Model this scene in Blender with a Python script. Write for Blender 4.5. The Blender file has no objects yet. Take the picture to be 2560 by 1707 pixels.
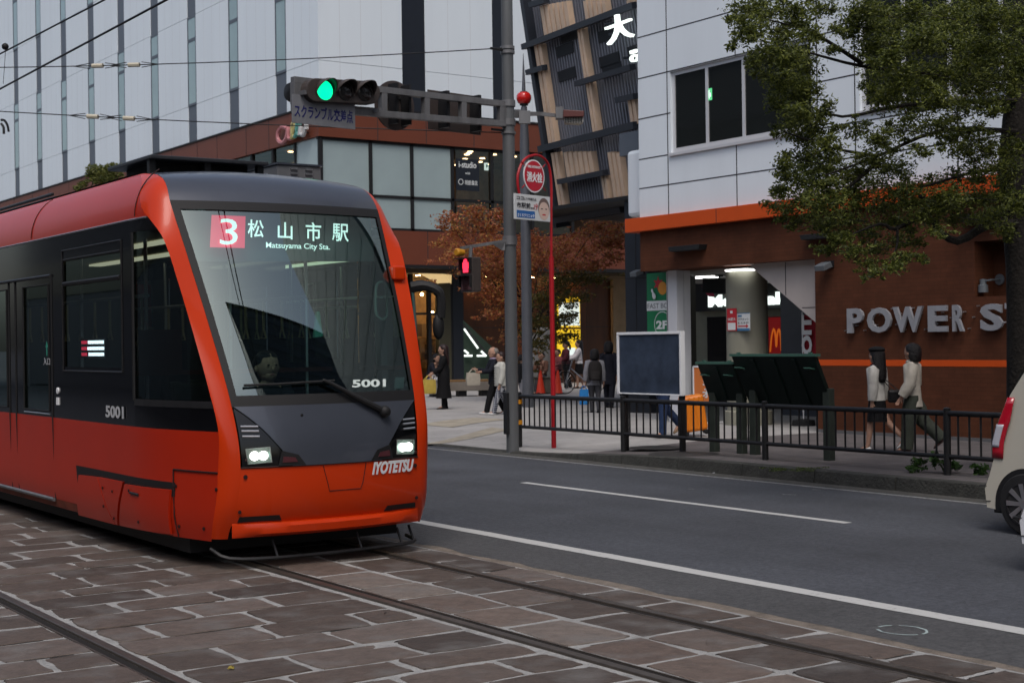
import bpy, math, random
from mathutils import Vector, Matrix
random.seed(7)
V = Vector
SC = bpy.context.scene
COL = SC.collection
rad = math.radians

# ------------------------------------------------------------------ camera, world, sun, exposure
EYE = V((0, 0, 1.75))
FPX = 3660.0                                   # focal length in pixels of a 2560 px wide frame
YAW, PIT, ROL = rad(34.536), rad(.0176), rad(-.7725)
FW = V((math.sin(YAW)*math.cos(PIT), math.cos(YAW)*math.cos(PIT), math.sin(PIT)))
RT = V((math.cos(YAW), -math.sin(YAW), 0)); UP = RT.cross(FW)
RT, UP = math.cos(ROL)*RT+math.sin(ROL)*UP, -math.sin(ROL)*RT+math.cos(ROL)*UP
cam_d = bpy.data.cameras.new('camera'); cam = bpy.data.objects.new('camera', cam_d); COL.objects.link(cam)
cam.matrix_world = Matrix(((RT.x, UP.x, -FW.x, EYE.x), (RT.y, UP.y, -FW.y, EYE.y), (RT.z, UP.z, -FW.z, EYE.z), (0, 0, 0, 1)))
cam_d.sensor_width = 36; cam_d.lens = 36*FPX/2560; cam_d.clip_end = 3000; cam_d.clip_start = .1
cam_d.dof.use_dof = True; cam_d.dof.focus_distance = 13.0; cam_d.dof.aperture_fstop = 5.6
SC.camera = cam
SUN_EL, SUN_AZ = 58, 215                       # azimuth clockwise from +Y
wd = bpy.data.worlds.new('World'); SC.world = wd; wd.use_nodes = True
nt = wd.node_tree; sky = nt.nodes.new('ShaderNodeTexSky'); sky.sky_type = 'NISHITA'; sky.sun_disc = False
sky.sun_elevation = rad(SUN_EL); sky.sun_rotation = rad(SUN_AZ); sky.air_density = 1.0; sky.dust_density = 4.0; sky.ozone_density = 1.0
hs = nt.nodes.new('ShaderNodeHueSaturation'); hs.inputs['Saturation'].default_value = .8
nt.links.new(sky.outputs[0], hs.inputs['Color']); nt.links.new(hs.outputs[0], nt.nodes['Background'].inputs[0])
nt.nodes['Background'].inputs[1].default_value = .12
sl = bpy.data.lights.new('sun', 'SUN'); sl.energy = .9; sl.angle = rad(25); sl.color = (1, .97, .93)
so = bpy.data.objects.new('sun', sl); COL.objects.link(so)
sd = V((math.sin(rad(SUN_AZ))*math.cos(rad(SUN_EL)), math.cos(rad(SUN_AZ))*math.cos(rad(SUN_EL)), math.sin(rad(SUN_EL))))
so.rotation_euler = sd.to_track_quat('Z', 'Y').to_euler(); so.location = (0, 0, 60)
SC.view_settings.view_transform = 'Standard'; SC.view_settings.look = 'None'; SC.view_settings.gamma = 1
SC.view_settings.exposure = .45
SC.render.engine = 'CYCLES'
SC.cycles.max_bounces = 8; SC.cycles.transparent_max_bounces = 12; SC.cycles.use_denoising = True

# ------------------------------------------------------------------ survey helpers (photo pixel -> point of a known plane)
K = 1.08844
def ray(x, y): return FW+RT*((x-1280)/FPX)-UP*((y-853.5)/FPX)
def onz(x, y, z=0.): d = ray(x, y); return EYE+d*((z-EYE.z)/d.z)
def onx(x, y, X): d = ray(x, y); return EYE+d*(X/d.x)
def ony(x, y, Y): d = ray(x, y); return EYE+d*(Y/d.y)
def atd(x, y, D): return EYE+ray(x, y)*D
def dist(p): return (V(p)-EYE).dot(FW)
def d_onz(x, y, z=0.): return onz(x*K, y*K, z)
def d_onx(x, y, X): return onx(x*K, y*K, X)
def d_ony(x, y, Y): return ony(x*K, y*K, Y)
def d_atd(x, y, D): return atd(x*K, y*K, D)

# ------------------------------------------------------------------ materials
def M(name, col, rough=.6, metal=0., var=.0, vs=3., bump=0., bs=60., emit=None, es=0., spec=.3, coat=0., island=0., streak=False):
    m = bpy.data.materials.new(name); m.use_nodes = True; n = m.node_tree; b = n.nodes['Principled BSDF']; L = n.links
    b.inputs['Base Color'].default_value = (*col, 1); b.inputs['Roughness'].default_value = rough
    b.inputs['Metallic'].default_value = metal; b.inputs['Specular IOR Level'].default_value = spec
    b.inputs['Coat Weight'].default_value = coat; b.inputs['Coat Roughness'].default_value = .04
    if emit: b.inputs['Emission Color'].default_value = (*emit, 1); b.inputs['Emission Strength'].default_value = es
    tc = n.nodes.new('ShaderNodeTexCoord'); src = None
    if var:
        no = n.nodes.new('ShaderNodeTexNoise'); no.inputs['Scale'].default_value = vs; no.inputs['Detail'].default_value = 6; no.inputs['Roughness'].default_value = .65
        if streak:
            mp = n.nodes.new('ShaderNodeMapping'); mp.inputs['Scale'].default_value = (1, 1, .12); L.new(tc.outputs['Object'], mp.inputs[0]); L.new(mp.outputs[0], no.inputs['Vector'])
        else: L.new(tc.outputs['Object'], no.inputs['Vector'])
        src = no.outputs['Fac']
        mr = n.nodes.new('ShaderNodeMapRange'); mr.inputs[1].default_value = .25; mr.inputs[2].default_value = .75
        mr.inputs[3].default_value = 1-var; mr.inputs[4].default_value = 1+var; L.new(src, mr.inputs[0]); fac = mr.outputs[0]
    if island:
        g = n.nodes.new('ShaderNodeNewGeometry'); m2 = n.nodes.new('ShaderNodeMapRange'); m2.inputs[3].default_value = 1-island; m2.inputs[4].default_value = 1+island
        L.new(g.outputs['Random Per Island'], m2.inputs[0])
        if var:
            mu = n.nodes.new('ShaderNodeMath'); mu.operation = 'MULTIPLY'; L.new(fac, mu.inputs[0]); L.new(m2.outputs[0], mu.inputs[1]); fac = mu.outputs[0]
        else: fac = m2.outputs[0]
    if var or island:
        vm = n.nodes.new('ShaderNodeVectorMath'); vm.operation = 'SCALE'; vm.inputs[0].default_value = col; L.new(fac, vm.inputs['Scale']); L.new(vm.outputs[0], b.inputs['Base Color'])
    if bump:
        nb = n.nodes.new('ShaderNodeTexNoise'); nb.inputs['Scale'].default_value = bs; nb.inputs['Detail'].default_value = 5; L.new(tc.outputs['Object'], nb.inputs['Vector'])
        bp = n.nodes.new('ShaderNodeBump'); bp.inputs['Strength'].default_value = bump; bp.inputs['Distance'].default_value = .02; L.new(nb.outputs['Fac'], bp.inputs['Height']); L.new(bp.outputs[0], b.inputs['Normal'])
    return m
def glass(name, tint, base=.10, rough=.01):
    m = bpy.data.materials.new(name); m.use_nodes = True; n = m.node_tree; n.nodes.clear(); L = n.links
    o = n.nodes.new('ShaderNodeOutputMaterial'); t = n.nodes.new('ShaderNodeBsdfTransparent'); t.inputs[0].default_value = (*tint, 1)
    g = n.nodes.new('ShaderNodeBsdfGlossy'); g.inputs['Roughness'].default_value = rough; g.inputs[0].default_value = (.80, .96, .94, 1)
    f = n.nodes.new('ShaderNodeFresnel'); f.inputs[0].default_value = 1.5
    a = n.nodes.new('ShaderNodeMath'); a.operation = 'ADD'; a.inputs[1].default_value = base; a.use_clamp = True; L.new(f.outputs[0], a.inputs[0])
    x = n.nodes.new('ShaderNodeMixShader'); L.new(a.outputs[0], x.inputs[0]); L.new(t.outputs[0], x.inputs[1]); L.new(g.outputs[0], x.inputs[2]); L.new(x.outputs[0], o.inputs[0])
    return m
def ramp_leaf(name, stops, rough=.55):
    m = bpy.data.materials.new(name); m.use_nodes = True; n = m.node_tree; b = n.nodes['Principled BSDF']; L = n.links
    g = n.nodes.new('ShaderNodeNewGeometry'); r = n.nodes.new('ShaderNodeValToRGB'); r.color_ramp.elements.remove(r.color_ramp.elements[1])
    for i, (p, c) in enumerate(stops):
        e = r.color_ramp.elements[0] if i == 0 else r.color_ramp.elements.new(p); e.position = p; e.color = (*c, 1)
    L.new(g.outputs['Random Per Island'], r.inputs[0]); L.new(r.outputs[0], b.inputs['Base Color']); b.inputs['Roughness'].default_value = rough
    tr = n.nodes.new('ShaderNodeBsdfTranslucent'); L.new(r.outputs[0], tr.inputs[0]); mx = n.nodes.new('ShaderNodeMixShader'); mx.inputs[0].default_value = .42
    L.new(b.outputs[0], mx.inputs[1]); L.new(tr.outputs[0], mx.inputs[2]); L.new(mx.outputs[0], n.nodes['Material Output'].inputs[0])
    return m
def stone_mat(name, cols, var=.3):
    m = ramp_leaf(name, cols, .75); n = m.node_tree; L = n.links; b = n.nodes['Principled BSDF']
    L.new(b.outputs[0], n.nodes['Material Output'].inputs[0])
    r = next(x for x in n.nodes if x.type == 'VALTORGB'); tc = n.nodes.new('ShaderNodeTexCoord')
    n1 = n.nodes.new('ShaderNodeTexNoise'); n1.inputs['Scale'].default_value = 9; n1.inputs['Detail'].default_value = 9; n1.inputs['Roughness'].default_value = .75; L.new(tc.outputs['Object'], n1.inputs['Vector'])
    mr = n.nodes.new('ShaderNodeMapRange'); mr.inputs[1].default_value = .3; mr.inputs[2].default_value = .7; mr.inputs[3].default_value = 1-var; mr.inputs[4].default_value = 1+var; L.new(n1.outputs['Fac'], mr.inputs[0])
    vm = n.nodes.new('ShaderNodeVectorMath'); vm.operation = 'SCALE'; L.new(r.outputs[0], vm.inputs[0]); L.new(mr.outputs[0], vm.inputs['Scale'])
    n3 = n.nodes.new('ShaderNodeTexNoise'); n3.inputs['Scale'].default_value = 3.2; n3.inputs['Detail'].default_value = 7; L.new(tc.outputs['Object'], n3.inputs['Vector'])
    m3 = n.nodes.new('ShaderNodeMapRange'); m3.inputs[1].default_value = .50; m3.inputs[2].default_value = .74; m3.inputs[4].default_value = .62; L.new(n3.outputs['Fac'], m3.inputs[0])
    mx = n.nodes.new('ShaderNodeMixRGB'); mx.inputs[2].default_value = (.135, .130, .125, 1); L.new(m3.outputs[0], mx.inputs[0]); L.new(vm.outputs[0], mx.inputs[1]); L.new(mx.outputs[0], b.inputs['Base Color'])
    n2 = n.nodes.new('ShaderNodeTexNoise'); n2.inputs['Scale'].default_value = 22; n2.inputs['Detail'].default_value = 8; L.new(tc.outputs['Object'], n2.inputs['Vector'])
    bp = n.nodes.new('ShaderNodeBump'); bp.inputs['Strength'].default_value = .7; bp.inputs['Distance'].default_value = .02; L.new(n2.outputs['Fac'], bp.inputs['Height']); L.new(bp.outputs[0], b.inputs['Normal'])
    return m
def brickmat(name, c1, c2, cm, sx, sy, mort=.02, rough=.8, rot=0., bump=.3, var=.2, sq=1., off=.5, axis='xy'):
    m = bpy.data.materials.new(name); m.use_nodes = True; n = m.node_tree; b = n.nodes['Principled BSDF']; L = n.links
    tc = n.nodes.new('ShaderNodeTexCoord'); mp = n.nodes.new('ShaderNodeMapping')
    if axis == 'yz':
        sp = n.nodes.new('ShaderNodeSeparateXYZ'); cb = n.nodes.new('ShaderNodeCombineXYZ'); L.new(tc.outputs['Object'], sp.inputs[0]); L.new(sp.outputs[1], cb.inputs[0]); L.new(sp.outputs[2], cb.inputs[1]); L.new(cb.outputs[0], mp.inputs[0])
    else: L.new(tc.outputs['Object'], mp.inputs[0])
    mp.inputs['Rotation'].default_value = (0, 0, rot)
    br = n.nodes.new('ShaderNodeTexBrick'); br.inputs['Color1'].default_value = (*c1, 1); br.inputs['Color2'].default_value = (*c2, 1); br.inputs['Mortar'].default_value = (*cm, 1)
    br.inputs['Scale'].default_value = 1; br.inputs['Brick Width'].default_value = sx; br.inputs['Row Height'].default_value = sy; br.inputs['Mortar Size'].default_value = mort; br.offset = off
    L.new(mp.outputs[0], br.inputs['Vector'])
    no = n.nodes.new('ShaderNodeTexNoise'); no.inputs['Scale'].default_value = 1.3; no.inputs['Detail'].default_value = 9; no.inputs['Roughness'].default_value = .7; L.new(tc.outputs['Object'], no.inputs['Vector'])
    mr = n.nodes.new('ShaderNodeMapRange'); mr.inputs[1].default_value = .3; mr.inputs[2].default_value = .7; mr.inputs[3].default_value = 1-var; mr.inputs[4].default_value = 1+var; L.new(no.outputs['Fac'], mr.inputs[0])
    vm = n.nodes.new('ShaderNodeVectorMath'); vm.operation = 'SCALE'; L.new(br.outputs['Color'], vm.inputs[0]); L.new(mr.outputs[0], vm.inputs['Scale']); L.new(vm.outputs[0], b.inputs['Base Color'])
    b.inputs['Roughness'].default_value = rough; b.inputs['Specular IOR Level'].default_value = .15
    if bump:
        bp = n.nodes.new('ShaderNodeBump'); bp.inputs['Strength'].default_value = bump; bp.inputs['Distance'].default_value = .01; bp.invert = True; L.new(br.outputs['Fac'], bp.inputs['Height']); L.new(bp.outputs[0], b.inputs['Normal'])
    return m
def asphalt_mat(name, col, wear=.25):
    m = bpy.data.materials.new(name); m.use_nodes = True; n = m.node_tree; b = n.nodes['Principled BSDF']; L = n.links; b.inputs['Roughness'].default_value = .85
    tc = n.nodes.new('ShaderNodeTexCoord')
    def noise(s, d, r=.6):
        x = n.nodes.new('ShaderNodeTexNoise'); x.inputs['Scale'].default_value = s; x.inputs['Detail'].default_value = d; x.inputs['Roughness'].default_value = r; L.new(tc.outputs['Object'], x.inputs['Vector']); return x
    a, c = noise(17, 6, .95), noise(.7, 6, .65)
    mp = n.nodes.new('ShaderNodeMapping'); mp.inputs['Scale'].default_value = (1.1, .035, 1); L.new(tc.outputs['Object'], mp.inputs[0]); tr = noise(1.0, 4, .6); L.new(mp.outputs[0], tr.inputs['Vector'])
    def mr(x, lo, hi, i0=.3, i1=.7):
        q = n.nodes.new('ShaderNodeMapRange'); q.inputs[1].default_value = i0; q.inputs[2].default_value = i1; q.inputs[3].default_value = lo; q.inputs[4].default_value = hi; L.new(x, q.inputs[0]); return q.outputs[0]
    mu = n.nodes.new('ShaderNodeMath'); mu.operation = 'MULTIPLY'; L.new(mr(a.outputs['Fac'], .3, 2.0), mu.inputs[0]); m5 = n.nodes.new('ShaderNodeMath'); m5.operation = 'MULTIPLY'; L.new(mr(c.outputs['Fac'], 1-wear, 1+wear), m5.inputs[0]); L.new(mr(tr.outputs['Fac'], .82, 1.18), m5.inputs[1]); L.new(m5.outputs[0], mu.inputs[1])
    vm = n.nodes.new('ShaderNodeVectorMath'); vm.operation = 'SCALE'; vm.inputs[0].default_value = col; L.new(mu.outputs[0], vm.inputs['Scale']); L.new(vm.outputs[0], b.inputs['Base Color'])
    bp = n.nodes.new('ShaderNodeBump'); bp.inputs['Strength'].default_value = .6; bp.inputs['Distance'].default_value = .01; L.new(a.outputs['Fac'], bp.inputs['Height']); L.new(bp.outputs[0], b.inputs['Normal'])
    return m
def paint_mat(name, col, under, thr=.42):      # worn road paint with asphalt showing through
    m = bpy.data.materials.new(name); m.use_nodes = True; n = m.node_tree; b = n.nodes['Principled BSDF']; L = n.links; b.inputs['Roughness'].default_value = .8
    tc = n.nodes.new('ShaderNodeTexCoord'); x = n.nodes.new('ShaderNodeTexNoise'); x.inputs['Scale'].default_value = 16; x.inputs['Detail'].default_value = 9; x.inputs['Roughness'].default_value = .8; L.new(tc.outputs['Object'], x.inputs['Vector'])
    q = n.nodes.new('ShaderNodeMapRange'); q.inputs[1].default_value = thr-.08; q.inputs[2].default_value = thr+.08; L.new(x.outputs['Fac'], q.inputs[0])
    mx = n.nodes.new('ShaderNodeMixRGB'); mx.inputs[1].default_value = (*under, 1); mx.inputs[2].default_value = (*col, 1); L.new(q.outputs[0], mx.inputs[0]); L.new(mx.outputs[0], b.inputs['Base Color'])
    return m

ORANGE = M('tram_orange_paint', (.47, .031, .002), .3, spec=.22, coat=.16, var=.04, vs=2)
ORANGE_SHADE = M('tram_orange_shaded', (.37, .018, .004), .3, spec=.2, coat=.06, var=.05, vs=2)  # nose paint again, darkened to put the sides' dark reflections into the colour
TGREY = M('tram_grey_paint', (.055, .062, .080), .3, .25, var=.06, vs=4, coat=.4)
GBLACK = M('gloss_black', (.004, .004, .005), .08, spec=.38)
MBLACK = M('matt_black', (.010, .010, .011), .6)
RUBBER = M('black_rubber', (.014, .014, .015), .8, var=.3, vs=20)
DKMET = M('dark_metal', (.022, .022, .024), .45, .3, var=.35, vs=8)
FENCE = M('black_fence_paint', (.012, .012, .013), .45, var=.4, vs=10)
STEEL = M('galvanised_steel', (.16, .16, .165), .5, .5, var=.3, vs=5, streak=True)
POLE = M('grey_pole_paint', (.10, .105, .11), .55, .2, var=.3, vs=4, streak=True)
SPIRE = M('lamp_post_grey', (.085, .09, .105), .5, .2, var=.15, vs=3)
SILVER = M('bright_metal', (.55, .55, .57), .3, .9)
WHITEP = M('white_paint', (.72, .73, .75), .45, var=.05, vs=3)
WGLASS = glass('windscreen_glass', (.42, .60, .58), .15)
SGLASS = glass('tinted_side_glass', (.34, .42, .42), .09)
BGLASS = glass('shop_glass', (.84, .86, .84), .0)
WINPALE = M('pale_window_glass', (.24, .33, .335), .06, spec=.9, var=.18, vs=.4)
WINDARK = M('dark_window_glass', (.012, .014, .014), .05, spec=.6)
BLIND = M('drawn_blind_behind_glass', (.30, .37, .38), .12, spec=.7, var=.08, vs=.5)
WPANEL = M('pale_grey_cladding', (.645, .70, .745), .45, var=.04, vs=.6, streak=True)
WPANEL2 = M('white_metal_cladding', (.66, .71, .755), .42, var=.07, vs=.7, streak=True)
STRIP = M('slate_strip', (.085, .10, .125), .45, var=.06)
NAVY = M('dark_navy_panel', (.014, .017, .024), .4, var=.1)
JOINT = M('dark_joint', (.03, .03, .033), .8)
FINEJ = M('fine_panel_joint', (.53, .55, .58), .7)
BROWNC = M('brown_cladding', (.135, .038, .020), .5, var=.08, vs=.8)
ORBAND = M('orange_band', (.50, .066, .007), .45, var=.05)
BEIGE = M('beige_tile', (.40, .36, .34), .5, var=.06)
COLM = M('pale_column', (.22, .215, .17), .6, var=.12, vs=2, streak=True)
WARMW = M('warm_wood_wall', (.060, .021, .006), .45, var=.35, vs=4, streak=True)
CREAM = M('cream_ceiling', (.68, .58, .36), .6)
SHOPIN = M('shop_interior', (.17, .10, .055), .7, var=.5, vs=2)
TANS = M('tan_louvre', (.64, .47, .34), .5, var=.12, vs=3)
SLAT = M('dark_slat', (.035, .040, .052), .4, .2)
SLATB = M('dark_facade_back', (.012, .014, .018), .6)
LITW = M('lit_white_letters', (.8, .8, .8), .5, emit=(.88, 1, .93), es=.95)
LAMPW = M('lit_fluorescent', (.9, .9, .9), .5, emit=(1, 1, .97), es=4.)
LAMPY = M('lit_downlight', (.9, .8, .6), .5, emit=(1, .72, .38), es=5.)
GREENL = M('lit_green_lamp', (0, .6, .3), .4, emit=(0, 1, .36), es=1.15)
REDL = M('lit_red_lamp', (.7, .02, .05), .4, emit=(1, .035, .08), es=1.3)
HEADL = M('lit_headlamp', (.9, .9, .9), .3, emit=(1, 1, .95), es=4.5)
LEDW = M('lit_led_text', (.8, .9, .85), .5, emit=(.86, 1, .94), es=1.25)
LEDW2 = M('lit_side_led_text', (.8, .85, .95), .5, emit=(.85, .92, 1), es=3.2)
LEDR = M('lit_led_red', (.6, .02, .06), .5, emit=(1, .05, .11), es=.95)
YELP = M('lit_yellow_poster', (.8, .6, .04), .5, emit=(1, .62, .02), es=.55)
WHIP = M('lit_white_poster', (.8, .85, .8), .5, emit=(.85, 1, .95), es=.55)
SKIN = M('skin', (.42, .25, .18), .55)
HAIRB = M('black_hair', (.005, .004, .005), .45, bump=1., bs=70, spec=.25)
HAIRR = M('dark_brown_hair', (.018, .008, .008), .5)
HAIRG = M('grey_hair', (.16, .145, .13), .6)
BARK = M('bark', (.011, .009, .0075), .9, var=.5, vs=9, bump=1., bs=25)
RAILM = M('worn_rail_steel', (.085, .072, .062), .42, .5, var=.3, vs=12)
MORTAR = M('pale_mortar', (.27, .268, .262), .9, var=.35, vs=5, bump=.8, bs=45)
ASPH = asphalt_mat('asphalt', (.037, .040, .048))
ASPH2 = asphalt_mat('older_asphalt', (.046, .046, .048), .18)
PAINT = paint_mat('road_paint', (.42, .42, .41), (.07, .07, .07), .36)
PAINT2 = paint_mat('thin_worn_road_paint', (.26, .26, .26), (.06, .06, .06), .46)
KERBM = M('mossy_kerb_concrete', (.040, .040, .036), .9, var=.5, vs=3.5, bump=1., bs=30)
PLAZA = brickmat('pale_plaza_paving', (.31, .30, .292), (.285, .275, .268), (.21, .206, .20), 1.2, .4, .006, rot=rad(20), var=.14)
BROWNW = brickmat('brown_tile_wall', (.080, .0275, .0135), (.068, .0235, .0115), (.058, .0215, .011), .24, .065, .004, .8, bump=.15, var=.28, axis='yz')
SIDEW = brickmat('brown_grey_pavers', (.115, .104, .105), (.095, .086, .087), (.055, .052, .05), .4, .2, .008, var=.22)

# ------------------------------------------------------------------ mesh builder
class MB:
    def __init__(s): s.v = []; s.f = []
    def add(s, vs, fs):
        o = len(s.v); s.v += [tuple(p) for p in vs]; s.f += [tuple(i+o for i in f) for f in fs]; return s
    def obox(s, c, a, b, d):                   # centre and three half vectors
        c, a, b, d = V(c), V(a), V(b), V(d)
        P = [c+a*i+b*j+d*k for k in (-1, 1) for j in (-1, 1) for i in (-1, 1)]
        F = [(0, 2, 3, 1), (4, 5, 7, 6), (0, 1, 5, 4), (2, 6, 7, 3), (0, 4, 6, 2), (1, 3, 7, 5)]
        if a.cross(b).dot(d) < 0: F = [f[::-1] for f in F]
        return s.add(P, F)
    def box(s, x0, x1, y0, y1, z0, z1):
        return s.obox(((x0+x1)/2, (y0+y1)/2, (z0+z1)/2), (abs(x1-x0)/2, 0, 0), (0, abs(y1-y0)/2, 0), (0, 0, abs(z1-z0)/2))
    def quad(s, *p): return s.add(p, [tuple(range(len(p)))])
    def prism(s, pts, vec):
        n = len(pts); vec = V(vec); P = [V(p) for p in pts]; Q = [p+vec for p in P]
        nm = V((0, 0, 0))
        for i in range(n): nm += P[i].cross(P[(i+1) % n])
        fl = nm.dot(vec) > 0
        F = [tuple(range(n-1, -1, -1)), tuple(range(n, 2*n))]+[(i, (i+1) % n, n+(i+1) % n, n+i) for i in range(n)]
        if not fl: F = [f[::-1] for f in F]
        return s.add(P+Q, F)
    def grid(s, rows, close=False):
        n = len(rows[0]); P = [p for r in rows for p in r]; F = []
        for i in range(len(rows)-1):
            for j in range(n-(0 if close else 1)):
                k = (j+1) % n; F.append((i*n+j, i*n+k, (i+1)*n+k, (i+1)*n+j))
        return s.add(P, F)
    def loft(s, rings):
        n = len(rings[0]); o = len(s.v); s.grid(rings, True)
        s.f.append(tuple(o+i for i in range(n-1, -1, -1))); s.f.append(tuple(o+(len(rings)-1)*n+i for i in range(n))); return s
    def tube(s, pts, r, n=8, flat=1.):
        pts = [V(p) for p in pts]; R = r if isinstance(r, (list, tuple)) else [r]*len(pts); rings = []
        t0 = (pts[1]-pts[0]).normalized(); u = t0.orthogonal().normalized()
        for i, p in enumerate(pts):
            t = (pts[min(i+1, len(pts)-1)]-pts[max(i-1, 0)]).normalized(); u = (u-t*u.dot(t))
            u = u.normalized() if u.length > 1e-6 else t.orthogonal().normalized(); w = t.cross(u)
            rings.append([p+(u*math.cos(2*math.pi*k/n)+w*math.sin(2*math.pi*k/n)*flat)*R[i] for k in range(n)])
        return s.loft(rings)
    def ell(s, c, rx, ry, rz, n=12, m=8):
        c = V(c); rings = []
        for i in range(m+1):
            a = -math.pi/2+math.pi*(.02+.96*i/m)
            rings.append([c+V((rx*math.cos(a)*math.cos(2*math.pi*k/n), ry*math.cos(a)*math.sin(2*math.pi*k/n), rz*math.sin(a))) for k in range(n)])
        return s.loft(rings)
    def rev(s, prof, c, n=16, ax=(0, 0, 1), sx=1., sy=1.):
        q = V(ax).normalized().to_track_quat('Z', 'Y'); c = V(c)
        return s.loft([[c+q @ V((r*sx*math.cos(2*math.pi*k/n), r*sy*math.sin(2*math.pi*k/n), z)) for k in range(n)] for r, z in prof])
def base_of(o):
    while o.parent: o = o.parent
    return o.location
def obj(name, mb, mat, parent=None, smooth=False, bev=0., solid=0., angle=40):
    me = bpy.data.meshes.new(name); off = V(base_of(parent)) if parent else V((0, 0, 0))
    me.from_pydata([V(p)-off for p in mb.v], [], mb.f); me.update()
    for m in (mat if isinstance(mat, (list, tuple)) else [mat]): me.materials.append(m)
    o = bpy.data.objects.new(name, me); COL.objects.link(o)
    if smooth:
        me.polygons.foreach_set('use_smooth', [True]*len(me.polygons))
        try: me.set_sharp_from_angle(angle=rad(angle))
        except Exception: pass
    if parent: o.parent = parent
    if solid: md = o.modifiers.new('thickness', 'SOLIDIFY'); md.thickness = solid; md.offset = -1
    if bev: md = o.modifiers.new('soft_edge', 'BEVEL'); md.width = bev; md.segments = 2; md.limit_method = 'ANGLE'
    return o
def tag(o, label, cat, group=None):
    o['label'] = label; o['category'] = cat
    if group: o['group'] = group
    return o
def thing(name, label, cat, loc, group=None):
    o = bpy.data.objects.new(name, None); COL.objects.link(o); o.location = loc; o.empty_display_size = .2
    return tag(o, label, cat, group)
def struct(name, mb, mat, **k):
    o = obj(name, mb, mat, **k); o['kind'] = 'structure'; return o
def dup(root, loc, label=None):
    r = root.copy(); COL.objects.link(r); r.location = loc
    if label: r['label'] = label
    for ch in list(root.children):
        c = ch.copy(); COL.objects.link(c); c.parent = r
        for g in list(ch.children):
            d = g.copy(); COL.objects.link(d); d.parent = c
    return r
def text(body, o, rt, up, w=None, h=.1, mat=None, name='lettering', parent=None, ext=.004, bold=0., center=False):
    """flat or raised lettering: lower left corner o, reading along rt, upright along up"""
    cu = bpy.data.curves.new('t', 'FONT'); cu.body = body; cu.size = 1; cu.extrude = 0; cu.offset = bold; cu.resolution_u = 3
    t = bpy.data.objects.new('t', cu); COL.objects.link(t); dg = bpy.context.evaluated_depsgraph_get(); dg.update()
    me = bpy.data.meshes.new_from_object(t.evaluated_get(dg)); bpy.data.objects.remove(t)
    if not me.vertices: return None
    xs = [v.co.x for v in me.vertices]; ys = [v.co.y for v in me.vertices]; x0, x1, y0, y1 = min(xs), max(xs), min(ys), max(ys)
    sy = h/(y1-y0); sx = w/(x1-x0) if w else sy; o, rt, up = V(o), V(rt).normalized(), V(up).normalized(); nm = rt.cross(up)
    cx = (x0+x1)/2 if center else x0
    mb = MB(); vs = [o+rt*((v.co.x-cx)*sx)+up*((v.co.y-y0)*sy) for v in me.vertices]; fs = [tuple(p.vertices) for p in me.polygons]
    if ext:
        ec = {}
        for f in fs:
            for a, b in zip(f, f[1:]+f[:1]): ec[(a, b)] = 1
        n = len(vs); side = [(a, b, b+n, a+n) for (a, b) in ec if (b, a) not in ec]
        mb.add([v+nm*ext for v in vs]+vs, fs+[(b+0, a+0, d2, c2) for (a, b, c2, d2) in side])
        # sides run from the raised outline back to the wall
        mb.f = [tuple(f) for f in fs]+[(b, a, a+n, b+n) for (a, b) in ec if (b, a) not in ec]
    else: mb.add(vs, fs)
    bpy.data.meshes.remove(me)
    return obj(name, mb, mat, parent)
def catmull(tab, z):
    if z <= tab[0][0]: return tab[0][1]
    if z >= tab[-1][0]: return tab[-1][1]
    for i in range(len(tab)-1):
        if tab[i][0] <= z <= tab[i+1][0]: break
    p1, p2 = tab[i], tab[i+1]; p0 = tab[max(i-1, 0)]; p3 = tab[min(i+2, len(tab)-1)]
    h = p2[0]-p1[0]; t = (z-p1[0])/h
    m1 = (p2[1]-p0[1])/(p2[0]-p0[0])*h; m2 = (p3[1]-p1[1])/(p3[0]-p1[0])*h
    return (2*t**3-3*t*t+1)*p1[1]+(t**3-2*t*t+t)*m1+(-2*t**3+3*t*t)*p2[1]+(t**3-t*t)*m2
def smooth_path(pts, k=4):
    pts = [V(p) for p in pts]; tabs = [[(i, p[a]) for i, p in enumerate(pts)] for a in range(3)]
    return [V([catmull(tabs[a], i/k) for a in range(3)]) for i in range((len(pts)-1)*k+1)]
def leaves(name, spots, size, mat, parent, up_bias=.3, aspect=.5, rng=None, kind=None, soft=False):
    """leaf blades: spots = list of (centre, rx, ry, rz, count)"""
    rng = rng or random; vs = []; fs = []
    for c, rx, ry, rz, n in spots:
        for _ in range(n):
            while True:
                q = V((rng.gauss(0, .5), rng.gauss(0, .5), rng.gauss(0, .5))) if soft else V((rng.uniform(-1, 1), rng.uniform(-1, 1), rng.uniform(-1, 1)))
                if q.length < (1.5 if soft else 1): break
            p = V(c)+V((q.x*rx, q.y*ry, q.z*rz))
            a = V((rng.gauss(0, 1), rng.gauss(0, 1), rng.gauss(-.25, .6))).normalized(); nn = V((rng.gauss(0, .8), rng.gauss(0, .8), rng.gauss(up_bias, .8)))
            b = a.cross(nn); b = b.normalized() if b.length > 1e-4 else a.orthogonal().normalized(); d = a.cross(b)
            s = size*rng.uniform(.6, 1.25); w = s*aspect
            o = len(vs); vs += [p-a*s*.5, p+b*w*.5+d*s*.06, p+a*s*.5, p-b*w*.5+d*s*.06]; fs += [(o, o+1, o+2), (o, o+2, o+3)]
    mb = MB(); mb.v = vs; mb.f = fs; o = obj(name, mb, mat, parent)
    if kind: o['kind'] = kind
    return o

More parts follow.
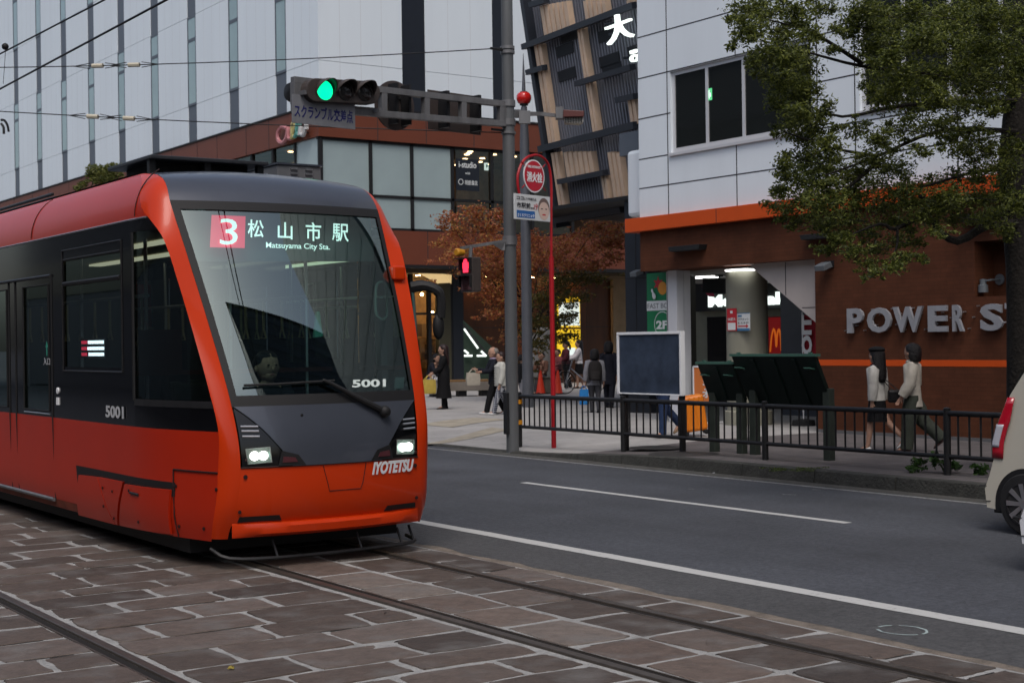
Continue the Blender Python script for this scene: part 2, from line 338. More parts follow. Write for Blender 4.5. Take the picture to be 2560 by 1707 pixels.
# ================================================================== GROUND
mb = MB(); mb.quad((-900, -900, -.06), (900, -900, -.06), (900, 900, -.06), (-900, 900, -.06)); struct('ground', mb, ASPH2)
mb = MB(); mb.quad((6.5, -60, 0), (13.05, -60, 0), (13.05, 300, 0), (6.5, 300, 0)); struct('road', mb, ASPH)
mb = MB(); mb.quad((-9, -60, 0), (.9, -60, 0), (.9, 300, 0), (-9, 300, 0)); struct('road', mb, ASPH)
rng = random.Random(3); L = []; R = []                       # patched edge strip beside the paving
for i in range(200):
    y = -6+i*.25; L.append((6.55+rng.uniform(-.03, .045), y, .004)); R.append((7.29, y, .004))
mb = MB(); mb.grid([L, R]); mb.f = [f[::-1] for f in mb.f]; struct('road_edge_strip', mb, ASPH2)
def strip(x0, x1, y0, y1, z, mat, name='road_line', jit=.006):
    n = max(2, int((y1-y0)/.2)); a = [(x0+rng.uniform(-jit, jit), y0+(y1-y0)*i/n, z) for i in range(n+1)]; b = [(x1+rng.uniform(-jit, jit), y0+(y1-y0)*i/n, z) for i in range(n+1)]
    m = MB(); m.grid([b, a]); return struct(name, m, mat)
strip(7.27, 7.43, -8, 60, .008, PAINT)
strip(10.36, 10.47, 9.58, 14.93, .004, PAINT)
strip(10.36, 10.47, 21, 26.3, .004, PAINT)
mb = MB(); mb.grid([[(12.72+rng.uniform(-.02, .02), -8+i*.3, .004) for i in range(96)], [(12.99, -8+i*.3, .004) for i in range(96)]]); mb.f = [f[::-1] for f in mb.f]; struct('gutter', mb, M('gutter_dirt', (.062, .060, .055), .95, var=.5, vs=5, bump=.6, bs=40))
strip(12.60, 12.68, -8, 21.5, .004, PAINT2)
c = onz(2255, 1577); mb = MB(); ring = [[(c.x+(r+rng.uniform(-.006, .006))*math.cos(a*.2618)*1.0, c.y+(r)*math.sin(a*.2618)*1.15, .008) for a in range(24)] for r in (.125, .14)]
mb.grid(ring, True); mb.f = [f[::-1] for f in mb.f if rng.random() > .15]; struct('chalk_ring', mb, M('pale_chalk', (.30, .36, .36), .9))
# stone setts between and beside the rails
mb = MB(); mb.quad((.9, -8, .0075), (6.44, -8, .0075), (6.44, 60, .0075), (.9, 60, .0075)); struct('track_bed', mb, MORTAR)
mb = MB(); mb.quad((6.44, -8, .003), (6.62, -8, .003), (6.62, 60, .003), (6.44, 60, .003)); struct('concrete_edge', mb, M('tan_edge_concrete', (.155, .130, .108), .9, var=.4, vs=6, bump=.8, bs=40))
RAILS = (1.71, 2.86, 4.86, 6.01)
def sett(m, cr, x0, x1, y0, y1, rg, h=.012):
    g = rg.uniform(.013, .026); j = lambda: rg.uniform(-.012, .012); P = [V((x0+g+j(), y0+g+j(), 0)), V((x1-g+j(), y0+g+j(), 0)), V((x1-g+j(), y1-g+j(), 0)), V((x0+g+j(), y1-g+j(), 0))]
    out = []; N = 9; ph = rg.uniform(0, 6); cor = [rg.uniform(.002, .014) if rg.random() < .75 else rg.uniform(.02, .045) for _ in range(4)]
    for i in range(4):
        a, b = P[i], P[(i+1) % 4]; n = V((b.y-a.y, a.x-b.x, 0)).normalized()
        for k in range(N):
            t = (k+.12)/(N-.76); e = abs(2*t-1)**5*cor[i if t < .5 else (i+1) % 4]
            out.append(a.lerp(b, t)-n*(e+.007*math.sin(t*5+i*2+ph)+rg.uniform(-.004, .005)))
    ce = sum(out, V((0, 0, 0)))/len(out); dz = rg.uniform(-.001, .004); tx, ty = rg.gauss(0, .006), rg.gauss(0, .006)
    def lv(f, z): return [ce+(p-ce)*f+V((0, 0, z+(0 if z < .004 else dz+(p.x-ce.x)*tx+(p.y-ce.y)*ty))) for p in out]
    w = max((x1-x0), .3)
    rings = [lv(1.0, .001), lv(1-.006/w, h*.75), lv(1-.016/w, h), lv(.55, h*1.08)]
    o = len(m.v); m.grid(rings, True); n = len(out); top = o+3*n; m.v.append(tuple(ce+V((0, 0, h*1.1+dz)))); ci = len(m.v)-1
    m.f += [(top+i, top+(i+1) % n, ci) for i in range(n)]
    if rg.random() < .3:                                       # an open joint
        i = rg.choice((0, 2)); a, b = P[i], P[(i+1) % 4]; d = (b-a).normalized(); nn = V((d.y, -d.x, 0))
        a2, b2 = a+d*rg.uniform(.02, .25)*(b-a).length, b-d*rg.uniform(.02, .3)*(b-a).length; q = MB
        cr.quad(*[p+V((0, 0, .0095)) for p in (a2-nn*.002, b2-nn*.002, b2+nn*.013, a2+nn*.013)])
rg = random.Random(11)
darks, pinks, cr = MB(), MB(), MB()
def rows(m, y0, y1, pitch, cuts, jx=.05):
    y = y0; k = 0
    while y < y1:
        p = pitch*rg.uniform(.80, 1.24); cs = cuts[k % len(cuts)]
        xs = [cs[0]]+[c+rg.uniform(-jx, jx) for c in cs[1:-1]]+[cs[-1]]
        for a, b in zip(xs, xs[1:]): sett(m, cr, a, b, y, y+p, rg)
        y += p; k += 1
rows(darks, -7.2, 30, .40, [(2.93, 3.42, 4.12, 4.79), (2.93, 3.78, 4.42, 4.79), (2.93, 3.30, 3.98, 4.79), (2.93, 3.62, 4.25, 4.79)], .07)
rows(darks, -7.2, 30, .42, [(1.80, 2.30, 2.79), (1.80, 2.10, 2.79), (1.80, 2.45, 2.79)])
rows(darks, -7.2, 30, .42, [(.92, 1.30, 1.66), (.92, 1.66)])
rows(darks, -7.2, 30, .60, [(6.06, 6.43)])
rows(darks, -7.2, 30, .60, [(5.47, 5.96)], .03)
rows(pinks, -7.2, 30, .62, [(4.965, 5.47)], .03)
struct('paving_stones', darks, stone_mat('brown_sett', [(0, (.036, .0265, .022)), (.3, (.055, .0395, .0315)), (.7, (.076, .055, .0445)), (1, (.105, .081, .069))], .3))
struct('paving_stones', pinks, stone_mat('pinkish_sett', [(0, (.088, .062, .050)), (.5, (.118, .088, .072)), (1, (.135, .112, .097))], .32))
struct('open_joints', cr, M('joint_dirt', (.014, .012, .010), .95))
for x, s in zip(RAILS, (1, -1, 1, -1)):
    mb = MB(); mb.box(x-.032, x+.032, -8, 60, 0, .024); g = struct('rail', mb, RAILM, bev=.006)
    mb = MB(); mb.box(x+s*.036, x+s*.085, -8, 60, 0, .010); struct('rail_groove', mb, M('groove_dirt', (.012, .010, .009), .95) if x == RAILS[0] else bpy.data.materials['groove_dirt'])
    mb = MB(); mb.box(x+s*.088, x+s*.10, -8, 60, 0, .016); struct('rail_lip', mb, RAILM)
# kerb, sidewalk and plaza
def kz(y):
    t = min(1, max(0, (y-15.0)/4.2)); return .16-.13*t*t*(3-2*t)
mb = MB(); y = -20.
while y < 60:
    ln = 1.25 if y < 15 else .6; a, b = kz(y), kz(y+ln); j = rng.uniform(-.006, .006)
    x0, x1 = 13.0+j, 13.17; y1 = y+ln-.012
    P = [(x0-.015, y, -.02), (x0-.015, y1, -.02), (x0+.012, y1, b-.012), (x0+.03, y1, b), (x1, y1, b), (x1, y, a), (x0+.03, y, a), (x0+.012, y, a-.012)]
    mb.add(P, [(0, 7, 2, 1), (7, 6, 3, 2), (6, 5, 4, 3), (0, 5, 6, 7), (1, 2, 3, 4), (0, 1, 4, 5)]); y += ln
kerb = struct('kerb', mb, KERBM)
def sheet(name, xs, ys, mat, dz=0.):
    def z(x, y): t = min(1, max(0, (x-13.2)/3.)); return kz(y)+(.15-kz(y))*t*t*(3-2*t)-.003+dz
    m = MB(); m.grid([[(x, y, z(x, y)) for x in xs] for y in ys]); return struct(name, m, mat)
XS = [13.17+i*.4 for i in range(10)]
sheet('sidewalk', XS[:1]+[x for x in XS[1:]]+[18.5], [-30]+[i*.5 for i in range(-4, 36)], SIDEW)
sheet('plaza', XS+[18, 30, 60], [17.5+i*.25 for i in range(14)]+[22, 30, 43, 60, 120], PLAZA)
strip(15.85, 16.08, -6, 17.4, .1515, M('pale_paving_strip', (.30, .295, .28), .8, var=.5, vs=6), 'paving_strip')
TACT = M('faded_yellow_tactile_paving', (.29, .258, .205), .8, var=.35, vs=3)
def gz(x, y): t = min(1, max(0, (x-13.2)/3.)); return kz(y)+(.15-kz(y))*t*t*(3-2*t)
def flat(name, pts, mat, z, n=14):
    c = [onz(x*K, y*K, z-.01) for x, y in pts]; rows = []
    for i in range(n+1):
        a, b = c[0].lerp(c[3], i/n), c[1].lerp(c[2], i/n); rows.append([(q.x, q.y, gz(q.x, q.y)+.004) for q in (a.lerp(b, j/n) for j in range(n+1))])
    m = MB(); m.grid(rows)
    nz = sum(((V(m.v[f[1]])-V(m.v[f[0]])).cross(V(m.v[f[2]])-V(m.v[f[1]]))).z for f in m.f)
    if nz < 0: m.f = [f[::-1] for f in m.f]
    return struct(name, m, mat)
flat('tactile_paving', [(960, 1006), (1010, 1004), (1168, 985), (1130, 980)], TACT, .152)
flat('tactile_paving', [(962, 972), (1040, 978), (1168, 964), (1090, 960)], TACT, .152)
flat('drain_cover', [(1120, 947), (1122, 950), (1188, 951), (1190, 948)], DKMET, .1525)
for x, y, r in ((1508, 1021, .42), (1571, 1036, .5)):
    p = d_onz(x, y+6, .155); zz = kz(p.y)+.004 if p.x < 13.6 else .156
    mb = MB(); mb.rev([(0.001, 0), (r*.9, 0), (r, -.004)], (p.x, p.y, max(zz, .153)), 24); mb.f = [f for f in mb.f]
    tag(obj('manhole_cover', mb, M('cast_iron', (.045, .043, .042), .6, .4, var=.4, vs=9) if x == 1508 else bpy.data.materials['cast_iron']),
        'round iron manhole cover behind the railing left of the green posts' if x != 1508 else 'round iron manhole cover under the legs of the person with the suitcase', 'manhole cover', 'manhole covers in the sidewalk')

# ================================================================== LEFT BUILDING (mall)
XL, YF = 22.05, 43.0
mall = thing('shopping_building', 'large pale grey panelled shopping building with narrow window strips above a brown band', 'building', (XL, YF, 0))
XE = 40.0
mb = MB(); mb.box(XL+.06, XE, YF+.06, 118, 9.64, 24); obj('upper_wall', mb, WPANEL, mall)
# cladding panels between the slate strips
pan, fine, jts, stp = MB(), MB(), MB(), MB()
SY = [45.81+3.925*k for k in range(-0, 16)]
ZJ = [9.64, 11.06, 14.52, 17.28, 20.74, 24]
edges = [YF]+[e for y in SY for e in (y-.43, y+.43)]
for i in range(0, len(edges), 2):
    y0 = edges[i]; y1 = edges[i+1] if i+1 < len(edges) else 118
    for z0, z1 in zip(ZJ, ZJ[1:]): pan.box(XL, XL+.06, y0, y1, z0+.008, z1-.008)
    n = 4
    for k in range(1, n): fine.box(XL-.002, XL+.02, y0+(y1-y0)*k/n-.006, y0+(y1-y0)*k/n+.006, 9.66, 23.9)
fx = [XL-.0, 25.22, 26.14, 28.92, 29.42, 33.0, 33.6, XE]
for i in range(0, 8, 2):
    for z0, z1 in zip(ZJ, ZJ[1:]): pan.box(fx[i]+(.062 if i == 0 else 0), fx[i+1], YF, YF+.06, z0+.008, z1-.008)
    for k in range(1, 4 if i < 2 else 3):
        x = fx[i]+(fx[i+1]-fx[i])*k/(4 if i < 2 else 3); fine.box(x-.007, x+.007, YF-.002, YF+.02, 9.66, 23.9)
obj('cladding_panel', pan, WPANEL, mall)
obj('panel_seam', fine, FINEJ, mall)
for y in SY: stp.box(XL+.03, XL+.0601, y-.43, y+.43, 9.64, 24)
obj('slate_strip', stp, STRIP, mall)
for a, b in ((25.22, 26.14), (28.92, 29.42), (33.0, 33.6)):
    mb = MB(); mb.box(a, b, YF+.03, YF+.0601, 9.64, 24); obj('slate_strip', mb, NAVY, mall)
for k, y in enumerate(SY):                                    # each strip has a low and a high window
    for z0, z1 in ((11.06, 14.50), (17.26, 20.7)):
        fr = MB(); zt = z0+2.48
        for b in ((y-.42, y-.36, z0, z1), (y+.36, y+.42, z0, z1), (y-.36, y+.36, z0, z0+.09), (y-.36, y+.36, z1-.06, z1), (y-.36, y+.36, zt, zt+.12)): fr.box(XL+.0, XL+.03, *b)
        f = obj('window', fr, STRIP, mall)
        pn = MB(); pn.box(XL+.015, XL+.0301, y-.36, y+.36, z0+.09, zt); pn.box(XL+.015, XL+.0301, y-.36, y+.36, zt+.12, z1-.06); obj('pane', pn, WINPALE, f)
# brown band, window band, lower brown band
def bands(z0, z1, out, mat, name):
    m = MB(); m.box(XL-out, XL+.5, YF-out, 118, z0, z1); m.box(XL+.5, XE, YF-out, YF+.5, z0, z1); return obj(name, m, mat, mall)
bands(9.58, 9.64, .10, MBLACK, 'coping')
bands(8.56, 9.58, .06, BROWNC, 'brown_band')
bands(4.42, 5.56, .06, BROWNC, 'brown_band')
bands(4.30, 4.42, .07, MBLACK, 'soffit_trim')
sm = MB(); rq = random.Random(5); y = YF+1.1
while y < 110: sm.box(XL-.066, XL-.055, y-.014, y+.014, 8.56, 9.58); y += rq.choice((3.2, 1.9, 2.6))
for x in (24.2, 26.1, 28.05, 30.2): sm.box(x-.012, x+.012, YF-.066, YF-.055, 8.56, 9.58); sm.box(x-.012, x+.012, YF-.066, YF-.055, 4.42, 5.56)
obj('band_seam', sm, JOINT, mall)
# corner window band
fr = MB()
for x in (22.12, 23.97, 25.57, 27.2, 28.85, 30.6, 32.4): fr.box(x-.06, x+.06, YF+.02, YF+.14, 5.56, 8.56)
for z in (5.56, 6.66, 8.50): fr.box(22.0, 33.5, YF+.02, YF+.14, z, z+.09) if z < 8 else fr.box(22.0, 33.5, YF+.02, YF+.14, z-.03, z+.06)
y = YF+.1
for y in [43.05+1.75*k for k in range(16)]: fr.box(XL-.02, XL+.1, y-.06, y+.06, 5.56, 8.56)
for z in (5.56, 6.66): fr.box(XL-.02, XL+.1, YF, 72, z, z+.09)
obj('window_frame', fr, MBLACK, mall)
for i, (a, b) in enumerate(((22.18, 23.91), (24.03, 25.51), (25.63, 27.14))):
    mb = MB()
    for z0, z1 in ((5.65, 6.66), (6.75, 8.47)): mb.box(a, b, YF+.07, YF+.12, z0, z1)
    obj('blind_pane', mb, BLIND, mall)
for a, b in ((27.26, 28.79), (28.91, 30.54), (30.66, 32.34)):
    mb = MB()
    for z0, z1 in ((5.65, 6.66), (6.75, 8.47)): mb.quad((a, YF+.09, z0), (b, YF+.09, z0), (b, YF+.09, z1), (a, YF+.09, z1))
    obj('window_pane', mb, BGLASS, mall)
for k in range(15):
    y0, y1 = 43.11+1.75*k, 44.74+1.75*k; mb = MB()
    for z0, z1 in ((5.65, 6.66), (6.75, 8.56)):
        if k == 0: mb.box(XL+.03, XL+.07, y0, y1, z0, z1)
        else: mb.quad((XL+.05, y1, z0), (XL+.05, y0, z0), (XL+.05, y0, z1), (XL+.05, y1, z1))
    obj('blind_pane' if k == 0 else 'window_pane', mb, BLIND if k == 0 else BGLASS, mall)
# the lit floor behind that glass
mb = MB(); mb.box(XL+.6, XE, YF+.6, 72, 5.35, 5.55); mb.box(XL+.6, XE, YF+.6, 72, 8.60, 8.75); obj('upper_floor', mb, SHOPIN, mall)
mb = MB(); mb.box(27.2, XE, 48.2, 48.4, 5.55, 8.6); mb.box(26.9, 27.1, YF+.7, 48.2, 5.55, 8.6); mb.box(27.5, 27.7, 49, 72, 5.55, 8.6); obj('interior_wall', mb, SHOPIN, mall)
lp = MB(); rq = random.Random(9)
for _ in range(26): lp.rev([(.001, 0), (.10, 0), (.10, .02)], (rq.uniform(27.4, 33), rq.uniform(43.9, 47.8), 8.56), 8)
for _ in range(40): lp.rev([(.001, 0), (.10, 0), (.10, .02)], (rq.uniform(22.9, 27), rq.uniform(44.9, 70), 8.56), 8)
obj('downlight', lp, LAMPY, mall)
sh = MB()
for k in range(22):
    x = rq.uniform(27.4, 32); h = rq.uniform(.5, 1.4); sh.box(x, x+rq.uniform(.1, .4), 46+rq.uniform(0, 1), 47.4, 5.56, 5.56+h)
obj('shelf_goods', sh, M('shelf_goods', (.16, .13, .11), .7, island=.8), mall)
# hanging sign in the window
hg = thing('window_sign', 'black window sign reading i-studio hung behind the upper shop glass', 'sign', (28.0, 43.2, 7.2))
mb = MB(); a, b = d_ony(1048, 437, 43.06), d_ony(1100, 368, 43.06); mb.box(a.x, b.x, 43.06, 43.085, a.z, b.z); obj('board', mb, NAVY, hg)
wsz = b.x-a.x; SGW = M('white_sign_letters', (.75, .77, .76), .5)
text('i-studio', (a.x+wsz*.12, 43.058, a.z+.80), (1, 0, 0), (0, 0, 1), wsz*.76, .22, SGW, parent=hg, bold=.01)
text('with', (a.x+wsz*.40, 43.058, a.z+.57), (1, 0, 0), (0, 0, 1), wsz*.2, .09, SGW, parent=hg)
text('明屋書店', (a.x+wsz*.38, 43.058, a.z+.20), (1, 0, 0), (0, 0, 1), wsz*.54, .17, SGW, parent=hg)
mb = MB(); mb.grid([[(a.x+wsz*.20+r*math.cos(t*.3927), 43.058, a.z+.30+r*math.sin(t*.3927)) for t in range(16)] for r in (.085, .105)], True); obj('emblem', mb, SGW, hg)
p = d_ony(1117, 383, 43.25); ex = thing('exit_sign', 'small lit white and green exit sign behind the shop glass', 'sign', (p.x, p.y, p.z))
mb = MB(); mb.box(p.x-.08, p.x+.08, 43.23, 43.27, p.z-.13, p.z+.13); obj('panel', mb, WHIP, ex)
mb = MB(); mb.prism([(p.x+.05, 43.225, p.z+.02), (p.x-.02, 43.225, p.z+.09), (p.x-.02, 43.225, p.z-.06)], (0, -.004, 0)); mb.box(p.x-.03, p.x+.05, 43.221, 43.225, p.z-.01, p.z+.05); obj('arrow', mb, M('exit_green', (0, .3, .16), .5), ex)
# script logo of bent tubes on the brown band of the side wall
lg = thing('logo_sign', 'outlined cursive logo sign in pink, yellow, teal and white on the brown band', 'sign', (XL-.2, 46, 9))
LXp = XL-.22
def lgp(pts): return smooth_path([onx(x, y, LXp) for x, y in pts], 5)
for nm, pts, c in (('letter_stroke', [(718, 322), (706, 318), (696, 330), (696, 350), (706, 357), (716, 346), (721, 322), (722, 345), (729, 347)], (.42, .17, .18)),
                   ('letter_stroke', [(729, 347), (737, 322), (738, 308), (732, 311), (731, 335), (737, 343)], (.42, .37, .16)),
                   ('letter_stroke', [(737, 343), (748, 318), (750, 306), (744, 308), (743, 330), (749, 338)], (.10, .30, .26)),
                   ('letter_stroke', [(749, 338), (752, 318), (753, 335), (760, 336), (765, 311), (767, 324)], (.45, .45, .45))):
    mb = MB(); mb.tube(lgp(pts), .075, 6); q = obj(nm, mb, M('logo_tube', c, .4), lg, True)
mb = MB()
for x, y in ((706, 350), (734, 338), (746, 334), (759, 331)): a = onx(x, y, LXp); mb.tube([a, a+V((.2, 0, 0))], .03, 6)
obj('bracket', mb, MBLACK, lg)
# ground floor: recessed front with wood walls, glass bay, lit ceiling
YG = 45.4
mb = MB(); mb.box(28.55, 40, YG, YG+.2, .1, 4.3); obj('wood_wall', mb, WARMW, mall)
mb = MB(); mb.box(XL, 40, YF+.5, YG+9, 4.18, 4.30); obj('entrance_ceiling', mb, M('dim_ceiling', (.10, .07, .04), .6), mall)
sm = MB(); sm.box(28.55, 40, YG-.006, YG, 2.28, 2.30)
for x in (29.6, 30.9, 32.2, 33.5, 34.8): sm.box(x-.006, x+.006, YG-.005, YG, .1, 4.18)
obj('wall_seam', sm, JOINT, mall)
lp = MB()
for x in (26.9, 27.9, 28.9, 29.9, 30.9, 31.9, 32.9, 34): lp.rev([(.001, 0), (.08, 0), (.08, .02)], (x, YG-.45, 4.155), 8)
obj('downlight', lp, M('lit_wall_washer', (.9, .8, .6), .5, emit=(1, .55, .20), es=60.), mall)
mb = MB(); mb.quad(*[d_ony(x, y, YF+.4) for x, y in ((957, 624), (1062, 678), (1062, 645), (1010, 624))][::-1])
cw = MB(); P = [d_ony(956, 624, YF+.8), d_ony(1012, 622, YF+.8), d_ony(1062, 640, YF+2.2), d_ony(1060, 680, YF+2.2)]; cw.prism(P, (0, .04, 0)); obj('glowing_soffit', cw, M('soffit_glow', (.7, .55, .3), .6, emit=(1, .70, .32), es=.42), mall)  # plain ceiling wedge given its own glow in place of yellow lamplight
# glass bay with displays
gb = MB()
for x in (22.1, 23.6, 25.1, 26.35, 27.1, 28.0): gb.box(x-.06, x+.06, YG-.9, YG-.75, .12, 4.2)
gb.box(22.1, 28.0, YG-.89, YG-.76, 2.75, 2.83); gb.box(22.1, 28.0, YG-.89, YG-.76, .12, .25)
obj('bay_frame', gb, MBLACK, mall)
mb = MB(); mb.quad((22.1, YG-.82, .25), (28.0, YG-.82, .25), (28.0, YG-.82, 4.2), (22.1, YG-.82, 4.2)); obj('bay_glass', mb, BGLASS, mall)
mb = MB(); mb.box(22.1, 36, YG+2.5, YG+2.7, .12, 4.2); obj('shop_back_wall', mb, M('warm_shop_wall', (.33, .19, .07), .6, var=.5, vs=2), mall)
lp = MB(); rq = random.Random(21)
for _ in range(16): lp.ell((rq.uniform(26.4, 30.), YG+rq.uniform(.4, 2.2), rq.uniform(1.9, 3.9)), .06, .06, .06, 6, 4)
obj('shop_lamp', lp, M('lit_shop_lamp', (.9, .8, .6), .5, emit=(1, .66, .30), es=42.), mall)
sh = MB()
for _ in range(46):
    x, z = rq.uniform(26., 29.8), rq.choice((.15, .8, 1.4, 2.0)); sh.box(x, x+rq.uniform(.12, .35), YG+1.4, YG+1.9, z, z+rq.uniform(.2, .55))
obj('shelf_goods', sh, M('shop_goods', (.20, .12, .06), .7, island=.9), mall)
mb = MB(); mb.box(27.45, 27.95, YG-.95, YG-.7, .12, 4.18); obj('dark_pier', mb, M('olive_pier', (.055, .050, .030), .5), mall)
mb = MB(); mb.box(28.07, 28.52, YG-.9, YG-.1, .12, 4.18); obj('dark_pier', mb, NAVY, mall)
mb = MB(); mb.box(XL+.02, XL+.3, YG+2.7, 118, .1, 4.3); mb.box(XL+.02, XL+.3, YG-.7, YG+2.7, .1, 4.2); obj('side_wall', mb, NAVY, mall)
# lit posters on the wood wall
for nm, q, lab in (('poster', ((1283, 752), (1332, 682)), 'upper yellow lit poster with a pale centre on the wood wall'), ('poster', ((1283, 822), (1333, 756)), 'lower plain yellow lit poster on the wood wall above the cyclists')):
    a, b = d_ony(*q[0], YG-.1), d_ony(*q[1], YG-.1); t = thing('lit_poster', lab, 'poster', ((a.x+b.x)/2, YG-.06, a.z), 'yellow lit posters')
    mb = MB(); mb.box(a.x, b.x, YG-.1, YG-.002, a.z, b.z); obj('light_box', mb, YELP, t)
    if q[1][1] < 700:
        mb = MB(); w = b.x-a.x; h = b.z-a.z; mb.box(a.x+.02*w, b.x-.03*w, YG-.105, YG-.1, a.z+.06*h, a.z+.82*h); obj('white_panel', mb, WHIP, t)
    else:
        mb = MB(); w = b.x-a.x; h = b.z-a.z; mb.box(a.x+.3*w, a.x+.75*w, YG-.105, YG-.1, a.z-.0*h+.05, a.z+.35*h); obj('white_panel', mb, WHIP, t)
# tan tiled wall with faint cursive pattern at the right end of the wood wall
a, b = d_ony(1410, 830, YG-.16), d_ony(1440, 630, YG-.16); mb = MB(); mb.box(a.x, a.x+2.2, YG-.16, YG-.002, .12, 4.18)
obj('tile_wall', mb, brickmat('tan_tiles', (.27, .20, .12), (.22, .16, .10), (.08, .06, .04), 1.2, .22, .012, rot=0, var=.2, axis='xy'), mall)
# escalator
es = thing('escalator', 'escalator with glowing white light strips seen inside the dark entrance', 'escalator', (26.4, YG-.5, .15))
def esq(pts, mat, nm, D=48.5):
    m = MB(); m.tube([d_atd(x, y, D) for x, y in pts], .032, 6); return obj(nm, m, mat, es)
esq([(1066, 755), (1098, 800)], LITW, 'light_strip'); esq([(1105, 806), (1117, 818)], LITW, 'light_strip'); esq([(1066, 817), (1085, 817)], LITW, 'light_strip'); esq([(1095, 817), (1116, 817)], LITW, 'light_strip'); esq([(1066, 804), (1076, 812)], LITW, 'light_strip')
mb = MB(); A = d_atd(1064, 742, 48.6); B = d_atd(1122, 812, 48.6); mb.prism([A+V((0, 0, .1)), B+V((.3, 0, .1)), B+V((.3, 0, -1.4)), A+V((0, 0, -2.6))], FW*.1); obj('balustrade', mb, M('dark_green_glass', (.03, .045, .035), .15), es)
esq([(1064, 745), (1118, 812), (1150, 816)], MBLACK, 'handrail')

# ================================================================== LEANING LOUVRED FACADE (arcade mouth)
P0 = atd(1398, 549, 37.0); DU = V((-.118, -.993, 0)).normalized(); NO = V((-.993, .118, 0)).normalized(); DV = (V((0, 0, 1))+NO*.155).normalized(); NF = DU.cross(DV).normalized()
if NF.dot(NO) < 0: NF = -NF
def fac(x, y, w=0.):                              # zoom pixel of the facade -> (along, up)
    d = ray(x, y); t = (P0+NF*w-EYE).dot(NF)/d.dot(NF); q = EYE+d*t-P0-NF*w; v = q.z/DV.z; u = (q-DV*v).dot(DU); return u, v
def fp(u, v, w=0.): return P0+DU*u+DV*v+NF*w
def f2(x, y, w=0.): return fac(1240+x/3.92, y/3.92, w)
def f6(x, y): return fac(1040+x/3.267, 380+y/3.267)
arc = thing('arcade_facade', 'leaning dark slatted facade with tan louvre panels and cross beams at the arcade mouth', 'facade', (P0.x, P0.y, 0))
UL = 7.35; VT = 11.0
mb = MB(); mb.prism([fp(-.15, -.1, -.25), fp(UL, -.1, -.25), fp(UL, VT, -.25), fp(-.15, VT, -.25)], -NF*.25); obj('backing', mb, SLATB, arc)
sl_ = MB(); u = 0.
while u < UL: sl_.prism([fp(u, 0, -.25), fp(u+.05, 0, -.25), fp(u+.05, VT, -.25), fp(u, VT, -.25)], NF*.12); u += .125
obj('slat', sl_, M('dark_slats', (.21, .22, .26), .45, .2), arc)['kind'] = 'stuff'
for x, y in ((545, 710), (570, 330), (520, 470), (960, 570), (940, 320), (985, 665), (1240, 470)):
    u, v = f2(x+110, y+25); mb = MB(); mb.prism([fp(u-.42, v-.13, -.13), fp(u+.42, v-.13, -.13), fp(u+.42, v+.13, -.13), fp(u-.42, v+.13, -.13)], NF*.02); obj('vent_panel', mb, SLATB, arc)
for q in ([f2(440, 60), f2(720, 10), f2(750, 265), f2(490, 370)], [f2(860, 10), f2(1090, 0), f2(1110, 125), f2(900, 205)], [f2(380, 450), f2(458, 430), f2(610, 1400), f2(535, 1425)],
          [f2(805, 290), f2(865, 270), f2(932, 765), f2(880, 785)], [f2(890, 825), f2(945, 800), f2(1022, 1295), f2(965, 1310)], [f2(1305, 985), f2(1385, 962), f2(1412, 1210), f2(1335, 1230)],
          [f2(1290, 0), f2(1390, 0), f2(1390, 30), f2(1300, 55)],
          [f6(1105, 10), f6(1165, 0), f6(1252, 515), f6(1195, 530)], [f6(1215, 0), f6(1440, 0), f6(1490, 170), f6(1245, 220)], [f6(1520, 200), f6(1570, 190), f6(1605, 455), f6(1560, 465)], [f6(1570, 0), f6(1712, 0), f6(1712, 440), f6(1640, 450)]):
    u0, u1 = (q[0][0]+q[3][0])/2, (q[1][0]+q[2][0])/2; v0, v1 = q[3][1], q[0][1]; vr0, vr1 = q[2][1], q[1][1]
    mb = MB(); n = max(2, round((u1-u0)/.21))
    for k in range(n):
        a = u0+(u1-u0)*k/n; w = (u1-u0)/n*.72; t = (k+.5)/n; lo, hi = v0+(vr0-v0)*t, v1+(vr1-v1)*t
        mb.prism([fp(a, lo, -.12), fp(a+w, lo, -.12), fp(a+w, hi, -.12), fp(a, hi, -.12)], NF*.16)
    obj('louvre_panel', mb, TANS, arc)
for (a, b, r) in ((f2(370, 50), f2(520, 5), .065), (f2(300, 460), f2(1390, 50), .07), (f2(340, 710), f2(505, 660), .065), (f2(820, 820), f2(1370, 655), .065), (f2(1220, 980), f2(1400, 940), .065), (f2(460, 1460), f2(1400, 1222), .08), (f6(1195, 240), f6(1570, 165), .065), (f6(1135, 555), f6(1710, 458), .09)):
    v = (a[1]+b[1])/2; mb = MB(); mb.prism([fp(a[0], a[1]-r, 0), fp(b[0], b[1]-r, 0), fp(b[0], b[1]+r, 0), fp(a[0], a[1]+r, 0)], NF*.16); obj('beam', mb, SLAT, arc)
mb = MB(); a = fac(1310, 0); mb.prism([fp(-.18, -.2, -.3), fp(-.02, -.2, -.3), fp(-.02, VT, -.3), fp(-.18, VT, -.3)], NF*.4); obj('edge_trim', mb, SLAT, arc)
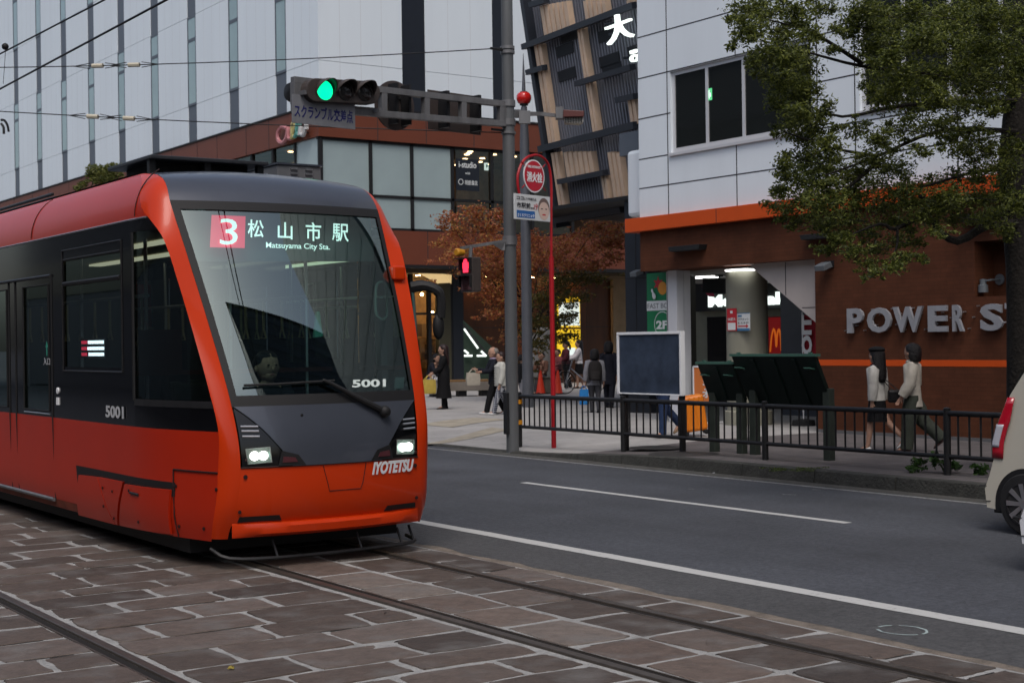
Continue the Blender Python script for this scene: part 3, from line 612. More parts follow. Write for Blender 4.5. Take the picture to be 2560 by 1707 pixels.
# the building the facade hangs on
mb = MB(); mb.box(22.6, 36, 22.6, 29.5, 4.9, 16); obj('rear_block', mb, NAVY, arc)
sg = thing('facade_sign', 'white lit characters mounted on the leaning slatted facade', 'sign', tuple(fp(4.4, 5, .3)))
(u0, v0), (u1, v1) = f2(1096, 450, .4), f2(1306, 100, .4)
text('大', fp(u0, v0, .34), DU, DV, abs(u1-u0), abs(v1-v0), LITW, parent=sg, ext=.10, bold=.0)
(u0, v0), (u1, v1) = f2(1318, 622, .4), f2(1382, 495, .4)
text('o', fp(u0, v0, .34), DU, DV, abs(u1-u0)*1.0, abs(v1-v0)*.72, LITW, parent=sg, ext=.08, bold=.0); m = MB(); a_, b_ = fp(u0+.05, v0+abs(v1-v0)*.84, .34), fp(u1-.05, v0+abs(v1-v0)*.84, .34); m.prism([a_, b_, b_+DV*.07, a_+DV*.07], NF*.08); obj('macron', m, LITW, sg)
mb = MB()
for x, y in ((1190, 230), (1230, 330), (1370, 560)): u, v = f2(x, y); mb.tube([fp(u, v, -.2), fp(u, v, .34)], .03, 6)
obj('mounting_stud', mb, SLAT, sg)
# dark pier and ceiling between arcade and right building
pier = thing('arcade_pier', 'tall dark navy pier between the wood wall and the bowling sign', 'pier', (20.4, 22.9, 0))
a, b = d_onx(1437, 700, 20.6), d_onx(1488, 700, 20.6)
mb = MB(); mb.box(20.6, 21.0, b.y, a.y, .1, 4.85); obj('shaft', mb, NAVY, pier)
mb = MB(); mb.box(20.595, 20.6, b.y, a.y, 3.1, 3.13); mb.box(20.595, 20.6, (b.y+a.y)/2, (b.y+a.y)/2+.02, .1, 4.8); obj('seam', mb, MBLACK, pier)
mb = MB(); mb.box(20.5, 33, 22.3, 29.8, 4.86, 4.95); obj('soffit', mb, MBLACK, pier)

# ================================================================== RIGHT BUILDING
XR = 18.4; RY = 22.25
rb = thing('station_building', 'white panelled building with an orange band over a brown rendered lower wall', 'building', (XR, 17, 0))
def wall_holes(x, y0, y1, z0, z1, holes, mat, name, depth=.16, thick=.3):
    ys = sorted({y0, y1, *[h[0] for h in holes], *[h[1] for h in holes]}); zs = sorted({z0, z1, *[h[2] for h in holes], *[h[3] for h in holes]}); m = MB()
    for a, b in zip(ys, ys[1:]):
        for c, d in zip(zs, zs[1:]):
            if not any(h[0] <= a and b <= h[1] and h[2] <= c and d <= h[3] for h in holes): m.quad((x, a, c), (x, a, d), (x, b, d), (x, b, c))
    for (a, b, c, d) in holes:
        X2 = x+depth; m.quad((x, a, c), (x, b, c), (X2, b, c), (X2, a, c)); m.quad((x, a, d), (X2, a, d), (X2, b, d), (x, b, d)); m.quad((x, a, c), (X2, a, c), (X2, a, d), (x, a, d)); m.quad((x, b, c), (x, b, d), (X2, b, d), (X2, b, c))
    return obj(name, m, mat, rb)
H = [(17.63, 21.30, 5.30, 6.86), (8.2, 16.56, 5.45, 7.70)]
wall_holes(XR, 7.6, RY, 4.14, 17, H, WPANEL2, 'upper_wall')
mb = MB(); mb.box(XR+.18, 34, 7.6, RY, 4.14, 17); mb.f = [f for i, f in enumerate(mb.f) if i != 4]; mb.quad((XR, RY, 4.14), (XR+.18, RY, 4.14), (XR+.18, RY, 17), (XR, RY, 17)); obj('building_core', mb, WPANEL2, rb)
jm = MB(); W = .011
for z in (4.72, 5.29, 6.08, 6.875, 7.68, 8.48, 9.3, 10.1):
    segs = [(7.6, RY)]
    for h in H:
        if h[2] < z < h[3]: segs = [s for (a, b) in segs for s in ((a, min(b, h[0])), (max(a, h[1]), b)) if s[1]-s[0] > .02]
    for a, b in segs: jm.box(XR-.003, XR+.01, a, b, z-W, z+W)
for y in (21.38, 19.49, 17.5, 16.66, 14.6, 12.5, 10.4):
    segs = [(4.14, 17)]
    for h in H:
        if h[0]-.01 < y < h[1]+.01: segs = [s for (a, b) in segs for s in ((a, min(b, h[2])), (max(a, h[3]), b)) if s[1]-s[0] > .02]
    for a, b in segs: jm.box(XR-.004, XR+.01, y-W, y+W, a, b)
obj('panel_joint', jm, JOINT, rb)
ALU = M('white_aluminium_frame', (.60, .60, .62), .35, .3)
def window(y0, y1, z0, z1, mull):
    fr = MB(); x0, x1 = XR+.06, XR+.13; e = .07
    fr.box(x0, x1, y0, y1, z0, z0+.10); fr.box(x0, x1, y0, y1, z1-e, z1)
    for y in [y0+e/2, y1-e/2]+mull: fr.box(x0, x1, y-e/2, y+e/2, z0+.10, z1-e)
    f = obj('window', fr, ALU, rb); sill = MB(); sill.box(XR-.05, XR+.10, y0-.02, y1+.02, z0-.05, z0+.004); obj('sill', sill, ALU, f)
    ys = [y0]+sorted(mull)+[y1]
    for a, b in zip(ys, ys[1:]): g = MB(); g.box(XR+.08, XR+.10, a+e/2, b-e/2, z0+.10, z1-e); obj('pane', g, WINDARK, f)
window(*H[0], [d_onx(1618, 250, XR).y, d_onx(1702, 250, XR).y])
window(*H[1], [onx(2252, 200, XR).y, onx(2367, 200, XR).y, onx(2496, 200, XR).y])
p = d_onx(1631, 217, XR+.075); es2 = thing('emergency_exit_sign', 'small lit green emergency exit sign behind the office window', 'sign', (p.x, p.y, p.z))
mb = MB(); mb.box(XR+.072, XR+.079, p.y-.05, p.y+.05, p.z-.11, p.z+.11); obj('panel', mb, M('lit_exit_green', (.1, .6, .25), .5, emit=(.10, .55, .20), es=.5), es2)
mb = MB(); c = p.z; Xs = XR+.071
mb.quad((Xs, p.y+.035, c-.08), (Xs, p.y+.01, c-.08), (Xs, p.y+.01, c+.08), (Xs, p.y+.035, c+.08)); mb.quad((Xs, p.y-.0, c-.05), (Xs, p.y-.03, c-.05), (Xs, p.y-.02, c+.03), (Xs, p.y-.0, c+.03)); obj('pictogram', mb, WHIP, es2)
# orange band, brown lintel and wall
mb = MB(); mb.box(XR-.14, XR+.25, 7.6, 22.55, 3.87, 4.14); obj('orange_band', mb, ORBAND, rb, bev=.008)
mb = MB(); jj = [19.9, 17.2, 14.5]; [mb.box(XR-.144, XR-.13, y-.006, y+.006, 3.875, 4.135) for y in jj]; obj('band_joint', mb, JOINT, rb)
mb = MB(); mb.box(XR, XR+.9, 17.61, RY, 3.10, 3.868); mb.box(XR+.9, 34, 17.61, RY, 3.11, 3.868); obj('lintel', mb, BROWNW, rb)
rc = (11.6, 13.52, 2.36, 3.42); a = d_onx(2238, 600, XR).y
rc = (a-1.9, a, d_onx(2240, 682, XR).z, d_onx(2240, 555, XR).z)
wall_holes(XR, 7.6, 17.61, 0, 3.868, [rc], BROWNW, 'brown_wall', depth=.45)
mb = MB(); mb.box(XR+.45, 34, 7.6, 17.605, 0, 3.866); obj('wall_core', mb, BROWNW, rb)
mb = MB(); mb.quad((XR, 17.61, 0), (XR+.45, 17.61, 0), (XR+.45, 17.61, 3.868), (XR, 17.61, 3.868)); obj('wall_end', mb, BROWNW, rb)
mb = MB(); mb.box(XR-.004, XR+.01, 7.6, 17.58, 1.28, 1.38); obj('orange_stripe', mb, ORBAND, rb)
mb = MB(); mb.box(XR-.02, XR+.02, 7.6, 17.6, .13, .2); obj('base_trim', mb, M('base_trim', (.10, .10, .105), .7), rb)
# beige panels with slanted edge
XP = XR+.22; pg = [d_onx(1735, 600, XP), d_onx(1874, 590, XP), d_onx(1874, 741, XP), d_onx(1722, 610, XP)]
mb = MB(); mb.prism([(XP, q.y, min(q.z, 3.099)) for q in pg], (.05, 0, 0)); obj('slanted_panel', mb, BEIGE, rb)
mb = MB(); q = d_onx(1804, 600, XP); q2 = d_onx(1804, 679, XP); mb.box(XP-.004, XP+.01, q.y-.007, q.y+.007, q2.z, 3.09); q = d_onx(1840, 707, XP); mb.box(XP-.004, XP+.01, 17.62, q.y-.03, q.z-.007, q.z+.007); obj('panel_joint', mb, JOINT, rb)
# interior of the portal
mb = MB(); mb.box(XR+.9, 28, 16.6, RY, 3.04, 3.105); mb.box(20.95, 28, RY, 25.5, 3.04, 3.105); obj('portal_ceiling', mb, M('portal_ceiling', (.36, .35, .33), .7, var=.1), rb)
lp = [((1570, 637), (1645, 634)), ((1678, 620), (1722, 617)), ((1690, 628), (1730, 626)), ((1702, 634), (1738, 633))]
for (x0, y0), (x1, y1) in lp:
    A, B = d_onz(x0, y0, 3.035), d_onz(x1, y1, 3.035); m = MB(); d = (B-A).normalized(); s = d.cross(V((0, 0, 1)))*.14
    m.prism([A-s, B-s, B+s, A+s], (0, 0, -.03)); obj('ceiling_light', m, LAMPW, rb)
XM = 24.5
mb = MB(); mb.box(XM, XM+.2, 16, 29, .1, 3.04); obj('shop_front', mb, M('pale_green_wall', (.22, .22, .165), .6, var=.1), rb)
mb = MB(); a, b = d_onx(1608, 716, XM), d_onx(1806, 663, XM); mb.box(XM-.2, XM-.002, b.y-.4, a.y, a.z, b.z+.25); obj('shop_fascia', mb, MBLACK, rb)
ms = thing('fast_food_sign', "white lit fast food sign letters Mc and ald on a black fascia inside the portal", 'sign', (XM-.3, 20, 2.3))
a, b = d_onx(1630, 706, XM-.24), d_onx(1776, 706, XM-.24); hh = d_onx(1630, 678, XM-.24).z-a.z
full = a.y-d_onx(1800, 706, XM-.24).y
text("McDonald", a+V((-.002, 0, 0)), (0, -1, 0), (0, 0, 1), full*1.09, hh, LITW, parent=ms, ext=.05, bold=.025)
for (x0, y0, x1, y1) in ((1625, 830, 1667, 727), (1763, 830, 1797, 727)):
    A, B = d_onx(x0, y0, XM-.01), d_onx(x1, y1, XM-.01); m = MB(); m.box(XM-.01, XM-.002, B.y, A.y, .16, B.z); obj('dark_doorway', m, M('dark_doorway', (.010, .008, .008), .15), rb)
lo = thing('logo_lightbox', 'dim red lit box with a curved orange double arch inside the portal', 'sign', (XM-.1, 18, 1.5))
A, B = d_onx(1766, 812, XM-.03), d_onx(1796, 728, XM-.03)
m = MB(); m.box(XM-.03, XM-.012, B.y, A.y, A.z, B.z); obj('panel', m, M('lit_dim_red', (.2, .01, .01), .4, emit=(.6, .01, .01), es=.10), lo)
pts = [d_onx(x, y, XM-.05) for x, y in ((1769, 808), (1772, 775), (1777, 755), (1781, 770), (1783, 796), (1785, 770), (1789, 756), (1793, 772), (1795, 806))]
m = MB(); m.tube(smooth_path(pts, 4), .022, 6); obj('arch', m, M('lit_orange_arch', (.7, .2, .05), .5, emit=(1, .22, .02), es=.22), lo)
m = MB(); A, B = d_onx(1795, 900, 22), d_onx(1868, 690, 22); m.box(22, 22.3, B.y-1, A.y, .14, 3.04); obj('slate_wall', m, M('slate_blue_wall', (.050, .055, .07), .5, var=.1), rb)
cl = thing('round_column', 'thick pale round column carrying notices inside the portal', 'column', (21.3, 19.1, .15))
A, B = d_onx(1668, 830, 19.9), d_onx(1765, 830, 19.9); cc = d_atd(1716.5, 780, 27.4); cr_ = 48.5*K/FPX*27.4*.98; cc.z = 0
m = MB(); m.rev([(cr_, .15), (cr_, 3.04)], cc, 40); obj('shaft', m, COLM, cl, True)
m = MB(); m.rev([(cr_+.06, .15), (cr_+.06, .4), (cr_, .42)], cc, 40); obj('base', m, COLM, cl, True)
def notice(lab, x0, y0, x1, y1, X, col, items):
    A, B = d_onx(x0, y1, X), d_onx(x1, y0, X); t = thing('notice', lab, 'notice', (X, (A.y+B.y)/2, A.z)); m = MB(); m.box(X, X+.012, B.y, A.y, A.z, B.z); obj('sheet', m, col, t)
    w, h = A.y-B.y, B.z-A.z
    for kind, c, fx, fz, fw, fh in items:
        if kind == 'box': m = MB(); m.box(X-.004, X-.0005, A.y-(fx+fw)*w, A.y-fx*w, A.z+fz*h, A.z+(fz+fh)*h); obj('printed_block', m, c, t)
        elif kind == 'arrow':
            z = A.z+fz*h; y0_, y1_ = A.y-fx*w, A.y-(fx+fw)*w; m = MB(); m.box(X-.004, X-.0005, y1_+.05, y0_, z-.012, z+.012); m.prism([(X-.0005, y1_+.06, z-.035), (X-.0005, y1_, z), (X-.0005, y1_+.06, z+.035)], (-.004, 0, 0)); obj('arrow', m, c, t)
        else: text(kind, (X-.001, A.y-fx*w, A.z+fz*h), (0, -1, 0), (0, 0, 1), fw*w, fh*h, c, parent=t, ext=.002, bold=.01)
PR, PW, PB, PK = M('print_red', (.42, .02, .03), .5), M('print_white', (.62, .64, .64), .5), M('print_blue', (.05, .16, .30), .5), M('print_black', (.02, .02, .025), .5)
XC_ = cc.x-cr_-.02
notice('red and white notice on the left side of the round column', 1670, 708, 1691, 760, XC_, PR, [('box', PW, .1, .04, .8, .32), ('5%還元', PW, .1, .45, .8, .14), ('box', PW, .38, .78, .24, .12)])
notice('white and blue notice with a red arrow on the round column', 1693, 718, 1722, 760, XC_+.03, PW, [('box', PB, .0, .0, 1, .14), ('box', PB, .0, .96, 1, .04), ('マチカット', PK, .08, .58, .84, .13), ('使えます!', PK, .08, .38, .84, .13), ('box', PB, .08, .78, .3, .1), ('arrow', PR, .1, .26, .8, .1)])
# white frames at the portal's left side
m = MB()
for x0, x1, X in ((1535, 1556, 18.75), (1557, 1572, 18.95)):
    A, B = d_onx(x0, 800, X), d_onx(x1, 800, X); m.box(X, X+.18, B.y, A.y, .15, 3.10)
obj('portal_jamb', m, M('portal_jamb_white', (.52, .53, .56), .5, var=.05), rb, bev=.01)
m = MB(); A, B = d_onx(1572, 800, 19.3), d_onx(1582, 800, 19.3); m.box(19.3, 19.5, B.y, A.y, .15, 3.0); obj('portal_post', m, M('dark_post', (.04, .04, .035), .5), rb)
# drain box / white duct at the corner
wd_ = thing('white_duct', 'white rounded duct box hanging at the left end of the white wall', 'duct', (18.7, 22.6, 4.2))
A, B = d_onx(1440, 500, 18.75), d_onx(1470, 342, 18.75); m = MB(); m.box(18.75, 19.2, 22.27, A.y, A.z, B.z); obj('casing', m, WPANEL2, wd_, bev=.08)
m = MB(); A2 = d_onx(1438, 335, 19.4); m.box(19.3, 20.2, 22.27, A2.y+.1, B.z+.03, B.z+.5); obj('bracket', m, STRIP, wd_)
# fixtures on brown wall
def fixture(lab, x0, y0, x1, y1, slope):
    A, B = d_onx(x0, y1, XR-.12), d_onx(x1, y0, XR-.12); t = thing('wall_light_box', lab, 'wall light', (XR, (A.y+B.y)/2, A.z), 'black light boxes on the brown lintel'); w = A.y-B.y; h = B.z-A.z
    m = MB(); m.prism([(XR-.001, A.y+.02, B.z), (XR-.001, B.y-.02, B.z), (XR-.001, B.y+.01, A.z), (XR-.001, A.y-.01, A.z)], (-.20, 0, 0)); obj('housing', m, MBLACK, t, bev=.006)
    m = MB(); m.box(XR-.206, XR-.2, (A.y+B.y)/2-.005, (A.y+B.y)/2+.005, A.z+.01, B.z-.01); obj('seam', m, DKMET, t)
fixture('black light box on the lintel above the bowling sign', 1543, 561, 1612, 579, 0)
fixture('black light box half hidden by leaves above the beige panels', 1846, 533, 1925, 552, 0)
fixture('black light box beside the tree trunk', 2212, 487, 2288, 512, 0)
def spot(lab, x, y, X, s=1.):
    p = d_onx(x, y, X); t = thing('wall_spotlight', lab, 'wall light', tuple(p), 'grey spotlights on the right building')
    m = MB(); m.prism([p+V((-.28*s, 0, 0)), p+V((-.10*s, 0, .07*s)), p+V((-.05*s, 0, -.02*s)), p+V((-.26*s, 0, -.09*s))], (0, -.22*s, 0)); obj('lamp_head', m, M('spot_grey', (.13, .145, .16), .45, .3) if 'spot_grey' not in bpy.data.materials else bpy.data.materials['spot_grey'], t, bev=.01)
    m = MB(); m.tube([p+V((-.08*s, -.1*s, .02)), p+V((0, -.1*s, .03))], .03*s, 8); m.box(p.x-.03, p.x, p.y-.2*s, p.y, p.z-.02, p.z+.09*s); obj('bracket', m, DKMET, t)
spot('grey spotlight at the right corner of the beige panels', 1896, 612, XR)
spot('grey spotlight on the dark navy pier left of the bowling sign', 1468, 627, 20.6)
p = d_onx(2258, 652, XR+.40); t = thing('wall_camera', 'grey cylindrical lamp on a bracket in the wall niche', 'wall light', tuple(p)); X0 = XR+.1
a = d_onx(2258, 632, X0); m = MB(); m.rev([(.075, -.11), (.075, .0), (.05, .01), (.05, .09), (.001, .095)], d_onx(2258, 655, X0), 16); obj('lamp_head', m, bpy.data.materials['spot_grey'], t, True)
q = d_onx(2297, 642, XR+.44); m = MB(); m.tube([d_onx(2262, 645, X0), d_onx(2275, 643, X0), q], .014, 6); m.rev([(.085, 0), (.085, .02), (.001, .022)], q, 14, (-1, 0, 0)); obj('bracket', m, bpy.data.materials['spot_grey'], t)
# big metal letters
pw = thing('wall_lettering', 'large brushed metal letters POWER ST on the brown wall', 'sign', (XR-.1, 15.5, 1.82))
LET = M('brushed_letters', (.36, .37, .40), .42, .45, var=.12, vs=6)
for ch, x0, x1 in (('P', 1948, 1985), ('O', 1994, 2049), ('W', 2053, 2122), ('E', 2134, 2178), ('R', 2190, 2242 - 26), ('S', 2254, 2306), ('T', 2311, 2352)):
    a, b = d_onx(x0, 764, XR-.07), d_onx(x1, 764, XR-.07); o_ = V((XR-.055, a.y, 1.82))
    text(ch, o_, (0, -1, 0), (0, 0, 1), a.y-b.y, .405, LET, 'letter', pw, ext=.045, bold=.035)
m = MB(); rq = random.Random(4)
for k in range(40): y = 16.9-k*.083; z = 1.86+.34*((k*7) % 5)/4; m.tube([(XR-.058, y, z), (XR, y, z)], .012, 5)
obj('mounting_stud', m, SILVER, pw)
# bowling sign
bs = thing('bowling_sign', 'green vertical bowling sign reading FAST BOWL and 2F beside the portal', 'sign', (18.7, 21.5, .9)); X = 18.95
A, B = d_onx(1487, 763, X), d_onx(1533, 625, X); m = MB(); zb = .9; m.box(X, X+.08, B.y-.02, A.y, zb, B.z); obj('panel', m, M('sign_green', (.012, .16, .065), .4, var=.05), bs)
w = A.y-B.y; z1_, z2_ = d_onx(1487, 714, X).z, d_onx(1487, 692, X).z; m = MB(); m.box(X-.006, X, B.y-.02, A.y, z1_, z2_); obj('white_band', m, PW, bs)
text('FAST BO', (X-.006, A.y-.04*w, z1_+.22*(z2_-z1_)), (0, -1, 0), (0, 0, 1), w*.97, (z2_-z1_)*.52, M('print_grey', (.14, .15, .15), .5), parent=bs, ext=.003)
text('2F', (X-.001, A.y-.44*w, d_onx(1506, 756, X).z), (0, -1, 0), (0, 0, 1), w*.55, .17, PW, parent=bs, ext=.005, bold=.04)
cz = d_onx(1518, 744, X); m = MB(); m.grid([[(X-.004, cz.y-.05+r*math.cos(k*.2094), cz.z+r*math.sin(k*.2094)) for k in range(30)] for r in (.235, .25)], True); m.f = [f for f in m.f if all(B.y-.02 < m.v[i][1] < A.y for i in f)]; obj('ring', m, PW, bs)
def onp(x, y): q = d_onx(x, y, X); return q
m = MB(); c = onp(1522, 662); m.rev([(.13, 0), (.13, .006), (.001, .007)], (X, c.y+.0, c.z), 20, (-1, 0, 0)); m.v = [(vx, max(vy, B.y-.02), vz) for vx, vy, vz in m.v]; obj('ball_disc', m, M('print_orange', (.62, .25, .03), .5), bs)
m = MB(); c = onp(1512, 652); st = [(X-.001, c.y+(.16 if k % 2 else .07)*math.cos(k*.5236), c.z+(.16 if k % 2 else .07)*math.sin(k*.5236)) for k in range(12)]; m.prism(st, (-.003, 0, 0)); obj('burst', m, PR, bs)
m = MB(); c = onp(1503, 672); ax = V((0, -.45, -.9)).normalized(); m.rev([(.02, 0), (.035, .03), (.02, .07), (.05, .14), (.045, .2), (.02, .22)], V((X-.03, c.y+.05, c.z+.07)), 10, tuple(ax), .2, 1); obj('pin_shape', m, PW, bs, True)
m = MB(); m.tube([(X-.03, B.y-.03, .2), (X-.03, B.y-.03, 3.09)], .022, 8); obj('post', m, SILVER, bs)
# speaker and banners hanging in the portal
sp = thing('loudspeaker', 'black box loudspeaker hanging from the portal ceiling', 'speaker', tuple(d_onx(1650, 655, 20.2)))
c = d_onx(1652, 657, 20.2); m = MB(); m.obox(c, (.22, .06, 0), (-.07, .26, .02), (.0, -.02, .15)); obj('cabinet', m, MBLACK, sp, bev=.02); m = MB(); m.tube([c, (c.x, c.y, 3.05)], .02, 6); m.box(c.x-.06, c.x+.06, c.y-.06, c.y+.06, 3.01, 3.04); obj('hanger', m, MBLACK, sp)
bn = thing('nobori_banner', 'red banner with white letters on a white pole at the portal edge', 'banner', tuple(d_onz(1843, 905, .15))); X = 19.6
A, B = d_onx(1846, 835, X), d_onx(1878, 722, X); m = MB(); m.grid([[(X+.03*math.sin(4*j+2*i), A.y+(B.y-A.y)*i/5, 1.0+(B.z-1.0)*j/7*(1 if i < 2 else 1-.02*i)) for i in range(6)] for j in range(8)]); obj('cloth', m, M('banner_red', (.26, .012, .022), .8), bn, True)
text('MOIT', (X-.05, B.y+.28*(A.y-B.y), 1.12), (0, 0, 1), (0, 1, 0), (B.z-1.12), (A.y-B.y)*.70, PW, parent=bn, ext=.004, bold=.05)
m = MB(); m.tube([(X, A.y+.02, .15), (X, A.y+.02, B.z+.05)], .012, 8); obj('pole', m, WHITEP, bn)
m = MB(); m.rev([(.22, 0), (.20, .10), (.05, .12)], (X, A.y+.02, .15), 16); obj('foot', m, RUBBER, bn)
fl = thing('pennant', 'pinkish red triangular pennant beside the hanging loudspeaker', 'pennant', tuple(d_onx(1620, 660, 22))); m = MB(); m.prism([d_onx(x, y, 22) for x, y in ((1612, 657), (1634, 655), (1640, 682), (1628, 681), (1613, 665))], (.02, 0, 0)); obj('cloth', m, M('pennant_red', (.5, .03, .10), .7), fl)
# standing orange sign board
t = thing('standing_sign', 'orange standing sign board with white characters near the portal', 'sign', tuple(d_onz(1607, 940, .15))); X = 19.0
A, B = d_onx(1594, 930, X), d_onx(1640, 844, X); m = MB(); m.box(X, X+.04, B.y, A.y, A.z, B.z); obj('board', m, M('sign_orange', (.58, .17, .04), .5), t)
text('カ', (X, A.y-.45*(A.y-B.y), A.z+.62*(B.z-A.z)), (0, -1, 0), (0, 0, 1), .2, .17, PW, parent=t, bold=.03); text('ラ', (X, A.y-.45*(A.y-B.y), A.z+.40*(B.z-A.z)), (0, -1, 0), (0, 0, 1), .2, .17, PW, parent=t, bold=.03); text('オ', (X, A.y-.42*(A.y-B.y), A.z+.2*(B.z-A.z)), (0, -1, 0), (0, 0, 1), .2, .15, PW, parent=t, bold=.03)
m = MB(); z0 = A.z
for y in (A.y, B.y): m.box(X-.015, X+.055, y-.015, y+.015, .15, B.z+.02)
m.box(X-.015, X+.055, B.y, A.y, B.z, B.z+.03); m.box(X-.2, X+.25, B.y, B.y+.03, .15, .18); m.box(X-.2, X+.25, A.y-.03, A.y, .15, .18); obj('frame', m, WHITEP, t)

# ================================================================== TRAM
TC = 5.44
YC = [(.2, 10.62), (.28, 10.585), (.5, 10.49), (.81, 10.46), (1.05, 10.48), (1.29, 10.55), (1.5, 10.635), (2.0, 10.875), (2.5, 11.14), (2.93, 11.385), (3.05, 11.47), (3.14, 11.60), (3.20, 11.82), (3.24, 12.15)]
HW = [(.2, .84), (.28, .845), (.5, .815), (.81, .79), (1.29, .82), (2.0, .885), (2.5, .93), (2.93, .965), (3.05, .955), (3.14, .94), (3.20, .92), (3.24, .89)]
BOW = .12
def FS(s, z, off=0.):                               # front surface
    def P(s): 
        k = max(0., (z-2.93)/.31)
        return V((TC+s*catmull(HW, z), catmull(YC, z)-BOW*(1-min(s*s, 1))*(1-.5*k), z+.05*k*(1-s*s)))
    p = P(s)
    if off:
        e = .02; a = P(s+e)-P(s-e); b = V((0, (catmull(YC, z+.03)-catmull(YC, z-.03)), .06)); n = a.cross(b).normalized(); p = p+n*off
    return p
def SW(y, z):                                       # half width of the side
    w = 1.14-.2*(max(0, 11.75-y)/1.2)**1.7
    if z > 2.81: w -= .40*(1-math.sqrt(max(0, 1-min((z-2.81)/.47, 1)**2)))
    if z < .5: w -= .05*((.5-z)/.3)**2
    return w
def SS(y, z, off=0., side=-1): return V((TC+side*(SW(y, z)+off), y, z))
def hitS(x, y, off=0.):
    X = TC-1.14
    for _ in range(25): p = onx(x, y, X); X = TC-SW(p.y, p.z)-off
    return onx(x, y, X)
def d_hitS(x, y, off=0.): return hitS(x*K, y*K, off)
def hitF(x, y, off=0.):
    Y = 10.7
    for _ in range(40):
        p = ony(x, y, Y); z = min(3.2, max(.2, p.z)); s = (p.x-TC)/catmull(HW, z); q = catmull(YC, z)-BOW*(1-min(1, s*s)); Y = Y+(q-off-Y)*.7
    return ony(x, y, Y)
def d_hitF(x, y, off=0.): return hitF(x*K, y*K, off)
def sz(p): return ((p.x-TC)/catmull(HW, min(3.2, max(.2, p.z))), p.z)
GRIME = M('brown_skirt_grime', (.15, .032, .016), .7, var=.5, vs=5)
tram = thing('tram', 'orange red and black modern low floor tram, number 5001, route 3', 'tram', (TC, 16, 0))
Z0, Z1, Z2 = .81, 1.29, 2.93
YEND = 22.6
def patchF(name, z0, z1, sl, sr, mat, off=0., nu=24, nv=20, parent=tram, solid=0.):
    rows = []
    for i in range(nv+1):
        z = z0+(z1-z0)*i/nv; a, b = sl(z), sr(z); rows.append([FS(a+(b-a)*j/nu, z, off) for j in range(nu+1)])
    m = MB(); m.grid(rows); return obj(name, m, mat, parent, True, solid=solid)
def mirror(p): return V((2*TC-p.x, p.y, p.z))
# pillar curves on the side, traced once
YO = sorted([(hitS(x, y).z, hitS(x, y).y) for x, y in ((372, 545), (407, 594), (444, 701), (490, 857), (523.6, 980.6), (546, 1080))])
ylow = YO[0][1]; YO = [(.2, ylow+.17), (.5, ylow+.05), (.8, ylow+.01)]+YO+[(2.86, YO[-1][1]+.11), (2.95, YO[-1][1]+.20), (3.05, YO[-1][1]+.28), (3.15, YO[-1][1]+.42), (3.24, YO[-1][1]+.78)]
def yo(z): return catmull(YO, z)
def pillar(side):
    rows = []; n = 60
    for i in range(n+1):
        z = .255+(3.24-.255)*i/n; A = FS(-1, z); B = SS(yo(z), z); T = SS(yo(z)-.25, z)-B
        zc = (A.z+B.z)/2; C = V((B.x+T.x*.35, A.y+.005-.01, zc)) if True else A
        C = V((min(C.x, A.x), min(A.y+.01, B.y), zc)); C = C.lerp((A+B)/2, .28); r = []
        for j in range(13): t = j/12; q = A*((1-t)**2)+C*(2*t*(1-t))+B*(t*t); r.append(q if side < 0 else mirror(q))
        rows.append(r)
    m = MB(); m.grid(rows)
    if side < 0: m.f = [f[::-1] for f in m.f]
    return obj('corner_pillar', m, ORANGE, tram, True)
pillar(-1); pillar(1)
def patchS(name, z0, z1, ya, yb, mat, side, off=0., nv=8, nu=30, pw=2.2, parent=tram):
    rows = []
    for i in range(nv+1):
        z = z0+(z1-z0)*i/nv; a = ya(z) if callable(ya) else ya; b = yb(z) if callable(yb) else yb
        rows.append([SS(a+(b-a)*(j/nu)**pw, z, off, side) for j in range(nu+1)])
    m = MB(); m.grid(rows)
    if side < 0: m.f = [f[::-1] for f in m.f]
    return obj(name, m, mat, parent, True)
for s in (-1, 1):
    patchS('lower_side', .235, 1.09, yo, YEND, ORANGE_SHADE, s, nv=10, nu=40)
    patchS('skirt_grime', .238, .315, lambda z: yo(z)+.55, YEND, GRIME, s, .002, 3, 40)
    patchS('roof_edge', 2.81, 3.24, yo, YEND, ORANGE_SHADE, s, nv=12, nu=40)
    m = MB(); m.tube([SS(yo(2.81)+.02+(YEND-yo(2.81))*k/30, 2.805, .006, s) for k in range(31)], .008, 6); obj('drip_rail', m, SILVER, tram)
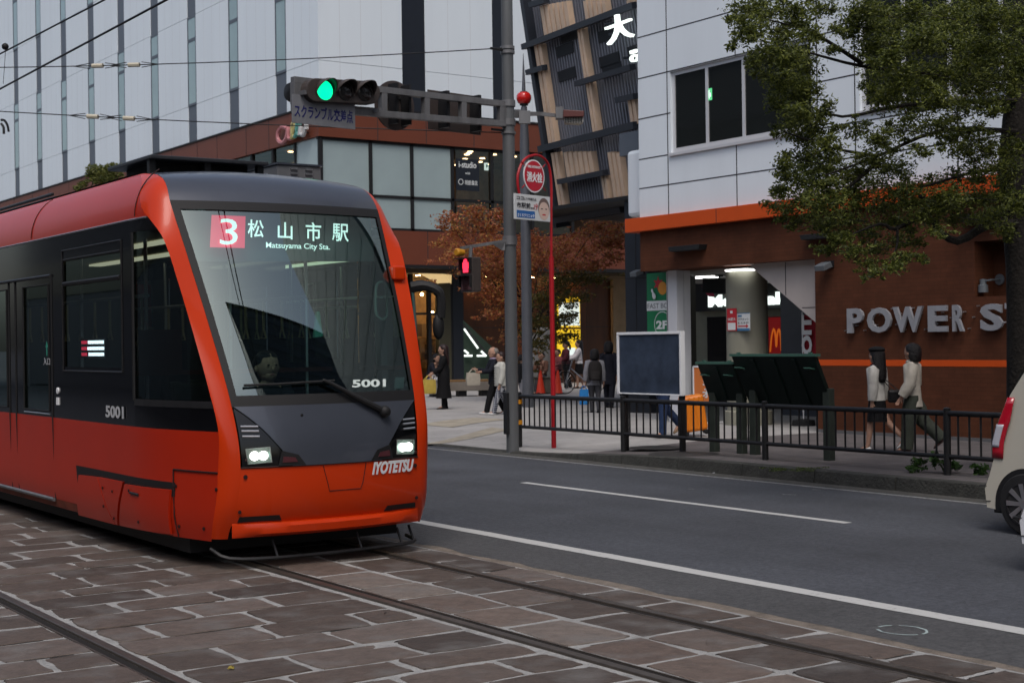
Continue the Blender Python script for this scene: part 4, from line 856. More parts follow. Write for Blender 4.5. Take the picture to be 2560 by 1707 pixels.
# near side: gloss black band with openings
w1 = [d_hitS(x, y) for x, y in ((148, 600), (278, 600), (148, 845), (278, 845))]
cabL = d_hitS(307, 750).y; W1a, W1b = d_hitS(278, 750).y, d_hitS(148, 750).y; Wz0, Wz1 = w1[3].z+.0, d_hitS(270, 577).z
dR, dL = d_hitS(120, 800).y, d_hitS(37, 800).y; g1, g2 = d_hitS(113, 800).y, d_hitS(55, 800).y; dz0, dz1 = d_hitS(80, 940).z, 2.36
g3, g4 = d_hitS(17, 800).y, d_hitS(17, 800).y+.75; cz0 = d_hitS(400, 918).z; cz1 = 2.70
holes = [(cabL, None, cz0, cz1), (W1a, W1b, Wz0, Wz1), (g1, g2, dz0, dz1), (g3, g4, dz0, dz1), (g4+.55, g4+2.3, Wz0, Wz1), (g4+2.7, g4+4.4, Wz0, Wz1)]
def band(side):
    ysb = sorted({y for h in holes for y in h[:2] if y}|{YEND}); zsb = sorted({1.09, 2.81}|{z for h in holes for z in h[2:]}); m = MB()
    def hole(ya, yb, za, zb): return any(h[2] <= za+1e-4 and zb <= h[3]+1e-4 and ((h[1] is None and yb <= h[0]+1e-4) or (h[1] and h[0] <= ya+1e-4 and yb <= h[1]+1e-4)) for h in holes)
    ysb = [None]+ysb
    for za, zb in zip(zsb, zsb[1:]):
        for a, b in zip(ysb, ysb[1:]):
            if hole(a if a else 0, b, za, zb): continue
            rows = []
            for i in range(4):
                z = za+(zb-za)*i/3; y0 = yo(z) if a is None else a; rows.append([SS(y0+(b-y0)*j/6, z, 0, side) for j in range(7)])
            m.grid(rows)
    if side < 0: m.f = [f[::-1] for f in m.f]
    obj('side_band', m, GBLACK, tram, True)
    def pane(name, h, mat):
        rows = []
        for i in range(7):
            z = h[2]+(h[3]-h[2])*i/6; y0 = yo(z) if h[1] is None else h[0]; y1 = h[0] if h[1] is None else h[1]; rows.append([SS(y0+(y1-y0)*j/6, z, -.012, side) for j in range(7)])
        q = MB(); q.grid(rows)
        if side < 0: q.f = [f[::-1] for f in q.f]
        return obj(name, q, mat, tram, True)
    for k, h in enumerate(holes): pane('side_window', h, SGLASS)
band(-1); band(1)
# window trims, door seams and rails on the near side
def linS(name, pts, r, mat, off=.003): m = MB(); m.tube([SS(y, z, off) for y, z in pts], r, 6); return obj(name, m, mat, tram)
SEAM = M('panel_gap', (.02, .006, .006), .7)
e = .035
wf = linS('window_trim', [(W1a-e, Wz0-e), (W1b+e, Wz0-e), (W1b+e, Wz1+.09), (W1a-e, Wz1+.09), (W1a-e, Wz0-e)], .008, DKMET)
m = MB(); zv = d_hitS(210, 645).z
for z in (zv,): m.tube([SS(W1a, z, .0), SS(W1b, z, .0)], .022, 6)
m.tube([SS(W1a, Wz1-.0, .0), SS(W1b, Wz1, .0)], .012, 6); obj('vent_rail', m, MBLACK, tram)
for y in (dR, dL, g3-.08): linS('door_seam', [(y, .30), (y, 1.09), (y, 2.44)], .009, MBLACK)
dzt = 2.44; m = MB(); m.tube([SS(dR, dzt, .008), SS(g4+.1, dzt, .008)], .016, 6); obj('door_header', m, DKMET, tram)
m = MB(); m.tube([SS(dR-.0, .31, .02), SS(g4, .31, .02)], .020, 6); obj('door_sill', m, STEEL, tram)
for a, b in ((g1, g2), (g3, g4)): linS('door_glass_trim', [(a+.0, dz0), (b, dz0), (b, dz1), (a, dz1), (a, dz0)], .009, MBLACK)
m = MB(); m.tube([SS(g1, dz0-.03, .004), SS(g2, dz0-.03, .004)], .006, 6); obj('glass_rail', m, SILVER, tram)
p = d_hitS(134, 897, .0); m = MB(); m.rev([(.03, 0), (.03, .012), (.001, .014)], p, 12, (-1, 0, 0)); p2 = d_hitS(134, 921, 0); m.box(p2.x-.012, p2.x+.01, p2.y-.03, p2.y+.03, p2.z-.035, p2.z+.035); obj('door_button', m, WHITEP, tram)
linS('cab_window_trim', [(cabL, cz0-.02), (cabL, cz1), ], .014, MBLACK)
m = MB(); m.grid([[SS(yo(z)+(cabL-yo(z))*j/6, z, .004) for j in range(7)] for z in (cz0-.06, cz0-.005)]); m.f = [f[::-1] for f in m.f]; obj('cab_window_ledge', m, DKMET, tram)
def sideText(body, x0, y0, x1, h, mat, off=.004, bold=0.):
    a, b = d_hitS(x0, y0, off), d_hitS(x1, y0, off); a = V((a.x, a.y, a.z)); b = V((b.x, b.y, a.z)); return text(body, a, b-a, (0, 0, 1), (b-a).length, h, mat, parent=tram, ext=.002, bold=bold)
NUM = M('silver_numerals', (.50, .51, .53), .4, .2)
sideText('5001', 243, 958, 284, .105, NUM, .012, .03)
sideText('入口', 100, 838, 115, .07, NUM, .012)
m = MB(); a = d_hitS(108, 817, .004); m.prism([a+V((0, .015, 0)), a+V((0, -.015, 0)), a+V((0, -.015, .08)), a+V((0, -.04, .08)), a+V((0, 0, .14)), a+V((0, .04, .08)), a+V((0, .015, .08))], (-.003, 0, 0)); obj('door_arrow', m, M('door_arrow_green', (.02, .20, .14), .5), tram)
# led panel inside the side window
A, B = d_hitS(242, 822, -.10), d_hitS(185, 778, -.10); z0, z1 = A.z, B.z
m = MB(); m.box(A.x, A.x+.03, A.y, B.y, z0, z1); ld = obj('led_panel', m, MBLACK, tram)
for f0, f1, g0_, mt in ((.05, .3, .72, LEDR), (.32, .97, .72, LEDW2), (.05, .3, .40, LEDR), (.30, .98, .40, LEDW2), (.05, .28, .10, LEDR), (.34, .97, .10, LEDW2)):
    m = MB(); n = 9; 
    for k in range(n):
        t0 = f0+(f1-f0)*k/n; t1 = t0+(f1-f0)/n*.78; m.box(A.x-.004, A.x-.001, A.y+(B.y-A.y)*(1-t1), A.y+(B.y-A.y)*(1-t0), z0+(z1-z0)*g0_, z0+(z1-z0)*(g0_+.17))
    obj('led_text', m, mt, ld)
# skirt fairings with the dark gap above the bogie
def quadS(name, pts, mat, off, solid=.02, par=tram, sub=6):
    P = [(d_hitS(x, y).y, d_hitS(x, y).z) for x, y in pts]; rows = []
    for i in range(sub+1):
        t = i/sub; a = (P[3][0]+(P[0][0]-P[3][0])*t, P[3][1]+(P[0][1]-P[3][1])*t); b = (P[2][0]+(P[1][0]-P[2][0])*t, P[2][1]+(P[1][1]-P[2][1])*t)
        rows.append([SS(a[0]+(b[0]-a[0])*j/8, a[1]+(b[1]-a[1])*j/8, off) for j in range(9)])
    m = MB(); m.grid(rows); n = len(rows[0]); bd = [r[:] for r in rows]
    ring = [rows[0][j] for j in range(n)]+[rows[i][-1] for i in range(1, sub+1)]+[rows[-1][j] for j in range(n-2, -1, -1)]+[rows[i][0] for i in range(sub-1, 0, -1)]
    m.grid([[p+V((solid, 0, 0)) for p in ring], ring], True); return obj(name, m, mat, par, True, angle=30)
quadS('bogie_gap', [(176, 1068), (403, 1108), (402, 1140), (180, 1112)], MBLACK, .006, .005)
quadS('skirt_panel', [(186, 1090), (229, 1095), (270, 1204), (186, 1182)], ORANGE_SHADE, .022)
quadS('skirt_panel', [(231, 1095), (288, 1106), (276, 1205), (271, 1203)], ORANGE_SHADE, .024)
quadS('skirt_panel', [(292, 1111), (396, 1124), (398, 1226), (281, 1206)], ORANGE_SHADE, .024)
m = MB(); 
for x, y in ((236, 1120), (258, 1128), (262, 1190), (296, 1126), (318, 1198), (238, 1162)): m = MB(); q = d_hitS(x, y, .026); m.rev([(.012, 0), (.012, .006), (.001, .007)], q, 8, (-1, 0, 0)); obj('skirt_bolt', m, SEAM, tram)
m = MB(); a, b = d_hitS(299, 1131, .027), d_hitS(318, 1136, .027); m.tube([a, b], .012, 6); obj('skirt_handle', m, MBLACK, tram)
# nose cover seam
ys_ = d_hitS(400, 1150).y
def nose_curve(z): return [SS(ys_+(yo(z)-ys_)*k/8, z, .004) for k in range(9)]
m = MB(); m.tube(nose_curve(.775), .007, 5); m.tube([SS(ys_, z, .004) for z in (.24, .4, .6, .775)], .007, 5); obj('nose_seam', m, SEAM, tram)
m = MB()
for x, y in ((440, 1214), (541, 1223), (448, 1315), (510, 1321)): m = MB(); q = hitS(x, y, .002); m.rev([(.014, 0), (.014, .006), (.001, .007)], q, 8, (-1, -.3, 0)); obj('nose_bolt', m, SEAM, tram)
for y in (11.72, 14.6):
    m = MB(); m.tube([SS(y, 2.83+.4*k/8, .003) for k in range(9)], .005, 5); obj('roof_edge_seam', m, SEAM, tram)
# rear closing wall and roof
m = MB(); prof = [SS(YEND, .22+(3.24-.22)*k/20, 0, -1) for k in range(21)]; m.add(prof+[mirror(p) for p in prof[::-1]], [tuple(range(42))]); obj('rear_wall', m, ORANGE_SHADE, tram)
rows = [[FS(-1+2*j/24, z) for j in range(25)] for z in [2.93+.31*i/14 for i in range(15)]]
last = rows[-1]
for i in range(1, 9): rows.append([V((p.x, p.y+(YEND-12.1)*(i/8)**1.6, p.z+.02)) for p in last])
m = MB(); m.grid(rows); obj('roof', m, TGREY, tram, True)
# windscreen, frame, destination sign
patchF('windscreen', Z1, Z2, lambda z: -.985, lambda z: .985, WGLASS, -.006, 40, 40)
def fr(z0, z1, sl, sr, nu, nv): patchF('windscreen_frame', z0, z1, sl, sr, MBLACK, .004, nu, nv)
fr(Z1-.015, Z2+.01, lambda z: -1, lambda z: -.935, 4, 24); fr(Z1-.015, Z2+.01, lambda z: .955, lambda z: 1, 4, 24)
fr(Z2-.065, Z2+.01, lambda z: -.935, lambda z: .955, 30, 3); fr(Z1-.015, Z1+.07, lambda z: -.935, lambda z: .955, 30, 3)
ds = -.16
def dest(body, x0, y0, x1, y1, mat, bold=0., ext=0):
    a, b = d_hitF(x0, y1, ds), d_hitF(x1, y1, ds); h = (d_hitF(x0, y0, ds)-a); rt = b-a; rt.z = 0
    a2 = d_hitF(x0, y0, ds); return text(body, a, rt, h, rt.length, h.length, mat, parent=tram, ext=0, bold=bold)
a, b, c, d = [d_hitF(x, y, ds-.012) for x, y in ((482, 568), (562, 570), (564, 497), (486, 494))]
m = MB(); m.quad(a, b, c, d); obj('route_panel', m, LEDR, tram)
dest('3', 505, 502, 546, 562, LEDW, .0)
for ch, x0, y0, x1, y1 in (('松', 569, 504, 606, 545), ('山', 638, 510, 672, 549), ('市', 702, 510, 738, 553), ('駅', 763, 513, 801, 554)): dest(ch, x0, y0, x1, y1, LEDW, .012)
dest('Matsuyama City Sta.', 611, 556, 758, 573, LEDW, .01)
a, b, c, d = [d_hitF(x, y, ds-.05) for x, y in ((425, 600), (860, 600), (850, 488), (408, 484))]
m = MB(); m.prism([a, b, c, d], (0, .04, 0)); obj('destination_housing', m, M('sign_housing', (.085, .10, .10), .6), tram)
a = d_hitF(809, 890, .0); b = d_hitF(886, 888, .0); up = d_hitF(809, 872, .0)-a
text('5001', a, b-a, up, (b-a).length, up.length, M('pale_numerals', (.60, .68, .66), .5), parent=tram, ext=.002, bold=.03)
m = MB(); m.add([d_hitF(x, y, -.02) for x, y in ((905, 893), (927, 891), (929, 866), (908, 866))], [(0, 1, 2, 3)]); obj('cab_notice', m, M('pale_sticker', (.30, .36, .35), .5), tram)
# front: grey shield, lamps, bumper
SG = [(Z0, .50), (.90, .565), (1.0, .66), (1.1, .76), (1.2, .88), (1.275, .985)]
def sg_(z): return catmull(SG, z)
patchF('front_shield', Z0, 1.275, lambda z: -sg_(z), lambda z: sg_(z), TGREY, .012, 30, 16)
for s in (-1, 1):
    lo_, hi_ = (lambda z: -.985, lambda z: -sg_(z)) if s < 0 else (lambda z: sg_(z), lambda z: .985)
    patchF('lamp_cover', Z0, 1.275, lo_, hi_, GBLACK, -.004, 10, 14)
    def lamp(nm, pts, mat, off, par=tram): m = MB(); m.prism([FS(s*a if s > 0 else -a, z, off) for a, z in (pts if s > 0 else pts)], (0, .02, 0)); return obj(nm, m, mat, par)
    h = lamp('headlamp', [(.70, .845), (.93, .835), (.945, .955), (.71, .965)], M('lamp_reflector', (.35, .38, .36), .2, .6) if s < 0 else bpy.data.materials['lamp_reflector'], .006)
    for bx in (.78, .865): m = MB(); c = FS(s*bx, .898, .006); m.ell(c, .040, .014, .036, 12, 8); obj('bulb', m, HEADL, h, True)
    lamp('lamp_lens', [(.72, .85), (.925, .842), (.935, .948), (.725, .957)], BGLASS, .018, h)
    for z in (1.045, 1.085, 1.12): m = MB(); m.tube([FS(s*.80 if s > 0 else -.80, z, .006), FS(s*.96, z+.004, .006)], .009, 6); obj('marker_lamp', m, SILVER, tram)
    m = MB(); m.prism([FS(s*.64, Z0+.005, .016), FS(s*.365, Z0+.005, .016), FS(s*.44, .895, .016), FS(s*.60, .93, .016)][::1], (0, .01, 0)); lc = obj('fog_lamp', m, MBLACK, tram)
    m = MB(); m.prism([FS(s*.60, Z0+.03, .02), FS(s*.45, Z0+.03, .02), FS(s*.475, .875, .02), FS(s*.59, .885, .02)], (0, .01, 0)); obj('reflector', m, M('dull_red_reflector', (.07, .02, .025), .3) if 'dull_red_reflector' not in bpy.data.materials else bpy.data.materials['dull_red_reflector'], lc)
    m = MB(); m.prism([FS(s*.955, .388, .008), FS(s*.55, .388, .008), FS(s*.585, .432, .008), FS(s*.95, .432, .008)], (0, .01, 0)); obj('bumper_slot', m, MBLACK, tram)
    m = MB(); q = FS(s*.955, .74, .004); m.rev([(.017, 0), (.017, .006), (.001, .007)], q, 10, (0, -1, 0)); q = FS(s*.95, .87, .004) if s < 0 else FS(.965, .85, .004); m.rev([(.012, 0), (.012, .006), (.001, .007)], q, 10, (0, -1, 0)); q = FS(s*.965, .47, .004); m.rev([(.014, 0), (.014, .006), (.001, .007)], q, 10, (0, -1, 0)); obj('front_bolt', m, SEAM, tram)
patchF('bumper', .36, Z0, lambda z: -1, lambda z: 1, ORANGE, 0, 30, 12)
rows = [[FS(-1+2*j/30, .375)+V((0, dy*(1-abs(-1+2*j/30)**6), dz)) for j in range(31)] for dy, dz in ((.0, .0), (-.035, -.005), (-.05, -.03), (-.04, -.085), (.0, -.11), (.3, -.11))]
m = MB(); m.grid(rows); m.f = [f[::-1] for f in m.f]; obj('bumper_lip', m, ORANGE, tram, True)
m = MB(); m.tube([FS(-1+2*j/20, Z0, .004) for j in range(21)], .006, 5); m.tube([FS(s, z, .003) for s, z in ((-.18, .80), (-.12, .64), (-.105, .595), (.245, .595), (.27, .64), (.31, .80))], .0035, 5); obj('front_seam', m, SEAM, tram)
a, b = d_hitF(853, 1090, .0), d_hitF(944, 1082, .0); b.z = a.z+(b.z-a.z)*.3; up = d_hitF(853, 1072, .004)-a
lt = text('IYOTETSU', a+V((0, -.012, 0)), b-a, up+V((.012, 0, 0)), (b-a).length, .105, WHITEP, parent=tram, ext=.003, bold=.045)
q = d_hitF(693, 953, .012); m = MB(); m.rev([(.012, 0), (.012, .006), (.001, .008)], q, 10, (0, -1, 0)); obj('front_bolt', m, MBLACK, tram)
# wiper, mirror
wp = [d_hitF(x, y, .05) for x, y in ((884, 945), (830, 918), (760, 880), (742, 872))]
m = MB(); m.tube(wp, [.028, .024, .016, .012], 8); m.ell(wp[0], .05, .05, .05); wo = obj('wiper_arm', m, MBLACK, tram, True)
m = MB(); m.tube([d_hitF(x, y, .03) for x, y in ((560, 885), (640, 882), (700, 878), (768, 874))], .010, 6); obj('wiper_blade', m, RUBBER, wo)
m = MB(); a = FS(1, 2.32); m.box(a.x-.02, a.x+.10, a.y-.05, a.y+.08, 2.30, 2.42); obj('mirror_mount', m, ORANGE, tram, bev=.015)
DM = 13.0
m = MB(); m.tube(smooth_path([d_atd(x, y, DM) for x, y in ((945, 660), (975, 656), (1005, 668), (1013, 690), (1012, 730))], 4), [.05]*4+[.045]*6+[.04]*7, 8); mo = obj('mirror_arm', m, MBLACK, tram, True)
m = MB(); c = d_atd(1007, 750, DM); m.ell(c, .055, .045, .115, 12, 10); obj('mirror', m, MBLACK, mo, True)
m = MB(); m.tube(smooth_path([d_atd(x, y, DM) for x, y in ((948, 672), (953, 740), (956, 800))], 3), .035, 6, .4); obj('side_glass_edge', m, M('teal_glass_edge', (.06, .12, .115), .1), tram)
# underbody and life guard
m = MB(); m.box(TC-.95, TC+.95, 11.1, YEND-.1, .10, .24); obj('underbody', m, MBLACK, tram)
m = MB()
for y in (12.2, 13.9, 20.2): 
    for x in (4.86, 6.01): m.rev([(.24, -.06), (.26, -.05), (.26, .05), (.24, .06)], (x, y, .29), 20, (1, 0, 0))
obj('wheel', m, DKMET, tram)
def under(x, y, Y): return ony(x, y, Y)
z4 = lambda x, y: (500+x/3.409, 960+y/3.409)
m = MB(); bar = [V((4.52, 10.75, .17)), V((4.62, 10.62, .10)), V((5.0, 10.52, .085)), V((5.6, 10.50, .085)), V((6.1, 10.53, .09)), V((6.28, 10.6, .10)), V((6.31, 10.8, .12))]
m.tube(smooth_path(bar, 3), .016, 6); obj('guard_bar', m, DKMET, tram, True)
m = MB()
for x, y in ((4.98, 10.52), (5.72, 10.505), (6.12, 10.54), (6.28, 10.62)): m.tube([(x, y, .09), (x-.015, y+.06, .22)], .012, 6)
obj('guard_stay', m, DKMET, tram)
# interior
m = MB(); m.box(TC-.92, TC+.92, 11.3, YEND-.1, .30, .36); obj('cab_floor', m, MBLACK, tram)
m = MB(); m.box(TC-1.0, TC+1.0, 12.2, YEND-.1, 2.74, 2.78); obj('interior_ceiling', m, M('interior_ceiling', (.34, .31, .22), .6), tram)
m = MB(); m.box(TC-1.02, TC+1.02, 17.6, 17.65, .36, 2.74); obj('partition', m, M('interior_dark', (.03, .035, .035), .6), tram)
m = MB(); m.box(TC-.45, TC-.3, 12.6, 17.2, 2.715, 2.735); m.box(TC+.3, TC+.45, 12.6, 17.2, 2.715, 2.735); obj('ceiling_lamp', m, M('lit_tram_lamp', (.8, .75, .6), .5, emit=(1, .88, .62), es=.7), tram)
m = MB(); m.box(TC-.84, TC+.84, 10.85, 11.25, .8, 1.22); m.box(TC-.1, TC+.5, 11.25, 11.6, .36, 1.0); obj('dashboard', m, M('dashboard_grey', (.02, .023, .024), .6), tram, bev=.03)
m = MB(); m.box(TC-1.0, TC+1.0, 12.35, 12.38, 1.50, 1.54); m.box(TC-.9, TC-.5, 12.33, 12.36, 1.54, 1.9); obj('cab_partition', m, M('red_partition', (.12, .025, .015), .6), tram)
m = MB()
for x in (TC-.78, TC+.78): m.tube([(x, 12.4, 2.2), (x, 17.4, 2.2)], .016, 6)
for y in (12.45, 14.2, 16): m.tube([(TC-.78, y, .4), (TC-.78, y, 2.7)], .017, 6); m.tube([(TC+.78, y, .4), (TC+.78, y, 2.7)], .017, 6)
obj('grab_rail', m, SILVER, tram)
for x in (TC-.78, TC+.78):
    for k in range(9):
        y = 12.55+k*.42; m = MB(); m.box(x-.012, x+.012, y-.006, y+.006, 1.92, 2.2); m.tube([(x, y-.0, 1.93), (x, y-.055, 1.82), (x, y+.055, 1.82), (x, y, 1.93)], .010, 6); obj('hanging_strap', m, M('cream_strap', (.45, .40, .24), .5) if 'cream_strap' not in bpy.data.materials else bpy.data.materials['cream_strap'], tram)
m = MB()
for k in range(5):
    for x in (TC-.75, TC+.75): y = 13.2+k*.8; m.box(x-.22, x+.22, y, y+.42, .36, .82); m.box(x-.22, x+.22, y+.36, y+.44, .82, 1.35)
obj('seat', m, M('seat_fabric', (.03, .05, .045), .9), tram, bev=.04)
m = MB(); m.tube(smooth_path([d_hitF(x, y, -.28) for x, y in ((862, 690), (866, 726), (888, 728), (886, 655), (866, 653), (862, 690))], 3), .012, 6); obj('cab_grab_handle', m, M('pale_handle', (.35, .45, .42), .4), tram)
p = d_hitF(727, 735, -.3); m = MB(); m.prism([d_hitF(x, y, -.3) for x, y in ((722, 775), (742, 772), (734, 715), (728, 715))], (0, .03, 0)); obj('cab_pennant', m, M('green_pennant', (.10, .34, .26), .6), tram)
# roof gear
RF = 3.27
cv = MB(); A = ony(375, 396, 12.35); Bq = ony(672, 414, 12.35); zt = A.z
cv.prism([(A.x, 12.35, zt), (Bq.x, 12.35, zt), (Bq.x, 13.45, zt), (A.x, 13.45, zt)], (0, 0, .035)); obj('roof_cover', cv, M('dark_roof_cover', (.025, .027, .032), .4), tram, bev=.008)
m = MB(); m.box(A.x+.15, Bq.x-.1, 12.6, 13.35, RF-.05, zt); obj('roof_plinth', m, MBLACK, tram)
m = MB()
for x in (A.x+.05, (A.x+Bq.x)/2, Bq.x-.05): m = MB(); m.box(x-.03, x+.03, 12.42, 12.48, RF-.02, zt); obj('cover_post', m, DKMET, tram)
A = ony(693, 411, 12.7); Bq = ony(803, 415, 12.7); m = MB(); m.box(A.x, Bq.x, 12.7, 14.4, RF-.1, A.z); ac = obj('roof_unit', m, M('roof_unit_grey', (.105, .108, .115), .5, var=.12), tram, bev=.012)
m = MB(); m.box(A.x-.012, Bq.x+.012, 12.685, 14.42, A.z, A.z+.018); obj('unit_lid', m, TGREY, ac)
m = MB()
for fx_ in (.36, .70):
    for k in range(3): m = MB(); x = A.x+(Bq.x-A.x)*fx_; z = A.z-.035-.042*k; m.box(x-.035, x+.035, 12.676, 12.70, z-.008, z+.008); obj('louvre', m, SILVER, ac)
for k in range(2):
    for y in (12.95, 13.25): m = MB(); m.box(A.x-.02, A.x+.002, y-.04, y+.04, A.z-.08-.045*k, A.z-.065-.045*k); obj('louvre', m, SILVER, ac)
m = MB(); m.box(TC-.5, TC+.6, 15.9, 18, RF-.1, 3.40); m.tube([(TC-.55, 15.8, 3.41), (TC-.55, 18.2, 3.41)], .02, 6); obj('rear_roof_unit', m, DKMET, tram, bev=.02)

# ================================================================== STREET FURNITURE
GY = kz
FXX = 13.63
fence = thing('pipe_railing', 'long black pipe railing with upright bars along the kerb', 'railing', (FXX, 14, .15))
PY = [19.62, 16.93, 13.97, 11.02, 8.07, 5.1]
zt_, zb_ = .865, .37
m = MB(); m.tube([(FXX, PY[0]+.05, zt_), (FXX, PY[-1], zt_)], .033, 10); obj('top_rail', m, FENCE, fence, True)
m = MB(); m.tube([(FXX, PY[0]+.05, zb_), (FXX, PY[-1], zb_)], .027, 10); obj('bottom_rail', m, FENCE, fence, True)
for i, y in enumerate(PY): m = MB(); g = GY(y); m.tube([(FXX+.0, y, g-.05), (FXX, y, zt_+.04)], .042, 12); m.ell((FXX, y, zt_+.05), .044, .044, .02, 12, 5); po = obj('post', m, FENCE, fence, True)
REFL = M('yellow_reflector', (.62, .25, .01), .35)
for z in (zt_-.09, zb_+.07): m = MB(); m.tube([(FXX, PY[0], z-.035), (FXX, PY[0], z+.035)], .05, 12); obj('reflector_band', m, REFL, fence, True)
br0 = MB(); br0.tube([(FXX, 0, zb_), (FXX, 0, zt_)], .0135, 6); bar0 = None
for a, b in zip(PY, PY[1:]):
    for k in range(1, 19):
        y = a+(b-a)*k/19
        if bar0 is None: bar0 = obj('bar', br0, FENCE, fence, True); bar0.location.y += y
        else: c = bar0.copy(); COL.objects.link(c); c.parent = fence; c.location.y = y
bar0.location.y = PY[0]+(PY[1]-PY[0])/19
# signal pole with its mast arm
PX, PYY = 13.09, 19.04; AD = V((-.99, -.143, 0)).normalized(); PD = V((AD.y, -AD.x, 0)); PD = PD if PD.y < 0 else -PD
PB0 = V((PX, PYY, 0))
def armp(x, y, w=0.): d = ray(x*K, y*K); o = PB0+PD*w; t = (o-EYE).dot(PD)/d.dot(PD); return EYE+d*t
sp_ = thing('signal_pole', 'tall weathered grey steel pole carrying the traffic signal arm', 'pole', (PX, PYY, GY(PYY)))
m = MB(); m.tube([(PX, PYY, 0), (PX, PYY, 3.9), (PX, PYY, 9.5)], [.10, .098, .088], 20); obj('shaft', m, POLE, sp_, True)
def band_(y, h, r=.115): z = armp(1178, y).z; m = MB(); m.rev([(r, -h), (r, h)], (PX, PYY, z), 20); return obj('clamp_band', m, STEEL, sp_, True)
for y, h in ((113, .025), (123, .025), (307, .02), (240, .05), (283, .05), (553, .07)): band_(y, h)
m = MB(); z = armp(1178, 120).z; m.tube([(PX, PYY, z), (PX-.35, PYY-.05, z)], .02, 6); m.tube([(PX, PYY, armp(1178, 303).z), (PX-.35, PYY-.05, armp(1178, 303).z)], .02, 6); obj('wire_anchor', m, DKMET, sp_)
m = MB(); m.box(PX-.135, PX-.09, PYY-.05, PYY+.05, .3, .95); obj('control_box', m, DKMET, sp_)
def bar_(P, Q, hw_, hh_, nm, mat, par, up=V((0, 0, 1))): d = (Q-P)/2; m = MB(); m.obox((P+Q)/2, d, PD*hw_, up*hh_); return obj(nm, m, mat, par, bev=.004)
UPV = V((0, 0, 1))
ARM = [((672, 186), (1168, 243)), ((672, 247), (1168, 288))]
tp0, tp1, bt0, bt1 = armp(672, 184), armp(1168, 241), armp(672, 246), armp(1168, 286)
bar_(tp0, tp1, .05, .045, 'arm_chord', STEEL, sp_); bar_(bt0, bt1, .05, .045, 'arm_chord', STEEL, sp_)
for x in (680, 864, 962, 1051, 1148, 1160):
    f = (x-672)/(1168-672); a, b = tp0.lerp(tp1, f), bt0.lerp(bt1, f); m = MB(); m.obox((a+b)/2, AD*(.05 if x not in (680, 1160) else .075), PD*.048, (a-b)/2-UPV*.04 if (a-b).z > 0 else (b-a)/2); obj('arm_strut', m, STEEL, sp_, bev=.004)
sg_t = thing('traffic_signal', 'three lamp traffic signal showing green on the mast arm', 'traffic light', tuple(armp(785, 215, .2)))
A, B = armp(700, 172, .2), armp(872, 245, .2); L0, L1, Lz = armp(704, 206, .2), armp(874, 214, .2), 0
ctr = (L0+L1)/2; half = (L1-L0)/2; hh2 = .165
m = MB(); pts = []
n = 10
for k in range(n+1): a = math.pi/2+math.pi*k/n; pts.append(ctr+(-half.normalized()*(half.length-hh2))*1+half.normalized()*math.cos(a)*hh2+UPV*math.sin(a)*hh2)
for k in range(n+1): a = -math.pi/2+math.pi*k/n; pts.append(ctr+half.normalized()*(half.length-hh2)+half.normalized()*math.cos(a)*hh2+UPV*math.sin(a)*hh2)
m.prism(pts, -PD*.16); obj('housing', m, M('signal_brown', (.045, .036, .033), .55, var=.2, vs=6), sg_t, bev=.012)
hd = half.normalized()
for k, (mt) in enumerate((GREENL, None, None)):
    c = ctr+hd*(-.335+.345*k); m = MB(); m.rev([(.135, 0), (.12, .018), (.07, .032), (.001, .038)], c, 28, tuple(PD)); le = obj('lens', m, mt or M('unlit_lens_%s' % ('amber' if k == 1 else 'red'), (.022, .02, .02), .15), sg_t, True)
    rows = []
    for j in range(23):
        a = rad(-25)+rad(230)*j/22; q = hd*math.cos(a)*.155+UPV*math.sin(a)*.155; ln = .19*max(.10, math.sin(max(0, min(math.pi, (a+.35)*.82))))**1.4+.01
        rows.append([c+q, c+q+PD*ln*.5, c+q+PD*ln-UPV*.015])
    m = MB(); m.grid(rows); obj('visor', m, bpy.data.materials['signal_brown'], sg_t, True, solid=.006)
m = MB(); m.obox(armp(690, 215, .08), AD*.02, PD*.12, UPV*.03); m.obox(armp(862, 255, .08), AD*.02, PD*.12, UPV*.03); obj('bracket', m, STEEL, sg_t)
# signal facing the other way, seen from behind at the arm's end
m = MB(); c = armp(668, 212, -.2); m.rev([(.14, 0), (.12, .04), (.001, .06)], c, 20, tuple(-AD*-1)); o_ = obj('beacon', m, DKMET, sp_, True)
# plate under the signal
pl = thing('road_sign', 'grey plate with blue characters for scramble crossing under the green signal', 'sign', tuple(armp(743, 272, .1)))
q = [armp(672, 282, .1), armp(816, 295, .1), armp(815, 262, .1), armp(672, 247, .1)]
hx = q[1]-q[0]; hx.z = 0; hgt = .40; o0 = q[0]; m = MB(); m.prism([o0, o0+hx, o0+hx+UPV*hgt*.98, o0+UPV*hgt], -PD*.02); obj('plate', m, M('plate_grey', (.16, .165, .18), .5, var=.15, vs=6), pl)
text('スクランブル交差点', o0+hx*.03+UPV*hgt*.20+PD*.001, hx, UPV, hx.length*.93, hgt*.46, M('sign_blue', (.010, .012, .10), .5), parent=pl, ext=.003, bold=.015)
